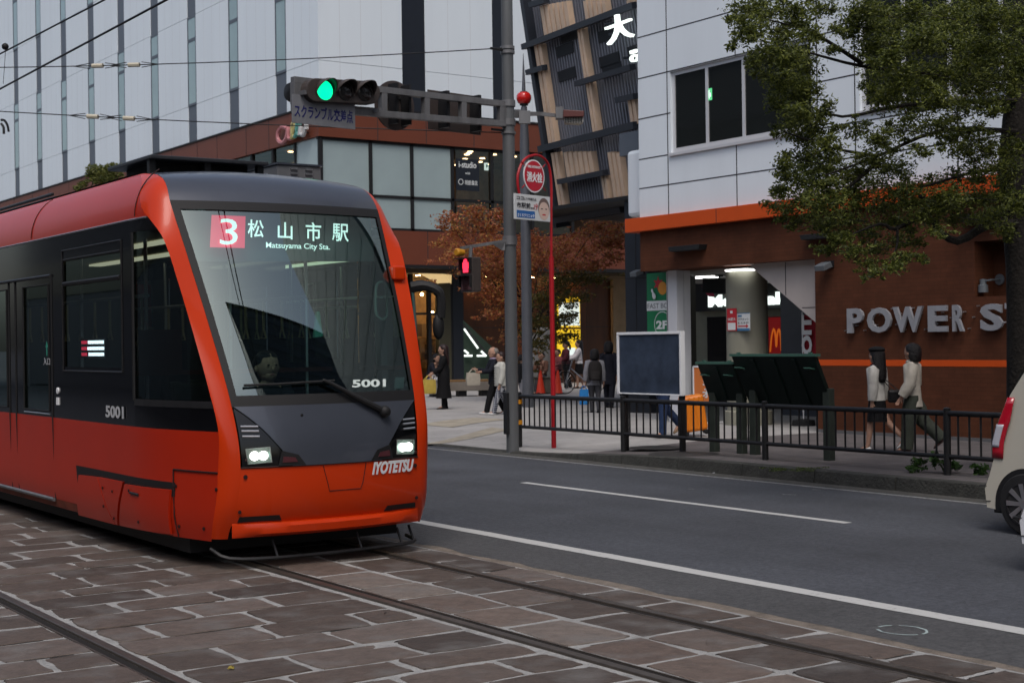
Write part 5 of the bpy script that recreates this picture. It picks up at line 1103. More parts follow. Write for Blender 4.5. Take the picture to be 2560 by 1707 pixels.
# backs of two signs beyond the arm
BK = M('sign_back_brown', (.060, .048, .046), .5, .2, var=.2)
t = thing('road_sign', 'round road sign seen from its dark back behind the mast arm', 'sign', tuple(armp(905, 243, -.3))); c = armp(907, 243, -.3); r_ = (armp(907, 243-57, -.3)-c).length
m = MB(); m.rev([(.001, 0), (r_, 0), (r_, .02), (.001, .02)], c, 40, tuple(-PD)); obj('disc', m, BK, t)
for z in (-.12, .12): m = MB(); m.obox(c+PD*.015+UPV*z, AD*r_*.7, PD*.012, UPV*.02); obj('stiffener', m, DKMET, t)
for x in (-.12, .12): m = MB(); m.obox(c+PD*.12+AD*x, AD*.02, PD*.1, UPV*.3); obj('bracket', m, DKMET, t)
t = thing('road_sign', 'rectangular road sign seen from its dark back behind the mast arm', 'sign', tuple(armp(1045, 255, -.3))); q = [armp(984, 297, -.3), armp(1105, 303, -.3), armp(1105, 217, -.3), armp(984, 206, -.3)]; h0 = q[3].z-q[0].z; hx = (q[1]-q[0]); hx.z = 0
m = MB(); m.prism([q[0], q[0]+hx, q[0]+hx+UPV*h0, q[0]+UPV*h0], -PD*.02); obj('panel', m, BK, t, bev=.006)
for f in (.2, .8): m = MB(); m.obox(q[0]+hx*f+UPV*h0*.5+PD*.12, AD*.025, PD*.11, UPV*h0*.46); obj('bracket', m, DKMET, t)
# pedestrian signal
DP = 22.7; ps = thing('pedestrian_signal', 'pedestrian signal with a red lit figure hanging from the grey pole', 'traffic light', tuple(d_atd(1080, 630, DP)))
n_ = (-FW*.62-RT*.78); n_.z = 0; n_.normalize(); sd_ = V((-n_.y, n_.x, 0)); sd_ = sd_ if sd_.dot(RT) > 0 else -sd_
c = d_atd(1081, 631, DP); ph = (d_atd(1081, 592, DP)-d_atd(1081, 671, DP)).z/2
m = MB(); m.obox(c, n_*.085, sd_*.16, UPV*ph); obj('housing', m, bpy.data.materials['signal_brown'], ps, bev=.015)
for k, z in enumerate((.5, -.5)):
    cc = c+n_*.088+UPV*ph*z
    m = MB(); m.obox(cc, n_*.004, sd_*.125, UPV*ph*.40); le = obj('lens', m, M('ped_lens_dark', (.045, .016, .018), .3) if k == 0 else M('ped_lens_dim', (.13, .07, .075), .3), ps, bev=.01)
    m = MB(); f = cc+n_*.006
    m.ell(f+UPV*ph*.27, .038, .038, .038, 8, 6); m.obox(f+UPV*ph*.03, n_*.008, sd_*.070, UPV*ph*.18); m.obox(f-UPV*ph*.24+sd_*.032, n_*.008, sd_*.028, UPV*ph*.14); m.obox(f-UPV*ph*.24-sd_*.032, n_*.008, sd_*.028, UPV*ph*.14)
    obj('figure', m, REDL if k == 0 else bpy.data.materials['ped_lens_dark'], le)
    m = MB(); m.obox(cc+n_*.06+UPV*ph*.44, n_*.06, sd_*.14, UPV*.008); m.obox(cc+n_*.02-sd_*.135+UPV*ph*.1, n_*.02, sd_*.006, UPV*ph*.34); m.obox(cc+n_*.02+sd_*.135+UPV*ph*.1, n_*.02, sd_*.006, UPV*ph*.34); obj('visor', m, MBLACK, ps)
m = MB(); a, b = d_atd(1058, 570, DP), d_atd(1166, 553, 23.05); m.tube([a, b], .035, 4); m.tube([d_atd(1082, 568, DP), c+UPV*ph], .03, 8); m.prism([d_atd(1130, 560, 22.9), d_atd(1160, 556, 23), d_atd(1160, 575, 23), d_atd(1153, 575, 23)], FW*.06); obj('bracket_arm', m, STEEL, ps)
m = MB(); c = d_atd(1057, 580, DP-.05); m.rev([(.05, -.06), (.065, .06), (.05, .08)], c, 12, tuple(n_)); obj('speaker_horn', m, M('yellow_horn', (.45, .20, .01), .5), ps, True)
# lamp arm to the right of the pole
la = thing('street_lamp', 'street lamp with a brown hood and ribbed white lens on a short arm', 'street lamp', tuple(d_atd(1316, 268, 23.6)))
m = MB(); m.obox((d_atd(1165, 262, 23.1)+d_atd(1200, 262, 23.3))/2, (d_atd(1200, 262, 23.3)-d_atd(1165, 262, 23.1))/2, FW*.05, UPV*.06); m.tube([d_atd(1195, 262, 23.2), d_atd(1240, 262, 23.4), d_atd(1300, 268, 23.5)], [.05, .04, .035], 4); m.obox(d_atd(1205, 270, 23.2), RT*.09, FW*.05, UPV*.1); obj('arm', m, STEEL, la)
q = [d_atd(x, y, 23.5) for x, y in ((1291, 284), (1339, 284), (1342, 256), (1292, 252))]
m = MB(); m.prism([d_atd(x, y, 23.35) for x, y in ((1293, 269), (1341, 268), (1342, 255), (1294, 252))], FW*.35); obj('hood', m, M('lamp_hood_brown', (.10, .032, .028), .45), la, bev=.01)
m = MB(); m.prism([d_atd(x, y, 23.42) for x, y in ((1297, 282), (1333, 284), (1340, 280), (1340, 268), (1296, 268))], FW*.22); le = obj('lens', m, M('ribbed_lens', (.45, .44, .40), .2), la)
for k in range(11): m = MB(); x = 1299+k*3.7; m.tube([d_atd(x, 269, 23.40), d_atd(x-.3, 283, 23.40)], .006, 4); obj('lens_rib', m, DKMET, le)
m = MB(); m.obox(d_atd(1285, 261, 23.5), RT*.06, FW*.12, UPV*.09); obj('cap', m, STEEL, la)
# tapered spire post with red lantern
sp2 = thing('spire_lamp_post', 'tall tapering grey lamp post with a needle top and one round red lantern', 'lamp post', (20.6, 29.28, .15))
zq = lambda y: EYE.z+(V((20.6, 29.28, 0))-EYE).dot(FW)*((859-y*K)/FPX)
m = MB(); m.tube([(20.6, 29.28, .15), (20.6, 29.28, zq(650)), (20.6, 29.28, zq(330)), (20.6, 29.28, zq(250))], [.135, .125, .115, .075], 18); obj('shaft', m, SPIRE, sp2, True)
m = MB(); m.tube([(20.6, 29.28, zq(250)), (20.6, 29.28, zq(215)), (20.6, 29.28, zq(128))], [.05, .05, .006], 12); obj('needle', m, SPIRE, sp2, True)
zl = zq(230); ln = thing('red_lantern', 'round glossy red lantern threaded on the spire of the lamp post', 'lantern', (20.6, 29.28, zl)); m = MB(); m.rev([(.09, -.155), (.155, -.11), (.185, -.02), (.18, .06), (.14, .12), (.10, .14)], (20.6, 29.28, zl), 24); obj('globe', m, M('lantern_red', (.50, .012, .010), .18, coat=.6), ln, True)
m = MB(); m.rev([(.10, -.18), (.105, -.145)], (20.6, 29.28, zl), 20); m.rev([(.10, .135), (.09, .155)], (20.6, 29.28, zl), 20); obj('collar', m, MBLACK, ln)
# fire hydrant sign
HX, HY = 13.85, 18.98; HB = V((HX, HY, 0)); SD = V((.964, .267, 0)).normalized(); SN = V((.267, -.964, 0))
def sgn(x, y, w=0.): d = ray(x*K, y*K); o = HB+SN*w; t = (o-EYE).dot(SN)/d.dot(SN); return EYE+d*t
hs_ = thing('hydrant_sign', 'red hooped pole sign with a round red fire hydrant disc', 'sign', (HX, HY, GY(HY)))
REDP = M('red_pole_paint', (.33, .010, .016), .4, var=.12)
zj = sgn(1266, 590).z; m = MB(); m.tube([(HX, HY, GY(HY)-.05), (HX, HY, zj)], .040, 12); obj('pole', m, REDP, hs_, True)
hp = smooth_path([V((HX, HY, zj-.05)), sgn(1266, 500), sgn(1266, 420), sgn(1259, 378), sgn(1241, 359), sgn(1220, 358), sgn(1202, 370), sgn(1191, 395), sgn(1189, 420), sgn(1194, 450), sgn(1206, 475), sgn(1218, 488)], 4)
m = MB(); m.tube(hp, .022, 8); obj('hoop', m, REDP, hs_, True)
dc = sgn(1225.5, 405, .02); dr = (sgn(1225.5, 368, .02)-dc).length*1.02
m = MB(); m.rev([(dr, 0), (dr, .012), (.001, .0121)], dc, 40, tuple(SN)); obj('disc_rim', m, WHITEP, hs_)
m = MB(); m.rev([(dr*.92, .0125), (dr*.92, .015), (.001, .0151)], dc, 40, tuple(SN)); obj('disc', m, M('sign_red', (.43, .012, .028), .35), hs_)
text('消火栓', dc-SD*dr*.73-UPV*dr*.38+SN*.017, SD, UPV, dr*1.5, dr*.62, WHITEP, parent=hs_, ext=.003, bold=.03)
text('FIRE HYDRANT', dc-SD*dr*.62+UPV*dr*.48+SN*.017, SD, UPV, dr*1.24, dr*.15, WHITEP, parent=hs_, ext=.003, bold=.02)
m = MB()
for a in (35, 145, 215, 325): v = SD*math.cos(rad(a))+UPV*math.sin(rad(a)); m.tube([dc+v*dr, dc+v*(dr+.10)], .01, 5)
obj('stay', m, REDP, hs_)
ad = thing('advert_board', 'white clinic advert board with a smiling face clamped to the red hoop pole', 'sign', tuple(sgn(1225, 480, .05)))
q0, q1, q3 = sgn(1182, 503, .05), sgn(1264, 513, .05), sgn(1182, 444, .05); aw, ah = (q1-q0), q3.z-q0.z; aw.z = 0; W_ = aw.length
m = MB(); m.prism([q0, q0+SD*W_, q0+SD*W_+UPV*ah, q0+UPV*ah], -SN*.02); obj('board', m, M('advert_white', (.55, .57, .58), .5), ad, bev=.004)
m = MB(); m.prism([q0+SD*W_*.06+UPV*ah*.08, q0+SD*W_*.56+UPV*ah*.08, q0+SD*W_*.56+UPV*ah*.36, q0+SD*W_*.06+UPV*ah*.36], SN*.003); obj('blue_panel', m, M('advert_blue', (.02, .11, .33), .5), ad)
def adt(s, x, y, w, h, mt, b=.01): text(s, q0+SD*W_*x+UPV*ah*y+SN*.0035, SD, UPV, W_*w, ah*h, mt, parent=ad, ext=.002, bold=b)
adt('さくらクリニック', .08, .11, .46, .13, WHITEP); adt('市駅前', .06, .45, .38, .22, PK, .02); adt('徒歩', .45, .45, .09, .07, PK); adt('1分', .54, .43, .11, .24, PR, .03); adt('ココ', .06, .78, .19, .12, PK, .03); adt('より市電終点', .26, .78, .34, .10, PK)
fc = q0+SD*W_*.82+UPV*ah*.45+SN*.001
def disc(c, rx, rz, mt, nm, w=.002): m = MB(); m.prism([c+SD*rx*math.cos(k*.3142)+UPV*rz*math.sin(k*.3142) for k in range(20)], SN*w); return obj(nm, m, mt, ad)
disc(fc+UPV*ah*.06, W_*.165, ah*.42, M('printed_hair', (.14, .10, .09), .5), 'printed_hair', .001)
disc(fc-UPV*ah*.04, W_*.145, ah*.36, M('printed_skin', (.56, .42, .36), .5), 'printed_face', .002)
for s in (-1, 1): disc(fc+SD*W_*.06*s+UPV*ah*.04+SN*.002, W_*.026, ah*.025, PK, 'printed_eye', .001)
disc(fc-UPV*ah*.19+SN*.002, W_*.055, ah*.03, PR, 'printed_mouth', .001)
# chalkboard
cb = thing('notice_board', 'large blank dark board in a white frame standing on two black legs', 'board', (13.8, 16.5, .15))
ya, yb, za, zbv = 17.24, 15.78, .95, 1.87
m = MB(); m.box(13.79, 13.83, yb+.035, ya-.035, za+.015, zbv-.035); cbm = M('chalkboard_slate', (.036, .050, .078), .3, var=.55, vs=2.6); obj('board', m, cbm, cb)
fr2 = MB(); fr2.box(13.77, 13.85, yb, ya, zbv-.04, zbv); fr2.box(13.77, 13.85, yb, ya, za, za+.02); fr2.box(13.77, 13.85, ya-.04, ya, za+.02, zbv-.04); fr2.box(13.77, 13.85, yb, yb+.04, za+.02, zbv-.04); obj('frame', fr2, WHITEP, cb, bev=.005)
for y in (ya-.13, yb+.05): m = MB(); m.box(13.79, 13.86, y-.03, y+.03, .1, za); obj('leg', m, FENCE, cb)
# green tilted boards from behind
GRN = M('dark_green_paint', (.0035, .0095, .008), .45, var=.25, vs=5); GRNE = M('pale_green_edge', (.045, .11, .085), .5); GRP = M('green_post', (.025, .032, .026), .6, var=.3, vs=6)
def lectern(lab, xt, xb, y0, y1, zt0, zb0, posts, ribs):
    t = thing('map_board', lab, 'information board', (14.17, (y0+y1)/2, .15), 'green information boards behind the railing'); dn = V((zt0-zb0, 0, xb-xt)).normalized()
    P = [V((xt, y0, zt0)), V((xt, y1, zt0)), V((xb, y1, zb0)), V((xb, y0, zb0))]
    m = MB(); m.prism(P, dn*.06); obj('panel', m, GRN, t, bev=.006)
    m = MB(); m.box(xt-.01, xt+.09, y1-.03, y0+.03, zt0, zt0+.035); 
    for y in (y1+.1, y0-.1): m.box(xt+.02, xt+.06, y-.02, y+.02, zt0+.035, zt0+.055)
    obj('top_edge', m, GRNE, t)
    for k in range(ribs):
        y = y1+(y0-y1)*(k+1)/(ribs+1); m = MB(); a, b = V((xt+.02, y, zt0-.03)), V((xb-.0, y, zb0+.02)); m.obox((a+b)/2-dn*.012, (b-a)/2, (0, .035, 0), dn*.014); obj('rib', m, GRN, t)
    for y in posts: m = MB(); m.box(14.13, 14.23, y-.06, y+.06, .1, zb0+.25); obj('post', m, GRP, t, bev=.008)
    m = MB()
    for y in (y1+.12, y0-.12):
        a = V((xt+.06, y, zt0-.15)); m.obox(a-dn*.02, (.05, 0, -.01), (0, .06, 0), (0, 0, .008))
    obj('clip', m, GRNE, t)
lectern('smaller dark green tilted information board seen from behind', 13.95, 14.18, 15.64, 14.92, 1.40, .88, (15.55, 14.99), 1)
lectern('larger dark green tilted information board seen from behind', 13.90, 14.23, 14.88, 13.34, 1.51, .84, (14.73, 13.36), 3)
# bench, cones, planter, bollard column
bn_ = thing('bench', 'low pale stone and wood bench outside the dark glass entrance', 'bench', (23.6, 36.2, .15))
BD = V((.90, .43, 0)).normalized(); BP = V((-.43, .90, 0))
bc = d_onz(1040, 912, .15)
m = MB(); a = d_atd(990, 899, 42.5); a.z = .15; L_ = 4.2
o0 = d_onz(985, 912, .15); dl = d_onz(1128, 909, .15)-o0; dl.z = 0; dn_ = dl.normalized(); pp = V((-dn_.y, dn_.x, 0)); pp = pp if pp.dot(FW) > 0 else -pp
m.obox(o0+dl*.5+pp*.35+UPV*.30, dl*.5, pp*.35, UPV*.13); obj('front_slab', m, M('pale_bench_stone', (.20, .175, .15), .7, var=.15, vs=3), bn_, bev=.01)
m = MB(); m.obox(o0+dl*.5+pp*.36+UPV*.46, dl*.5, pp*.34, UPV*.025); obj('seat', m, M('bench_wood', (.20, .11, .045), .6, var=.25, vs=5), bn_)
for f in (.12, .55, .92): m = MB(); m.obox(o0+dl*f+pp*.35+UPV*.085, dn_*.12, pp*.28, UPV*.085); obj('leg', m, MBLACK, bn_)
CONE = M('cone_orange', (.52, .035, .012), .5)
cs = []
for i, (x, y) in enumerate(((1242, 905), (1282, 905))):
    p = d_onz(x, y, .15)
    if i == 0:
        cn = thing('traffic_cone', 'orange traffic cone to the left of the red pole by the stone planter', 'cone', tuple(p), 'orange traffic cones by the planter')
        m = MB(); m.rev([(.15, .03), (.14, .05), (.03, .72), (.001, .725)], p, 16); obj('cone', m, CONE, cn, True); m = MB(); m.box(p.x-.19, p.x+.19, p.y-.19, p.y+.19, .152, .185); obj('base', m, MBLACK, cn)
    else: dup(cn, p, 'orange traffic cone just right of the red pole by the bicycle wheel')
p = d_onz(1258, 905, .15)+FW*.5; pl_ = thing('stone_planter', 'low olive stone block on which the person in a brown sweater sits', 'planter', (p.x, p.y, .15)); m = MB(); m.obox(p+UPV*.25, RT*.42, FW*.4, UPV*.25); obj('block', m, M('olive_stone', (.085, .08, .065), .8, var=.2), pl_, bev=.03); m = MB(); m.obox(p+UPV*.51, RT*.45, FW*.43, UPV*.02); obj('cap', m, M('olive_cap', (.11, .105, .09), .8, var=.2), pl_, bev=.01)
p = d_atd(1240, 850, 46.2); p.z = .15; co = thing('concrete_pillar', 'short pale round concrete pillar behind the seated person', 'pillar', tuple(p)); m = MB(); m.rev([(.48, 0), (.48, 1.85), (.40, 2.02), (.001, 2.06)], p, 24); obj('shaft', m, M('pillar_concrete', (.16, .155, .15), .7, var=.15), co, True)
m = MB(); m.rev([(.52, 0), (.52, .12)], p, 24); obj('foot', m, M('pillar_foot', (.08, .08, .08), .7), co, True)
p = d_atd(1206, 880, 37.2); p.z = .15
# far pole at the left edge, overhead wires
fpo = thing('trolley_pole', 'dark overhead wire pole at the far left edge with curved pull-off arms', 'pole', (13.0, 47.9, .15)); fb = V((12.95, 47.95, 0)); DD = dist(fb)
m = MB(); m.tube([(fb.x, fb.y, 0), (fb.x, fb.y, d_atd(3, 148, DD).z)], .11, 10); obj('shaft', m, DKMET, fpo, True)
m = MB()
for y in (163, 452, 460, 490): z = d_atd(3, y, DD).z; m.rev([(.15, -.05), (.15, .05)], (fb.x, fb.y, z), 10)
obj('insulator', m, MBLACK, fpo)
m = MB(); m.tube(smooth_path([d_atd(x, y, DD) for x, y in ((2, 276), (10, 277), (17, 288), (20, 303))], 3), .04, 6); m.tube(smooth_path([d_atd(x, y, DD) for x, y in ((2, 284), (8, 292), (9, 308))], 3), .04, 6); obj('pull_off_arm', m, DKMET, fpo)
def wire(lab, pts, r, insul=(), par=None):
    t = thing('overhead_wire', lab, 'wire', tuple(pts[0])); m = MB(); m.tube(pts, r, 5); obj('cable', m, MBLACK, t)
    for c, d in insul:
        m = MB(); d = V(d).normalized(); m.tube([V(c)-d*.10, V(c)+d*.10], .04, 8); obj('insulator', m, M('porcelain', (.50, .46, .36), .3) if 'porcelain' not in bpy.data.materials else bpy.data.materials['porcelain'], t)
        m = MB(); s = d.cross(UPV).normalized()
        for e_ in (-1, 1): m.tube([V(c)+d*e_*.45, V(c)+d*e_*.14+UPV*.045], .008, 4); m.tube([V(c)+d*e_*.45, V(c)+d*e_*.14-UPV*.045], .008, 4)
        obj('insulator_loop', m, DKMET, t)
    return t
zc = onx(200, 112, TC).z
wire('thick contact wire running above the far tram track', [(TC, -20, 5.2), (TC, 5, 5.2), (TC, 14, 5.18), (TC, 40, 5.2), (TC, 90, 5.2)], .013)
wire('messenger wire above the contact wire with a black weight on it', [(TC, -20, 6.1), (TC, 5, 5.8), (TC, 15.6, 5.54), (TC, 20, 5.65), (TC, 30, 6), (TC, 90, 6.2)], .011)
q = onx(13, 117, TC); t = thing('wire_weight', 'small black ball weight with a thin loop hanging from the messenger wire', 'weight', tuple(q)); m = MB(); m.ell(q, .045, .045, .045, 14, 10); obj('ball', m, MBLACK, t, True); m = MB(); m.tube([q-UPV*.04, q-UPV*.06+DU*.02, q-UPV*.1, onx(8, 210, TC)], .004, 4); obj('dropper', m, DKMET, t)
def span(pa, Da, pb, Db, sag=0.): a, b = atd(*pa, Da), atd(*pb, Db); return [a.lerp(b, k/12)-UPV*sag*4*(k/12)*(1-k/12) for k in range(13)]
s1 = span((1255, 121), 23.0, (-420, 170), 26, .10); d1 = s1[-1]-s1[0]
def onspan(s, x): 
    best = min(range(400), key=lambda k: abs(proj_x(s, k/399)-x)); return at_s(s, best/399)
def at_s(s, f): i = min(int(f*12), 11); return s[i].lerp(s[i+1], f*12-i)
def proj_x(s, f): d = at_s(s, f)-EYE; return 1280+FPX*d.dot(RT)/d.dot(FW)
wire('upper span wire with two pale insulators from the grey pole to the left', s1, .009, [(onspan(s1, 243), d1), (onspan(s1, 335), d1)])
s2 = span((1255, 332), 23.0, (-420, 252), 26, .06); d2 = s2[-1]-s2[0]
wire('lower span wire with two pale insulators from the grey pole to the left', s2, .009, [(onspan(s2, 230), d2), (onspan(s2, 323), d2)])

# ================================================================== PEOPLE
CLOTH = {}
def cloth(nm, c, var=.12, vs=14, rough=.85):
    if nm not in CLOTH: CLOTH[nm] = M(nm, c, rough, var=var, vs=vs, bump=.8, bs=9, spec=.2)
    return CLOTH[nm]
def skinmesh(verts, edges, radii, root, mat, name, parent, sub=1, extra=None):
    me = bpy.data.meshes.new('s'); me.from_pydata([tuple(v) for v in verts], edges, []); o = bpy.data.objects.new('s', me); COL.objects.link(o)
    md = o.modifiers.new('skin', 'SKIN'); md.use_smooth_shade = True
    lay = me.skin_vertices[0].data if me.skin_vertices else None
    if lay is None:
        import bmesh
        bm = bmesh.new(); bm.from_mesh(me); bm.verts.layers.skin.new(); bm.to_mesh(me); bm.free(); lay = me.skin_vertices[0].data
    for i, r in enumerate(radii):
        lay[i].radius = r if isinstance(r, tuple) else (r, r); lay[i].use_root = (i == root)
    s = o.modifiers.new('sub', 'SUBSURF'); s.levels = sub; s.render_levels = sub
    dg = bpy.context.evaluated_depsgraph_get(); dg.update(); m2 = bpy.data.meshes.new_from_object(o.evaluated_get(dg)); vs = [V(v.co) for v in m2.vertices]; fs = [tuple(p.vertices) for p in m2.polygons]
    bpy.data.objects.remove(o); bpy.data.meshes.remove(me); bpy.data.meshes.remove(m2)
    mb = MB(); mb.add(vs, fs)
    if extra: extra(mb)
    return obj(name, mb, mat, parent, True, angle=180)
def person(label, pos, h, face, legs=((0, 4), (0, 4)), arms=((4, 8, 6), (4, 8, 6)), sit=0., top=None, bottom=None, shoes=('black_shoe', (.012, .012, .013)), hair=None, hat=None, legcol=None, lean=0., turn=0., scarf=None, group=None):
    """legs: (thigh forward deg, knee bend deg) left, right; arms: (forward deg, elbow deg, outward deg) left, right"""
    pos = V(pos); f = V((face[0], face[1], 0)).normalized(); r = V((f.y, -f.x, 0))
    root = thing('person', label, 'person', tuple(pos), group)
    T = lambda x, y, z: V((x, y, z))*h                 # local: x right, y forward
    hipz = .50 if not sit else sit/h
    def rot(th): return V((0, math.sin(rad(th)), -math.cos(rad(th))))
    verts, edges, R = [], [], []
    def add(p, rr, par=None): verts.append(V(p)); R.append(rr*h if not isinstance(rr, tuple) else (rr[0]*h, rr[1]*h)); (edges.append((par, len(verts)-1)) if par is not None else None); return len(verts)-1
    J = {}
    ly = lambda z: math.sin(rad(lean))*(z-.5)
    pel = add(T(0, 0, hipz+.02), .062); up_ = hipz-.50
    wa = add(T(0, ly(.6), .60+up_), .055, pel); ch = add(T(0, ly(.72), .73+up_), (.066), wa); nb = add(T(0, ly(.82), .825+up_), .03, ch); nk = add(T(0, ly(.85)+.004, .855+up_), .026, nb)
    tw = Matrix.Rotation(rad(-turn), 3, 'Z'); hd_ = lambda x, y, z: T(0, ly(.9), 0)+tw @ T(x*1.1, y*1.1, (.87+up_)+(z-.87-up_)*1.1)
    h1 = add(hd_(0, .010, .892+up_), .040, nk); h2 = add(hd_(0, .006, .930+up_), .053, h1); h3 = add(hd_(0, .0, .968+up_), .040, h2)
    feet = []
    for s, (th, kb) in zip((-1, 1), legs):
        hp = add(T(s*.050, 0, hipz), .052, pel); kn = verts[hp]+rot(th)*.235*h; k = add(kn, .036, hp); an = kn+rot(th-kb)*.225*h; a = add(an, .022, k)
        fd = V((0, math.cos(rad(max(-50, (th-kb)*.8))), math.sin(rad((th-kb)*.8)))) if not sit else V((0, 1, 0)); fd = fd if sit or abs(th-kb) > 12 else V((0, 1, 0))
        hl = an+V((0, -.02*h, -.03*h)); to = an+V((0, 0, -.032*h))+fd*.085*h; add(to, .018, a); feet.append((an, fd, hp, k, a)); J['knee%d' % s] = kn; J['ank%d' % s] = an
    hands = []
    for s, (fa, el, ou) in zip((-1, 1), arms):
        shp = T(s*.098, ly(.8), .80+up_); sh = add(shp, .030, nb)
        d = V((s*math.sin(rad(ou)), math.sin(rad(fa))*math.cos(rad(ou)), -math.cos(rad(fa))*math.cos(rad(ou)))); ep = shp+d*.165*h; e_ = add(ep, .024, sh)
        d2 = V((s*math.sin(rad(ou*.3)), math.sin(rad(fa+el)), -math.cos(rad(fa+el)))).normalized(); wp_ = ep+d2*.145*h; w_ = add(wp_, .016, e_)
        sd2 = V((s, 0, 0)).cross(d2).normalized(); pm = wp_+d2*.045*h; p_ = add(pm, (.011, .019), w_)
        fl_ = d2.cross(sd2).normalized()
        for q, ln in ((-1.5, .030), (-.5, .038), (.5, .036), (1.5, .028)):
            b = pm+d2*.012*h+sd2*q*.0085*h; f1 = add(b, .0048, p_); f2_ = add(b+(d2*.9+fl_*.25*-s)*ln*.55*h, .0046, f1); add(b+(d2*.8+fl_*.7*-s)*ln*h, .0040, f2_)
        t1 = add(wp_+d2*.022*h+sd2*.016*h, .0058, w_); add(wp_+(d2*.045+sd2*.030)*h, .0048, t1)
        hands.append(pm+d2*.015*h); J['elb%d' % s] = ep; J['wri%d' % s] = wp_; J['sho%d' % s] = shp
    low = min(min((J['ank-1']).z, J['ank1'].z)-.040*h, 9) if not sit else min(J['ank-1'].z, J['ank1'].z)-.040*h
    W = lambda p: pos+r*p.x+f*p.y+UPV*(p.z-low)
    def face_bits(mb):
        def e(c, a, b, cc): q = MB(); q.ell((0, 0, 0), a*h*1.1, b*h*1.1, cc*h*1.1, 8, 6); mb.add([W(hd_(*c)+tw @ V(v)) for v in q.v], q.f)
        e((0, .004, .928+up_), .057, .066, .073); e((0, .018, .885+up_), .040, .046, .034); e((0, .066, .914+up_), .0065, .010, .013)
        for s in (-1, 1): e((s*.058, .0, .915+up_), .007, .012, .016)
    body = skinmesh([W(v) for v in verts], edges, R, 0, cloth('body_'+(legcol[0] if legcol else 'skin'), legcol[1] if legcol and legcol[2] == 'all' else (.34, .20, .145), .05), 'body', root, 1, face_bits)
    def ellp(nm, items, mt):
        mb = MB()
        for c, a, b, cc in items: q = MB(); q.ell((0, 0, 0), a*h*1.1, b*h*1.1, cc*h*1.1, 12, 8); mb.add([W(hd_(*c)+tw @ V(v)) for v in q.v], q.f)
        return obj(nm, mb, mt, root, True)
    z_ = up_
    for s in (-1, 1): ellp('eye', [((s*.021, .064, .934+z_), .007, .004, .0035)], HAIRB)
    ellp('mouth', [((0, .062, .888+z_), .013, .004, .004)], cloth('lip', (.25, .09, .08)))
    def ring(z, rx, ry, cx=0, cy=0, n=20, wob=0.): return [W(V(((rx*math.cos(2*math.pi*k/n)*(1+wob*math.sin(3*k)))+cx, ry*math.sin(2*math.pi*k/n)+cy+ly(z), z))*h) for k in range(n)]
    if bottom:
        mt = cloth(*bottom[1]); mb = MB()
        if bottom[0] == 'trousers':
            w = bottom[2]
            for (an, fd, hp, k, a), s in zip(feet, (-1, 1)):
                hpv, knv = verts[hp], verts[k]; mid = hpv.lerp(knv, .5)
                mb.tube([W(p) for p in (hpv+V((0, 0, .03*h)), hpv, mid, knv, knv.lerp(an, .5), an+V((0, 0, -.012*h)))], [.062*h, .066*h, .058*h*max(1, w*.95), .046*h*w, .042*h*w, .040*h*w], 12)
            mb.loft([ring(zz+z_, a, b) for zz, a, b in ((.46, .085, .066), (.50, .096, .074), (.56, .090, .066), (.60, .080, .060))])
        else:
            zh = bottom[2]; fl = bottom[3]
            mb.loft([ring(zh+z_, .10*fl, .085*fl, wob=.03), ring((zh+.56)/2+z_, .098*(1+fl)/2, .08*(1+fl)/2), ring(.53+z_, .096, .072), ring(.60+z_, .078, .058)])
        obj(bottom[0], mb, mt, root, True, angle=60)
    if top:
        kind, cl, hem, flare, slv = top[:5]; mt = cloth(*cl); mb = MB()
        zs = [(hem, .098*flare, .078*flare), ((hem+.60)/2, .094*(1+flare)/2, .074*(1+flare)/2), (.62, .088*max(1, flare*.9), .068*max(1, flare*.9)), (.70, .094, .072), (.77, .100, .070), (.815, .088, .058), (.840, .045, .042)]
        if hem > .58: zs = zs[:1]+zs[3:]
        if kind == 'puffer':
            z2 = []
            for i in range(17): t = i/16*(.80-hem)+hem; z2.append((t, (.134 if i % 2 else .120), (.110 if i % 2 else .098)))
            zs = z2+[(.82, .09, .065), (.855, .055, .05)]
        if not sit or hem > .5: mb.loft([ring(z+z_, a, b) for z, a, b in zs])
        else: mb.loft([ring(z+z_, a, b) for z, a, b in [(.47, .10, .085)]+zs[2:]])
        for s in (-1, 1):
            S_, E_, Wr = J['sho%d' % s], J['elb%d' % s], J['wri%d' % s]; a_ = S_+V((-s*.03*h, 0, .005*h)); k = slv
            mb.tube([W(p) for p in (a_, S_, S_.lerp(E_, .5), E_, E_.lerp(Wr, .5), E_.lerp(Wr, .92))], [.040*h, .042*h*k, .037*h*k, .034*h*k, .032*h*k, .026*h*k], 12)
        obj({'puffer': 'jacket'}.get(kind, kind), mb, mt, root, True, angle=70)
        if len(top) > 5:                                   # shirt front or stripes showing
            for nm, cl2, z0, z1, grow in top[5]:
                mb = MB(); mb.loft([ring(z+z_, a*grow, b*grow) for z, a, b in ((z0, .098, .078), ((z0+z1)/2, .097, .077), (z1, .095, .074))]); obj(nm, mb, cloth(*cl2), root, True, angle=60)
    if scarf: ellp('collar', [((0, .0, .845+z_), .058, .055, .020)], cloth(*scarf))
    for (an, fd, hp, k, a), s in zip(feet, (-1, 1)):
        mb = MB(); side = V((1, 0, 0)); upv = side.cross(fd).normalized(); c0 = an+V((0, 0, -.018*h))
        rings = []
        for t, w, hh in ((-.035, .020, .030), (-.02, .027, .038), (.02, .028, .034), (.06, .031, .022), (.095, .026, .015), (.11, .012, .009)):
            cc = c0+fd*t*h-upv*.018*h; rings.append([W(cc+side*w*h*math.cos(2*math.pi*q/12)+upv*(max(0, hh*h*math.sin(2*math.pi*q/12))-(.004*h if math.sin(2*math.pi*q/12) < 0 else 0))) for q in range(12)])
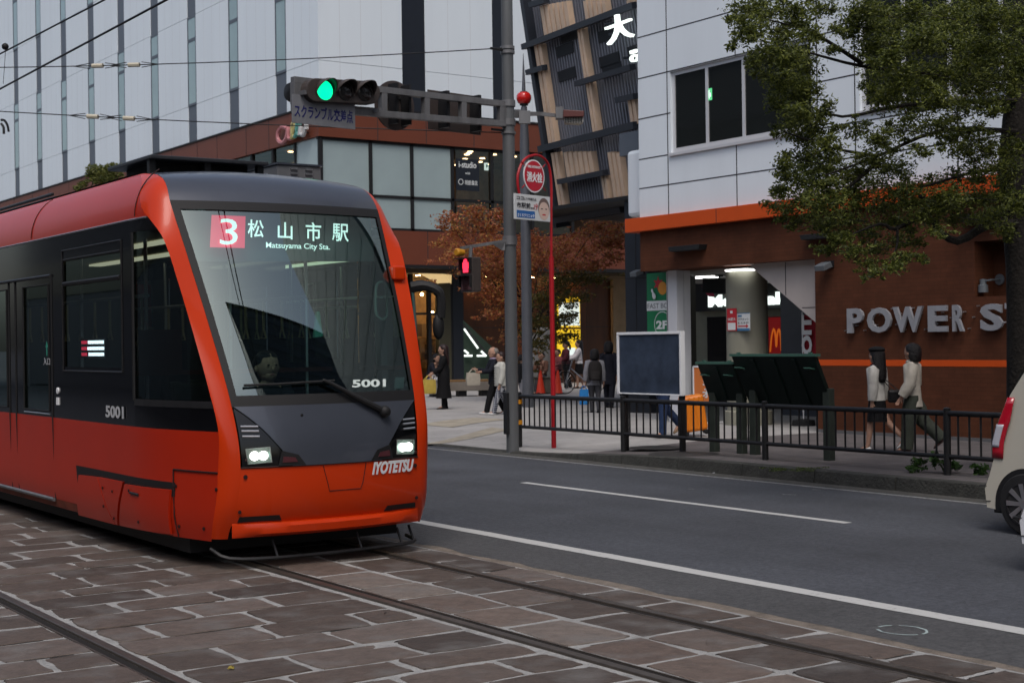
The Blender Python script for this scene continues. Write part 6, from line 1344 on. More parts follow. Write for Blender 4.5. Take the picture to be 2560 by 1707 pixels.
        mb.loft(rings); obj('shoe', mb, cloth(*shoes), root, True, angle=60)
    if hair:
        kind, mt = hair
        prof = {'short': [(.893, .050, .030, -.042), (.915, .061, .044, -.030), (.945, .0635, .064, -.014), (.975, .055, .060, -.008), (.995, .036, .040, -.006), (1.004, .008, .010, -.006)],
                'balding': [(.893, .050, .028, -.040), (.915, .060, .040, -.032), (.94, .0625, .050, -.026), (.965, .056, .046, -.024), (.985, .035, .030, -.022), (.990, .008, .008, -.022)],
                'bob': [(.842, .052, .030, -.036), (.86, .064, .042, -.032), (.90, .067, .054, -.026), (.945, .066, .067, -.014), (.975, .058, .063, -.007), (.996, .038, .042, -.006), (1.006, .008, .010, -.006)],
                'long': [(.69, .030, .012, -.066), (.73, .050, .020, -.066), (.79, .060, .026, -.060), (.85, .064, .038, -.044), (.90, .066, .052, -.028), (.945, .066, .067, -.014), (.975, .058, .063, -.007), (.996, .038, .042, -.006), (1.006, .008, .010, -.006)]}.get(kind if kind != 'pony' else 'short')
        mb = MB(); mb.loft([[W(hd_(rx*math.cos(2*math.pi*k/18), ry*math.sin(2*math.pi*k/18)+cy, z+z_)) for k in range(18)] for z, rx, ry, cy in prof])
        if kind == 'pony': q = MB(); q.ell((0, 0, 0), .020*h, .024*h, .065*h, 10, 8); mb.add([W(hd_(0, -.078, .875+z_)+tw @ V(v)) for v in q.v], q.f)
        obj('hair', mb, mt, root, True, angle=180)
    if hat: ellp('hat', [((0, -.006, .980+z_), .074, .076, .030), ((0, -.004, .962+z_), .066, .069, .018)], cloth(*hat))
    root['_h'] = h
    return root, {k: W(v) for k, v in J.items()}, [W(x) for x in hands]
def P_(x, y, yh, z=.152):
    p = d_onz(x, y, z); return p, (y-yh)*K/FPX*dist(p)
LEFT = (-RT.x, -RT.y); AWAY = (FW.x, FW.y); RIGHT = (RT.x, RT.y); TOCAM = (-FW.x, -FW.y)
def mix(a, b, t): return (a[0]*(1-t)+b[0]*t, a[1]*(1-t)+b[1]*t)
BLK = ('black_cloth', (.0045, .0045, .0055)); NVY = ('navy_cloth', (.007, .008, .014)); OFFW = ('off_white_knit', (.36, .35, .33)); CRM = ('cream_fleece', (.34, .315, .275)); GRYC = ('grey_cloth', (.17, .17, .19)); OLV = ('olive_trouser', (.035, .040, .032)); JEAN = ('blue_denim', (.020, .036, .085)); MRN = ('maroon_knit', (.060, .012, .018)); BRNS = ('brown_sweater', (.105, .050, .034)); PUF = ('white_quilted_nylon', (.40, .40, .37)); WSH = ('white_shoe', (.52, .52, .52)); BSH = ('black_shoe', (.012, .012, .013)); DKG = ('dark_grey_cloth', (.045, .045, .052))
def bag(lab, hand, w, hgt, d, mt, dirv, strap=.16, cat='bag', nm='carry_bag', group=None):
    t = thing(nm, lab, cat, tuple(hand-UPV*(strap+hgt)), group); a = V((dirv[0], dirv[1], 0)).normalized(); b = V((-a.y, a.x, 0)); c = hand-UPV*(strap+hgt/2); m = MB()
    rings = [[c+a*w*k1*sx+b*d*k1*sy+UPV*z for sx, sy in ((-1, -1), (-.3, -1.15), (.3, -1.1), (1, -1), (1.05, 0), (1, 1), (.2, 1.15), (-.4, 1.1), (-1, 1), (-1.04, 0))] for z, k1 in ((-hgt/2, .46), (-hgt/2+.02, .5), (0, .52), (hgt/2, .47))]
    m.loft(rings); obj('pouch', m, mt, t, True, angle=50); m = MB()
    for s in (-1, 1): m.tube([c+b*d*.3*s-a*w*.3+UPV*hgt/2, hand+b*.01*s-a*.02, hand+b*.01*s+a*.02, c+b*d*.3*s+a*w*.3+UPV*hgt/2], .008, 5)
    obj('handle', m, mt, t); return t
# woman in a long black coat, in profile to the left
p, hh = P_(1020, 939, 793)
_, _, hnd = person('person in a long black coat with long dark hair holding two bags', p, hh, mix(LEFT, TOCAM, .05), ((2, 2), (-2, 4)), ((16, 42, 3), (14, 46, 3)), top=('coat', BLK, .17, 1.6, 1.35), bottom=('trousers', BLK, .8), shoes=BSH, hair=('long', HAIRR), legcol=None)
bag('yellow paper bag held by the person in the long black coat', hnd[0]-RT*.03, .34, .34, .13, cloth('yellow_paper', (.45, .33, .07)), mix(LEFT, TOCAM, .4), .10, nm='shopping_bag', group='bags of the person in the black coat')
bag('white paper bag held by the person in the long black coat', hnd[1]+RT*.10-FW*.12, .33, .34, .14, cloth('white_paper', (.50, .51, .52)), mix(LEFT, TOCAM, .5), .12, nm='shopping_bag', group='bags of the person in the black coat')
# couple walking left
p, hh = P_(1135, 951, 796); _, _, hnd = person('person with balding grey hair in a dark jacket and white shoes carrying a bag', p, hh, mix(LEFT, TOCAM, .25), ((20, 6), (-16, 16)), ((32, 55, 4), (30, 70, 4)), top=('jacket', NVY, .47, 1.06, 1.1), bottom=('trousers', BLK, 1.05), shoes=WSH, hair=('balding', HAIRG), scarf=('lilac_shirt', (.25, .20, .28)))
bag('beige tote bag held out by the balding person in a dark jacket', hnd[1]-FW*.02, .30, .28, .10, cloth('beige_canvas', (.33, .30, .25)), mix(LEFT, TOCAM, .2), .08, nm='tote_bag')
p, hh = P_(1152, 952, 806); CHK = brickmat('check_trouser', (.018, .022, .04), (.018, .022, .04), (.30, .31, .34), .045, .045, .007, .85, bump=0, var=.05, off=0, axis='yz'); CLOTH['check_trouser_c'] = CHK
_, _, hnd = person('person in a white quilted puffer jacket and checked trousers walking left', p, hh, mix(LEFT, TOCAM, .25), ((22, 8), (-14, 18)), ((6, 12, 5), (2, 10, 5)), top=('puffer', PUF, .47, 1, 1.5), bottom=('trousers', ('check_trouser_c', (.1, .1, .1)), .95), shoes=WSH, hair=('short', HAIRR))
# dark person between the two poles
p, hh = P_(1206, 932, 815); person('dark clothed person with grey trousers half hidden between the grey pole and spire post', p-RT*.06, hh, mix(RIGHT, AWAY, .4), ((10, 6), (-10, 12)), ((6, 12, 5), (-4, 10, 5)), top=('coat', BLK, .46, 1.05, 1.1), bottom=('trousers', GRYC, 1), shoes=BSH, hair=('short', HAIRB))
# person crouching at the bench, partly behind the tram
p = d_onz(992, 912, .152); _, _, hnd = person('person in dark clothes sitting on the bench behind the tram with white bags', p+FW*.2, 1.5, mix(RIGHT, TOCAM, .45), ((80, 80), (72, 66)), ((25, 30, 5), (28, 34, 5)), sit=.46, top=('jacket', NVY, .47, 1.05, 1.15), bottom=('trousers', ('patterned_trouser', (.20, .18, .24), .9, 22), 1.1), shoes=WSH, hair=('bob', HAIRB), lean=18)
bag('crumpled white plastic bag on the lap of the person sitting on the bench', hnd[1]+UPV*.02, .42, .22, .22, cloth('white_plastic', (.55, .55, .58)), RIGHT, .02, nm='plastic_bag')
# seated person in brown, child in red
p = d_onz(1247, 905, .152); pz = V(p)+FW*.45; person('person in a brown sweater sitting on the olive stone planter facing the street', pz, 1.55, mix(TOCAM, LEFT, .3), ((82, 82), (78, 76)), ((25, 50, 8), (28, 52, 8)), sit=.52, top=('sweater', BRNS, .47, 1.05, 1.25), bottom=('trousers', DKG, 1), shoes=BSH, hair=('short', HAIRB), lean=6)
p = d_onz(1283, 902, .152); _, _, hnd = person('small person in a red checked shirt just right of the red pole', V(p)+FW*.5, 1.34, mix(LEFT, TOCAM, .5), ((5, 5), (-5, 8)), ((20, 70, 5), (24, 75, 5)), top=('shirt', ('red_shirt', (.19, .055, .060), .4, 20), .50, 1.05, 1.2), bottom=('trousers', BLK, 1.05), hair=('short', HAIRB))
# two people at the bicycle
bkp = d_onz(1303, 903, .152)
p = d_onz(1303, 895, .152)+FW*.6; _, _, hnd = person('person with dark hair in a maroon top standing astride the bicycle', p, 1.60, mix(LEFT, TOCAM, .2), ((6, 6), (-8, 10)), ((18, 50, 6), (22, 45, 6)), top=('sweater', MRN, .50, 1.06, 1.25), bottom=('trousers', BLK, 1.1), shoes=WSH, hair=('pony', HAIRB))
p = d_onz(1333, 893, .152)+FW*.7; person('person with long dark hair in a white blouse beside the bicycle', p, 1.62, LEFT, ((8, 6), (-6, 10)), ((30, 40, 6), (34, 45, 6)), top=('blouse', ('white_blouse', (.50, .48, .50)), .52, 1.05, 1.45), bottom=('skirt', BLK, .30, 1.15), hair=('long', HAIRB))
def bicycle(lab, base, dirv, s=1.):
    d = V((dirv[0], dirv[1], 0)).normalized(); t = thing('bicycle', lab, 'bicycle', tuple(base)); n = V((-d.y, d.x, 0)); B = V(base); rr = .33*s
    Pt = lambda u, z: B+d*u*s+UPV*z*s
    for u in (-.54, .54):
        c = Pt(u, .34); m = MB(); N = 32; tor = [[c+(d*math.cos(2*math.pi*k/N)+UPV*math.sin(2*math.pi*k/N))*(rr+.016*math.cos(q*math.pi/3))+n*.016*math.sin(q*math.pi/3) for q in range(6)] for k in range(N+1)]
        m.grid(tor, True); w = obj('wheel', m, RUBBER, t, True); m = MB()
        for k in range(14): a = 2*math.pi*k/14; m.tube([c, c+(d*math.cos(a)+UPV*math.sin(a))*rr*.98], .0028, 3)
        m.tube([c-n*.04, c+n*.04], .02, 8); obj('spokes', m, SILVER, w)
    m = MB()
    for a, b in (((-.54, .34), (-.20, .34)), ((-.54, .34), (-.22, .78)), ((-.20, .34), (-.24, .85)), ((-.20, .34), (.36, .78)), ((.36, .82), (.54, .34)), ((.30, 1.0), (.38, .74))): m.tube([Pt(*a), Pt(*b)], .018, 8)
    obj('frame', m, SILVER, t, True); m = MB(); m.tube([Pt(.12, 1.03)-n*.27, Pt(.30, 1.0)-n*.2, Pt(.30, 1.0)+n*.2, Pt(.12, 1.03)+n*.27], .013, 6); obj('handlebar', m, DKMET, t, True)
    m = MB(); m.ell(Pt(-.26, .90), .11, .10, .045); obj('saddle', m, MBLACK, t, True)
    m = MB(); c = Pt(.56, .86); 
    for z in (-.10, -.03, .04, .11): m.tube([c+d*.14*a+n*.17*b+UPV*z for a, b in ((-1, -1), (1, -1), (1, 1), (-1, 1), (-1, -1))], .007, 4)
    for k in range(8): a = -1+2*k/7; m.tube([c+d*.14*a-n*.17+UPV*.11, c+d*.12*a-n*.15-UPV*.10], .005, 4); m.tube([c+d*.14*a+n*.17+UPV*.11, c+d*.12*a+n*.15-UPV*.10], .005, 4)
    obj('basket', m, DKMET, t); m = MB(); m.tube([Pt(-.20, .34)-n*.1, Pt(-.20, .34)+n*.1], .012, 6); m.tube([Pt(-.20, .34)+n*.1, Pt(-.10, .22)+n*.1], .01, 6); m.tube([Pt(-.20, .34)-n*.1, Pt(-.30, .46)-n*.1], .01, 6); m.obox(Pt(-.10, .22)+n*.15, d*.05, n*.05, UPV*.01); m.obox(Pt(-.30, .46)-n*.15, d*.05, n*.05, UPV*.01); obj('crank', m, DKMET, t)
    m = MB()
    for u in (-.54, .54): c = Pt(u, .34); m.grid([[c+(d*math.cos(rad(a))+UPV*math.sin(rad(a)))*(rr+.04)+n*q for q in (-.025, .025)] for a in range(20, 170, 12)])
    obj('mudguard', m, SILVER, t); return t
bicycle('silver city bicycle with a front basket on the plaza before the yellow posters', bkp+RT*.42+FW*.05, mix(LEFT, TOCAM, .35), 1.)
# backpack person, dark coat person
p, hh = P_(1367, 947, 803); _, J, hnd = person('person in a grey coat seen from behind with a black backpack and a blue bag', p, hh, AWAY, ((8, 6), (-8, 12)), ((-4, 10, 14), (-2, 8, 12)), top=('coat', GRYC, .44, 1.15, 1.35), bottom=('trousers', DKG, .85), shoes=BSH, hair=('bob', HAIRB))
bpk = thing('backpack', 'black backpack with grey straps on the person in the grey coat', 'backpack', tuple(p+UPV*hh*.55)); bc_ = p+UPV*hh*.665-FW*.20; m = MB(); m.loft([[bc_+RT*.155*k1*math.cos(a*.3927)+FW*.085*k1*math.sin(a*.3927)+UPV*z for a in range(16)] for z, k1 in ((-.21, .8), (-.19, .95), (0, 1.02), (.12, .95), (.20, .72), (.225, .3))]); obj('pack', m, cloth('backpack_black', (.016, .014, .014)), bpk, True)
m = MB(); m.loft([[bc_-FW*.075+RT*.11*k1*math.cos(a*.5236)+FW*.035*k1*math.sin(a*.5236)+UPV*z for a in range(12)] for z, k1 in ((-.18, .85), (-.05, 1), (.0, .85))]); obj('front_pocket', m, cloth('backpack_pocket', (.022, .020, .020)), bpk, True)
m = MB()
for s in (-1, 1): m.tube([bc_+RT*.06*s+UPV*.2, p+RT*.085*s+UPV*hh*.815-FW*.05, p+RT*.10*s+UPV*hh*.80+FW*.07], .018, 6, .5)
obj('strap', m, cloth('strap_grey', (.10, .10, .11)), bpk)
bag('bright blue bag carried low by the person with the backpack', hnd[0]-RT*.03-UPV*.01, .20, .34, .12, cloth('bright_blue', (.02, .16, .42)), RIGHT, .08, nm='blue_bag')
p, hh = P_(1400, 936, 785); person('person in a long dark coat walking away beside the notice board', p, hh, mix(AWAY, RIGHT, .2), ((10, 6), (-10, 14)), ((6, 10, 5), (-6, 10, 5)), top=('coat', NVY, .36, 1.15, 1.2), bottom=('trousers', NVY, 1.0), shoes=BSH, hair=('bob', HAIRB))
p = d_onz(1458, 919, .152); person('person in black hidden behind the notice board, only dark legs showing', p, 1.6, mix(RIGHT, AWAY, .3), ((24, 8), (-22, 30)), ((8, 12, 5), (-8, 10, 5)), top=('jacket', BLK, .48, 1.05, 1.1), bottom=('trousers', BLK, 1.1), shoes=BSH, hair=('short', HAIRB))
p, hh = P_(1590, 912, 791); person('person in a pale yellow top standing in the doorway behind the notice board', p, hh, mix(AWAY, RIGHT, .5), ((4, 4), (-6, 8)), ((6, 10, 5), (-4, 10, 5)), top=('jacket', ('pale_yellow_cloth', (.34, .31, .19)), .48, 1.05, 1.2), bottom=('trousers', BLK, 1), shoes=BSH, hair=('short', HAIRB))
# person with the orange suitcase
p = d_onz(1522, 1003, .152); _, _, hnd = person('person in mustard cardigan, striped shirt and jeans pulling the orange suitcase', p, 1.62, mix(LEFT, TOCAM, .35), ((6, 4), (-22, 24)), ((20, 30, 6), (-22, 12, 10)), top=('cardigan', ('mustard_knit', (.32, .20, .04)), .54, 1.05, 1.2, [('shirt', ('striped_shirt', (.16, .155, .15)), .44, .56, 1.04)]), bottom=('trousers', JEAN, .95), shoes=('tan_shoe', (.19, .13, .08)), hair=('bob', HAIRB))
STR = brickmat('striped_shirt_m', (.40, .39, .37), (.40, .39, .37), (.025, .025, .03), 3., .035, .011, .85, bump=0, var=.05, off=0, axis='yz')
CLOTH['striped_shirt'].node_tree.nodes.clear(); 
for o in COL.objects:
    if o.type == 'MESH' and o.data.materials and o.data.materials[0] == CLOTH['striped_shirt']: o.data.materials[0] = STR
sc = d_onz(1592, 1001, .152); cse = thing('suitcase', 'bright orange hard suitcase on wheels pulled behind the railing', 'suitcase', tuple(sc)); SO = M('suitcase_orange', (.60, .17, .012), .35, var=.05)
DL = V((LEFT[0], LEFT[1], 0)).normalized(); tl = (UPV*.97-DL*-.16).normalized(); tl = (UPV+DL*.14).normalized(); sdv = DL.cross(tl).normalized(); fw_ = tl.cross(sdv).normalized(); c = sc+UPV*.38
m = MB(); m.obox(c, fw_*.20, sdv*.15, tl*.30); obj('shell', m, SO, cse, bev=.05)
for k in (-.12, -.04, .04, .12): m = MB(); m.obox(c+fw_*k, fw_*.014, sdv*.156, tl*.27); obj('ridge', m, SO, cse, bev=.01)
for a in (-1, 1):
    for b in (-1, 1): m = MB(); q = c+fw_*.16*a+sdv*.12*b-tl*.34; m.rev([(.03, -.02), (.03, .02)], q, 12, tuple(sdv)); m.obox(q+tl*.03, fw_*.035, sdv*.03, tl*.02); obj('wheel', m, MBLACK, cse)
m = MB(); hp_ = c+tl*.62
for b in (-1, 1): m.tube([c+fw_*.17+sdv*.07*b+tl*.2, hp_+fw_*.17+sdv*.07*b], .010, 6)
m.tube([hp_+fw_*.17-sdv*.08, hp_+fw_*.17+sdv*.08], .016, 8); obj('handle', m, DKMET, cse)
# two women walking left on the right side
p, hh = P_(2016, 1036, 799); _, J, hnd = person('person in a black beret, white knit top and black skirt walking by the brown wall', p, hh, mix(LEFT, AWAY, .42), ((12, 4), (-22, 26)), ((-2, 6, 4), (-8, 10, 5)), top=('sweater', OFFW, .50, 1.08, 1.5), bottom=('skirt', BLK, .295, 1.14), shoes=WSH, hair=('long', HAIRB), hat=BLK, turn=26, scarf=('burgundy_scarf', (.040, .008, .012)))
hb = thing('shoulder_bag', 'black shoulder bag on a thin strap worn by the person in the beret', 'bag', tuple(p+UPV*hh*.45)); ln_ = V((mix(LEFT, AWAY, .35)[0], mix(LEFT, AWAY, .35)[1], 0)).normalized(); bb = p-ln_*.16+UPV*hh*.535-FW*.05+RT*.08
m = MB(); m.obox(bb, RT*.10, FW*.05, UPV*.09); obj('pouch', m, cloth('black_leather', (.008, .008, .009), .1, 10, .4), hb, bev=.03); m = MB(); m.tube([bb-RT*.03+UPV*.08, p-ln_*.12+UPV*hh*.66-FW*.02, p-ln_*.05+UPV*hh*.815-RT*.05-FW*.05], .008, 5); m.tube([bb+RT*.05+UPV*.08, p-ln_*.11+UPV*hh*.70, p-ln_*.05+UPV*hh*.82-RT*.02], .008, 5); obj('strap', m, cloth('black_leather', (.008, .008, .009)), hb)
p, hh = P_(2098, 1037, 791); person('person in a cream fleece jacket and wide olive trousers walking by the brown wall', p, hh, mix(LEFT, AWAY, .30), ((8, 3), (-22, 26)), ((2, 30, 12), (-4, 45, 12)), top=('fleece', CRM, .425, 1.18, 1.7), bottom=('trousers', OLV, 1.45), shoes=('dark_sneaker', (.05, .03, .028)), hair=('bob', HAIRB), scarf=CRM, turn=24)
# people inside the tram
q = V((TC-.05, 11.55, .36)); person('person driving the tram seen dimly behind the windscreen', q, 1.62, (0, -1), ((80, 82), (78, 80)), ((35, 40, 8), (38, 42, 8)), sit=.50, top=('jacket', NVY, .47, 1.05, 1.15), bottom=('trousers', BLK, 1), hair=('short', HAIRB))
q = V((TC-.62, 12.9, .36)); person('person standing in the tram behind the driver cabin window', q, 1.55, (.3, -1), ((2, 2), (-2, 4)), ((6, 12, 5), (4, 10, 5)), top=('jacket', DKG, .47, 1.05, 1.15), bottom=('trousers', BLK, 1), hair=('bob', HAIRB))

# ================================================================== CARS
def car(lab, base, paint, cat='car', group=None):
    X0, Yr = base; t = thing('parked_car' if False else 'small_car', lab, cat, (X0+.72, Yr-1.7, 0), group); Wd = 1.46; xc = X0+Wd/2
    prof = [(.13, .20), (.0, .215), (-.02, .38), (.03, .50), (.075, .64), (.085, .80), (.12, .95), (.22, 1.22), (.33, 1.42), (.46, 1.53), (.9, 1.575), (1.6, 1.57), (2.1, 1.50), (2.75, 1.02), (3.15, .90), (3.33, .74), (3.38, .5), (3.36, .25), (3.2, .2)]
    top = lambda z: 1. if z < .75 else 1-.16*((z-.75)/.85)**1.3
    n = 9; rows = []
    for i in range(n):
        s = -1+2*i/(n-1); ed = abs(s)**6
        rows.append([(xc+s*Wd/2*top(z), Yr-(d+(.10*ed if d < 1.5 else -.10*ed)*(1 if z < 1.5 else .6)), z-.02*ed*(1 if z > 1.4 else 0)) for d, z in prof])
    m = MB(); m.grid(rows)
    for r, fl in ((rows[0], False), (rows[-1], True)): o = len(m.v); m.v += r; m.f.append(tuple(range(o, o+len(r)))[::1 if fl else -1])
    m.f = [f[::-1] for f in m.f]; obj('body', m, paint, t, True, angle=35)
    wy = (Yr-.51, Yr-2.72)
    for x, s in ((X0, -1), (X0+Wd, 1)):
        for y in wy:
            m = MB(); N = 20; m.prism([(x-s*.02, y+.315*math.cos(math.pi*k/N)*1.0, .27+.315*math.sin(math.pi*k/N)) for k in range(N+1)]+[(x-s*.02, y-.315, .19), (x-s*.02, y+.315, .19)], (s*.026, 0, 0)); obj('wheel_arch', m, MBLACK, t)
            c = V((x-s*.055, y, .275)); m = MB(); m.rev([(.17, -.075), (.255, -.075), (.275, -.05), (.275, .05), (.255, .075), (.19, .08)], c, 32, (s, 0, 0)); w = obj('wheel', m, RUBBER, t, True)
            m = MB(); m.rev([(.19, .078), (.195, .084), (.175, .086), (.165, .06), (.001, .045)], c, 32, (s, 0, 0)); obj('rim', m, DKMET, w, True); m = MB()
            for k in range(9):
                a = 2*math.pi*k/9; u = V((0, math.cos(a), math.sin(a))); v = V((0, -math.sin(a), math.cos(a))); m.prism([c+u*.03+v*.016+V((s*.07, 0, 0)), c+u*.18+v*.022+V((s*.078, 0, 0)), c+u*.18-v*.022+V((s*.078, 0, 0)), c+u*.03-v*.016+V((s*.07, 0, 0))], (s*.012, 0, 0))
            m.rev([(.045, .07), (.04, .092), (.001, .094)], c, 16, (s, 0, 0)); obj('spokes', m, SILVER, w)
        # tail lamp hugging the rear corner
        def tl_(z): 
            for (d0, z0), (d1, z1) in zip(prof[2:], prof[3:]):
                if z0 <= z <= z1: return d0+(d1-d0)*(z-z0)/(z1-z0)
            return .3
        for nm, za, zb, wd, mt in (('tail_lamp', .66, 1.20, .105, M('tail_lamp_red', (.33, .006, .018), .15, coat=.6) if 'tail_lamp_red' not in bpy.data.materials else bpy.data.materials['tail_lamp_red']), ('reverse_lamp', .76, .96, .062, M('clear_lamp', (.36, .37, .42), .15) if 'clear_lamp' not in bpy.data.materials else bpy.data.materials['clear_lamp'])):
            rows2 = []; e = .012 if nm == 'tail_lamp' else .018
            for k in range(9):
                z = za+(zb-za)*k/8; d = tl_(z); xs = xc+s*Wd/2*top(z); ww = wd*(1 if z < 1.0 or nm == 'reverse_lamp' else 1-.45*(z-1.0)/.2)
                rows2.append([(xs-s*.10, Yr-(d+.03)+e, z), (xs-s*.03, Yr-(d+.07)+e, z), (xs+s*e*.9, Yr-(d+.10)+e*.4, z), (xs+s*e, Yr-(d+.10+ww), z)])
            m = MB(); m.grid(rows2); 
            if s > 0: m.f = [f[::-1] for f in m.f]
            obj(nm, m, mt, t, True, solid=.01)
        m = MB()
        for (a, b) in ((.62, 1.18), (1.24, 2.05)):
            m.prism([(xc+s*(Wd/2*top(1.02)+.004), Yr-a, 1.0), (xc+s*(Wd/2*top(1.02)+.004), Yr-b-.1, 1.0), (xc+s*(Wd/2*top(1.42)+.004), Yr-b+.05, 1.42), (xc+s*(Wd/2*top(1.42)+.004), Yr-a-.05, 1.42)], (s*.004, 0, 0))
        obj('side_window', m, WINDARK, t)
    m = MB(); m.prism([(xc-.52, Yr-.155, 1.05), (xc+.52, Yr-.155, 1.05), (xc+.47, Yr-.31, 1.42), (xc-.47, Yr-.31, 1.42)], (0, .02, 0)); obj('rear_window', m, WINDARK, t)
    m = MB(); m.prism([(xc-.55, Yr-2.72, 1.06), (xc+.55, Yr-2.72, 1.06), (xc+.5, Yr-2.17, 1.46), (xc-.5, Yr-2.17, 1.46)], (0, -.02, .02)); obj('windscreen', m, WINDARK, t)
    m = MB(); m.tube([(X0-.002, Yr-.10, .405), (X0+.0, Yr-.02, .405), (xc, Yr+.022, .405)], .004, 4); m.tube([(X0-.003, Yr-.06, .27), (X0-.003, Yr-.14, .275)], .004, 4); obj('bumper_seam', m, JOINT, t)
    m = MB(); m.box(X0+.1, X0+Wd-.1, Yr-3.2, Yr-.1, .16, .22); obj('underside', m, MBLACK, t)
    m = MB(); m.box(xc-.165, xc+.165, Yr+.022, Yr+.03, .42, .58); obj('number_plate', m, M('plate_yellow', (.5, .38, .04), .5) if 'plate_yellow' not in bpy.data.materials else bpy.data.materials['plate_yellow'], t)
    return t
car('cream compact car with tall red tail lamps at the right edge of the road', (10.92, 8.50), M('cream_car_paint', (.44, .42, .36), .25, coat=.6, var=.02))
car('nearer white compact car of which only the rear corner shows at the lower right edge', (9.2, 6.87), M('white_car_paint', (.60, .61, .64), .25, coat=.6, var=.02))
# scuffs of old paint on the lane
SCUF = paint_mat('old_paint_scuff', (.22, .22, .22), (.05, .05, .055), .5)
for (x0, y0, x1, y1) in ((1956, 1236, 1990, 1237), (2030, 1224, 2052, 1225), (2056, 1221, 2100, 1224), (1722, 1222, 1735, 1223)):
    A, B = onz(x0, y0), onz(x1, y1); mb = MB(); d = (B-A); w = V((-d.y, d.x, 0)).normalized()*.03; mb.quad(A+w+UPV*.004, A-w+UPV*.004, B-w*.6+UPV*.004, B+w*.6+UPV*.004)
    if (V(mb.v[1])-V(mb.v[0])).cross(V(mb.v[2])-V(mb.v[1])).z < 0: mb.f = [f[::-1] for f in mb.f]
    struct('paint_scuff', mb, SCUF)
# litter
def scrap(lab, x, y, z, s, mt):
    p = d_onz(x, y, z); m = MB(); rq = random.Random(int(x)); m.ell(p+UPV*s*.3, s, s*.7, s*.35, 8, 5); m.v = [(a+rq.uniform(-.3, .3)*s, b+rq.uniform(-.3, .3)*s, max(z+.002, c+rq.uniform(-.2, .2)*s)) for a, b, c in m.v]; return tag(obj('litter', m, mt), lab, 'litter')
scrap('crumpled white paper cup lying in the gutter under the green boards', 1697, 1089, 0, .045, M('white_litter', (.4, .4, .42), .6))
scrap('flat pale scrap lying in the gutter left of the paper cup', 1640, 1087, 0, .02, bpy.data.materials['white_litter'])
scrap('small yellow fallen leaf on the paving stones in front', 532, 1672*.9185, .02, .022, M('yellow_leaf', (.30, .24, .05), .7))

# ================================================================== VEGETATION
LEAFG = ramp_leaf('evergreen_leaf', [(0, (.022, .031, .006)), (.35, (.056, .073, .011)), (.7, (.115, .138, .019)), (1, (.20, .22, .038))])
LEAFM = ramp_leaf('maple_leaf', [(0, (.13, .034, .016)), (.3, (.33, .085, .034)), (.6, (.44, .15, .042)), (.82, (.36, .23, .050)), (1, (.42, .10, .075))])
LEAFMG = ramp_leaf('maple_leaf_green', [(0, (.040, .045, .010)), (.5, (.10, .095, .018)), (.8, (.20, .11, .022)), (1, (.10, .125, .025))])
LEAFY = ramp_leaf('bamboo_leaf', [(0, (.055, .07, .012)), (.5, (.12, .14, .025)), (1, (.20, .20, .05))])
LEAFW = ramp_leaf('weed_leaf', [(0, (.018, .045, .010)), (.5, (.035, .085, .016)), (1, (.06, .12, .025))])
rt = random.Random(42)
def limb(mb, pts, r0, r1, n=7):
    p = smooth_path(pts, 3); k = len(p); mb.tube(p, [r0+(r1-r0)*i/(k-1) for i in range(k)], n)
# big evergreen at the right edge
tb = V((14.32, 10.46, .15)); tree = thing('evergreen_tree', 'large dark evergreen street tree at the right edge hanging over the pavement', 'tree', tuple(tb))
m = MB(); limb(m, [tb-UPV*.2, tb+UPV*1.2, tb+V((.03, .05, 2.4)), tb+V((-.05, .1, 3.6)), tb+V((.05, .0, 5.2)), tb+V((.1, .1, 8.))], .235, .10, 14); obj('trunk', m, BARK, tree, True)
BR = MB()
TD = dist(tb)
def bp_(l): return [d_atd(x/K, y/K, d) for x, y, d in l]
limb(BR, bp_([(2545, 560, TD), (2470, 563, 16.2), (2394, 603, 15.9), (2338, 566, 15.6), (2349, 520, 15.5), (2300, 490, 15.3)]), .06, .02)
limb(BR, bp_([(2329, 527, 15.5), (2240, 572, 15.3), (2200, 560, 15.2), (2120, 590, 15.)]), .03, .008); limb(BR, bp_([(2243, 573, 15.3), (2243, 610, 15.2), (2225, 650, 15.1), (2170, 690, 15)]), .016, .006)
limb(BR, bp_([(2560, 330, TD), (2360, 325, 16), (2194, 391, 15.6), (2060, 440, 15.2)]), .032, .008)
limb(BR, bp_([(2560, 250, TD), (2271, 262, 15.8), (2105, 292, 15.4), (1990, 250, 15)]), .030, .007)
limb(BR, bp_([(2560, 200, TD), (2300, 180, 16.2), (2155, 166, 15.6), (2025, 133, 15.2), (1900, 100, 15)]), .030, .006); limb(BR, bp_([(2155, 160, 15.6), (2030, 82, 15.2), (1920, 50, 15)]), .025, .006)
limb(BR, bp_([(2560, 120, TD), (2420, 60, 16.4), (2200, 40, 16)]), .035, .012); limb(BR, bp_([(2194, 391, 15.6), (2080, 370, 15.2), (1960, 330, 15)]), .02, .006)
limb(BR, bp_([(2200, 400, 15.5), (2100, 480, 15.2), (1990, 500, 15)]), .025, .007); limb(BR, bp_([(2560, 420, TD), (2440, 430, 16.2), (2300, 470, 15.8)]), .03, .010)
obj('branch', BR, BARK, tree, True)
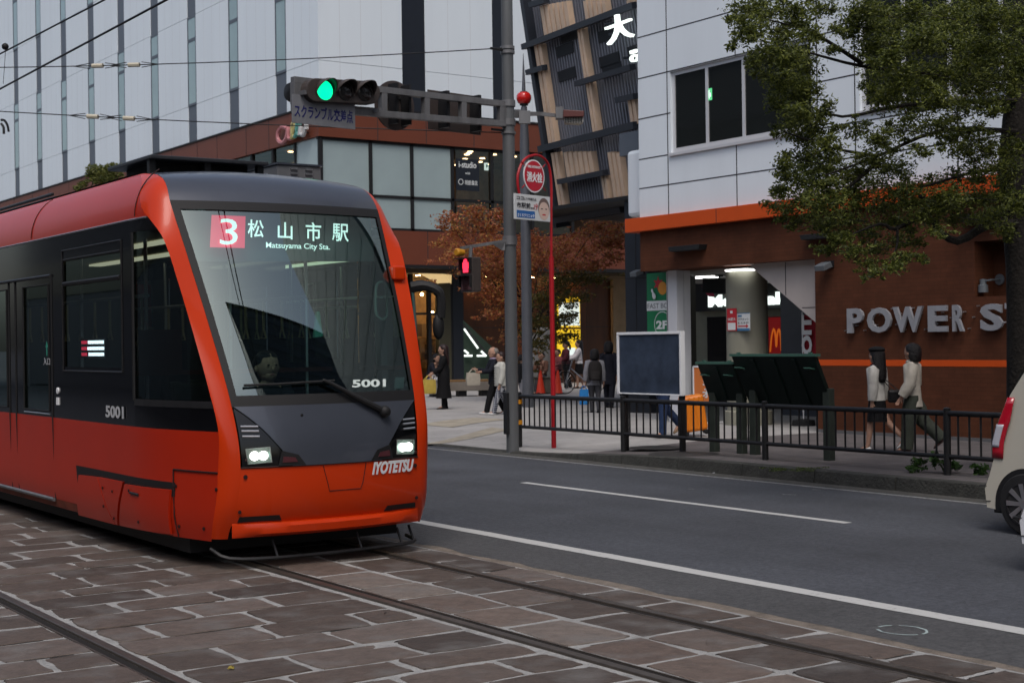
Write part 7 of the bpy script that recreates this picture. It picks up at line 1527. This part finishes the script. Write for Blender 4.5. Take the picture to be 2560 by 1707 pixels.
CL = [(1712, 22, 48, 30), (1730, 70, 42, 32), (1760, 30, 45, 30), (1705, 75, 26, 26), (1790, 75, 40, 30), (1830, 35, 45, 35), (1885, 20, 40, 22), (1860, 80, 35, 28), (1735, 140, 26, 30), (1765, 120, 40, 30), (1810, 130, 45, 35), (1850, 150, 40, 40),
      (1760, 175, 24, 20), (1800, 190, 48, 32), (1845, 210, 45, 36), (1790, 235, 34, 28), (1835, 265, 45, 30), (1810, 300, 36, 26), (1875, 280, 40, 34), (1900, 245, 22, 24), (1860, 320, 40, 28), (1900, 345, 45, 32), (1850, 370, 45, 34), (1800, 375, 24, 30), (1830, 415, 48, 32), (1790, 440, 26, 20), (1880, 410, 55, 38), (1800, 480, 34, 22), (1845, 465, 48, 30), (1900, 460, 60, 38), (1950, 400, 45, 34), (1960, 450, 55, 34), (2010, 420, 50, 30), (2030, 470, 55, 34), (1950, 505, 50, 26), (1890, 515, 50, 24), (1830, 510, 28, 16),
      (1990, 20, 60, 30), (1960, 60, 50, 32), (2030, 60, 60, 34), (2090, 30, 60, 34), (2000, 105, 50, 30), (2060, 110, 60, 36), (2120, 90, 60, 40), (2160, 40, 60, 36), (2220, 30, 55, 30), (2280, 40, 60, 36), (2340, 40, 55, 40), (2190, 100, 60, 40), (2250, 110, 55, 40), (2310, 110, 55, 42), (2350, 150, 40, 50), (2010, 165, 40, 34), (2070, 175, 60, 40), (2130, 170, 55, 40), (2190, 170, 50, 36), (2250, 185, 55, 36), (2310, 190, 50, 40), (2030, 225, 45, 36), (2090, 235, 55, 36), (2150, 230, 50, 34), (2210, 245, 55, 30), (2270, 240, 50, 28), (2330, 250, 32, 28),
      (1965, 300, 40, 24), (2020, 320, 45, 26), (2075, 300, 35, 22), (2130, 290, 50, 26), (2185, 300, 50, 28), (2240, 315, 45, 26), (2000, 365, 45, 26), (2060, 385, 48, 28), (2120, 350, 30, 20), (2200, 345, 40, 24), (2260, 350, 45, 34), (2320, 340, 36, 34), (2310, 390, 44, 40), (2250, 400, 45, 30), (2190, 405, 40, 26), (2130, 425, 40, 24), (2180, 455, 55, 30), (2090, 450, 45, 30), (2240, 455, 55, 32), (2300, 450, 45, 32), (2120, 495, 55, 28), (2060, 510, 45, 24), (2200, 500, 50, 26), (2270, 500, 45, 26), (2340, 470, 30, 34), (2310, 530, 30, 22),
      (1990, 535, 40, 18), (1930, 550, 36, 20), (1900, 575, 30, 14), (1960, 580, 36, 20), (2010, 570, 36, 22), (1995, 605, 28, 16), (2060, 555, 40, 20), (2075, 590, 34, 16), (2050, 615, 34, 14), (2105, 555, 22, 14), (2010, 625, 18, 14), (1985, 640, 10, 8), (2115, 590, 16, 10), (2150, 530, 30, 14)]
spots = []
for x, y, a, b in CL:
    D = rt.uniform(14.2, 17.0) if x > 2000 else rt.uniform(14.2, 15.8); c = d_atd(x, y, D); rx, rz = a*K/FPX*D, b*K/FPX*D; dense = .8 if (280 < y < 430 and 1940 < x < 2230) or (300 < y < 440 and x > 2150) else 1.
    spots.append((c, rx*.9, rx*.9, rz*.95, int(a*b*.48*dense)))
    for _ in range(3):                                     # satellites give an uneven outline
        s = d_atd(x+rt.gauss(0, a*.8), y+rt.gauss(0, b*.8), D+rt.uniform(-.3, .3)); spots.append((s, rx*.35, rx*.35, rz*.3, int(a*b*.07)))
leaves('crown', spots, .049, LEAFG, tree, .4, .40, rt, soft=True)
for x, y, a, b in CL[::2]:
    D = 15.3; p0 = d_atd(x+a*.9, y+b*.2, D); TW = MB(); TW.tube(smooth_path([p0, d_atd(x, y, D-.1), d_atd(x-a*.8, y+rt.uniform(-b, b)*.6, D)], 2), [.006, .005, .004, .003, .002], 4); obj('twig', TW, BARK, tree)
# red maple on the plaza
mbp = V((22.9, 32.5, .15)); mp = thing('maple_tree', 'small maple tree with orange red autumn leaves on the plaza behind the poles', 'tree', tuple(mbp)); MD = dist(mbp)
m = MB(); limb(m, [mbp-UPV*.1, mbp+V((.05, .0, .9)), mbp+V((-.05, .1, 1.8)), mbp+V((.0, 0, 2.6))], .10, .06, 10); obj('trunk', m, BARK, mp, True)
MC = [(1030, 505, 34, 22), (1022, 560, 30, 14), (1050, 535, 34, 22), (1085, 490, 36, 24), (1070, 575, 46, 24), (1040, 590, 34, 16), (1115, 530, 44, 30), (1145, 495, 26, 22), (1110, 580, 40, 26), (1080, 625, 40, 20), (1150, 570, 40, 34), (1125, 625, 46, 28), (1165, 620, 46, 30), (1100, 660, 40, 18), (1140, 680, 46, 26), (1175, 700, 40, 30), (1135, 720, 34, 16), (1185, 750, 34, 26), (1170, 780, 24, 14), (1205, 640, 40, 40), (1200, 590, 40, 30), (1225, 550, 34, 24), (1240, 600, 40, 30),
      (1275, 590, 36, 26), (1300, 560, 30, 18), (1335, 540, 36, 18), (1370, 520, 36, 18), (1405, 530, 34, 20), (1425, 555, 22, 22), (1385, 560, 40, 22), (1345, 580, 40, 20), (1305, 610, 38, 22), (1360, 610, 40, 16), (1405, 590, 26, 16), (1200, 800, 22, 18)]
MG = [(1330, 640, 40, 22), (1280, 650, 40, 26), (1250, 690, 36, 24), (1300, 690, 40, 22), (1340, 680, 26, 14), (1225, 740, 34, 24), (1270, 735, 34, 22), (1305, 735, 26, 20), (1240, 790, 36, 22), (1290, 775, 30, 16), (1315, 770, 22, 12), (1210, 830, 22, 14), (1370, 640, 30, 14)]
for lst, mt, nm in ((MC, LEAFM, 'crown'), (MG, LEAFMG, 'green_foliage')):
    sp_l = []
    for x, y, a, b in lst:
        D = MD+rt.uniform(-1.6, 1.4); c = d_atd(x, y, D); rx, rz = a*K/FPX*D, b*K/FPX*D; sp_l.append((c, rx, rx*.8, rz*.9, int(a*b*.56)))
        for _ in range(3): sp_l.append((d_atd(x+rt.gauss(0, a*.85), y+rt.gauss(0, b*.7), D), rx*.35, rx*.3, rz*.25, int(a*b*.06)))
    leaves(nm, sp_l, .088, mt, mp, .6, .5, rt, soft=True)
m = MB()
for x, y, a, b in (MC+MG)[::2]: e_ = d_atd(x, y, MD); s_ = mbp+UPV*rt.uniform(1.3, 2.6); limb(m, [s_, s_.lerp(e_, .5)+UPV*.15, e_], .03, .006, 5)
obj('branch', m, BARK, mp)
# shrub-like street trees seen above the tram
def small_tree(lab, base, cl, D, mt):
    t = thing('street_tree', lab, 'tree', tuple(base), 'pale green trees behind the tram'); m = MB(); top = d_atd(cl[0][0], cl[0][1]+8, D)
    for k in range(4): limb(m, [V(base)+V((rt.uniform(-.15, .15), 0, 0)), V((base[0], base[1], top.z-1.3)), top+RT*rt.uniform(-.5, .5)+UPV*rt.uniform(-.2, .4)], .05, .012, 6)
    obj('trunk', m, BARK, t); sl_2 = []
    for x, y, a, b in cl: c = d_atd(x, y, D); sl_2.append((c, a*K/FPX*D, a*K/FPX*D, b*K/FPX*D, int(a*b*1.1)))
    leaves('crown', sl_2, .13, mt, t, .3, .3, rt)
b_ = d_atd(240, 420, 45.); small_tree('pale green bushy tree top showing above the roof of the tram', (b_.x, b_.y, .15), [(235, 395, 26, 16), (215, 390, 18, 14), (258, 385, 20, 12), (245, 410, 26, 14), (225, 412, 22, 12), (270, 400, 14, 12), (300, 378, 20, 5), (205, 400, 10, 10)], 45., LEAFY)
b_ = d_atd(182, 430, 45.); small_tree('smaller sparse tree top left of the bushy one above the tram', (b_.x, b_.y, .15), [(190, 424, 12, 9), (178, 432, 12, 7), (200, 416, 7, 6)], 45., LEAFY)
# weeds and moss along the kerb
def weed(lab, x, y, w, h, n, sz=.07):
    p = d_onz(x, y, .155); D = dist(p); t = thing('weed', lab, 'weed', tuple(p), 'weeds growing at the kerb'); m = MB(); ww, hh_ = w*K/FPX*D, h*K/FPX*D
    sp_l = []
    for k in range(9):
        e_ = p+RT*rt.uniform(-ww, ww)*.9+FW*rt.uniform(-.08, .08)+UPV*rt.uniform(.12, 1.)*hh_; m.tube([p+RT*rt.uniform(-.03, .03), p.lerp(e_, .5)+UPV*.03, e_], [.005, .004, .002], 4); sp_l.append((e_, ww*.36, .06, hh_*.26, n//9))
    obj('stem', m, LEAFW, t); leaves('leaf', sp_l, sz, LEAFW, t, .8, .62, rt)
weed('leafy weed growing at the kerb left of the railing post', 2106, 1085, 26, 30, 110); weed('tallest leafy weed growing at the foot of the railing post', 2172, 1087, 32, 42, 160, .08); weed('small leafy weed growing at the kerb nearest the cream car', 2246, 1090, 22, 24, 90)
m = MB(); sp_l = []
for k in range(26): p = d_onz(rt.uniform(1745, 1905), rt.uniform(1076, 1083), .16); sp_l.append((p+UPV*.012, .09, .04, .015, 22))
o = leaves('moss', sp_l, .022, ramp_leaf('moss_green', [(0, (.03, .05, .008)), (1, (.09, .12, .016))]), None, 1., .6, rt); o['kind'] = 'stuff'

# ================================================================== BUILDINGS BEHIND THE CAMERA (seen only in reflections)
def block(lab, x0, x1, y0, y1, h, mt, axis, fl=3.4):
    t = thing('office_building', lab, 'building', ((x0+x1)/2, (y0+y1)/2, 0)); m = MB(); m.box(x0, x1, y0, y1, 0, h); obj('wall', m, mt, t); m = MB(); z = 4.2
    while z < h-2:
        if axis == 'y': m.box(x0+.4, x1-.4, y1, y1+.05, z, z+1.6)
        else: m.box(x1, x1+.05, y0+.4, y1-.4, z, z+1.6)
        z += fl
    w = obj('window', m, WINDARK, t); m = MB(); m.box(x0-.2, x1+.2, y0-.2, y1+.2, h, h+.5); obj('roof', m, JOINT, t)
DARKB = M('dark_tower_cladding', (.040, .042, .044), .5, var=.1)
block('tall dark office building closing the street behind the camera', 11, 75, -78, -40, 68, DARKB, 'y')
nb_ = thing('office_building', 'dark grey banded tower standing right beside the white station building', 'building', (26, -1, 0)); m = MB(); m.box(18.7, 36, -4, 7.2, 0, 30); obj('wall', m, M('banded_grey_wall', (.105, .12, .135), .5, var=.1), nb_)
m = MB(); z = 5.
while z < 29: m.box(18.68, 18.7, -3.6, 6.8, z, z+.25); z += 1.7
obj('floor_band', m, M('grey_floor_band', (.085, .10, .11), .5), nb_); m = MB(); m.box(18.4, 18.7, -4, 7.2, 0, 3.9); obj('shop_front', m, WINDARK, nb_)
block('drab office row across the street behind the camera', -26, -13, -30, 24, 12, M('pale_render', (.07, .068, .066), .7, var=.1), 'x')
block('grey office block across the street beyond the tram', -26, -13, 27, 75, 16, M('grey_render', (.15, .15, .155), .7, var=.1), 'x')
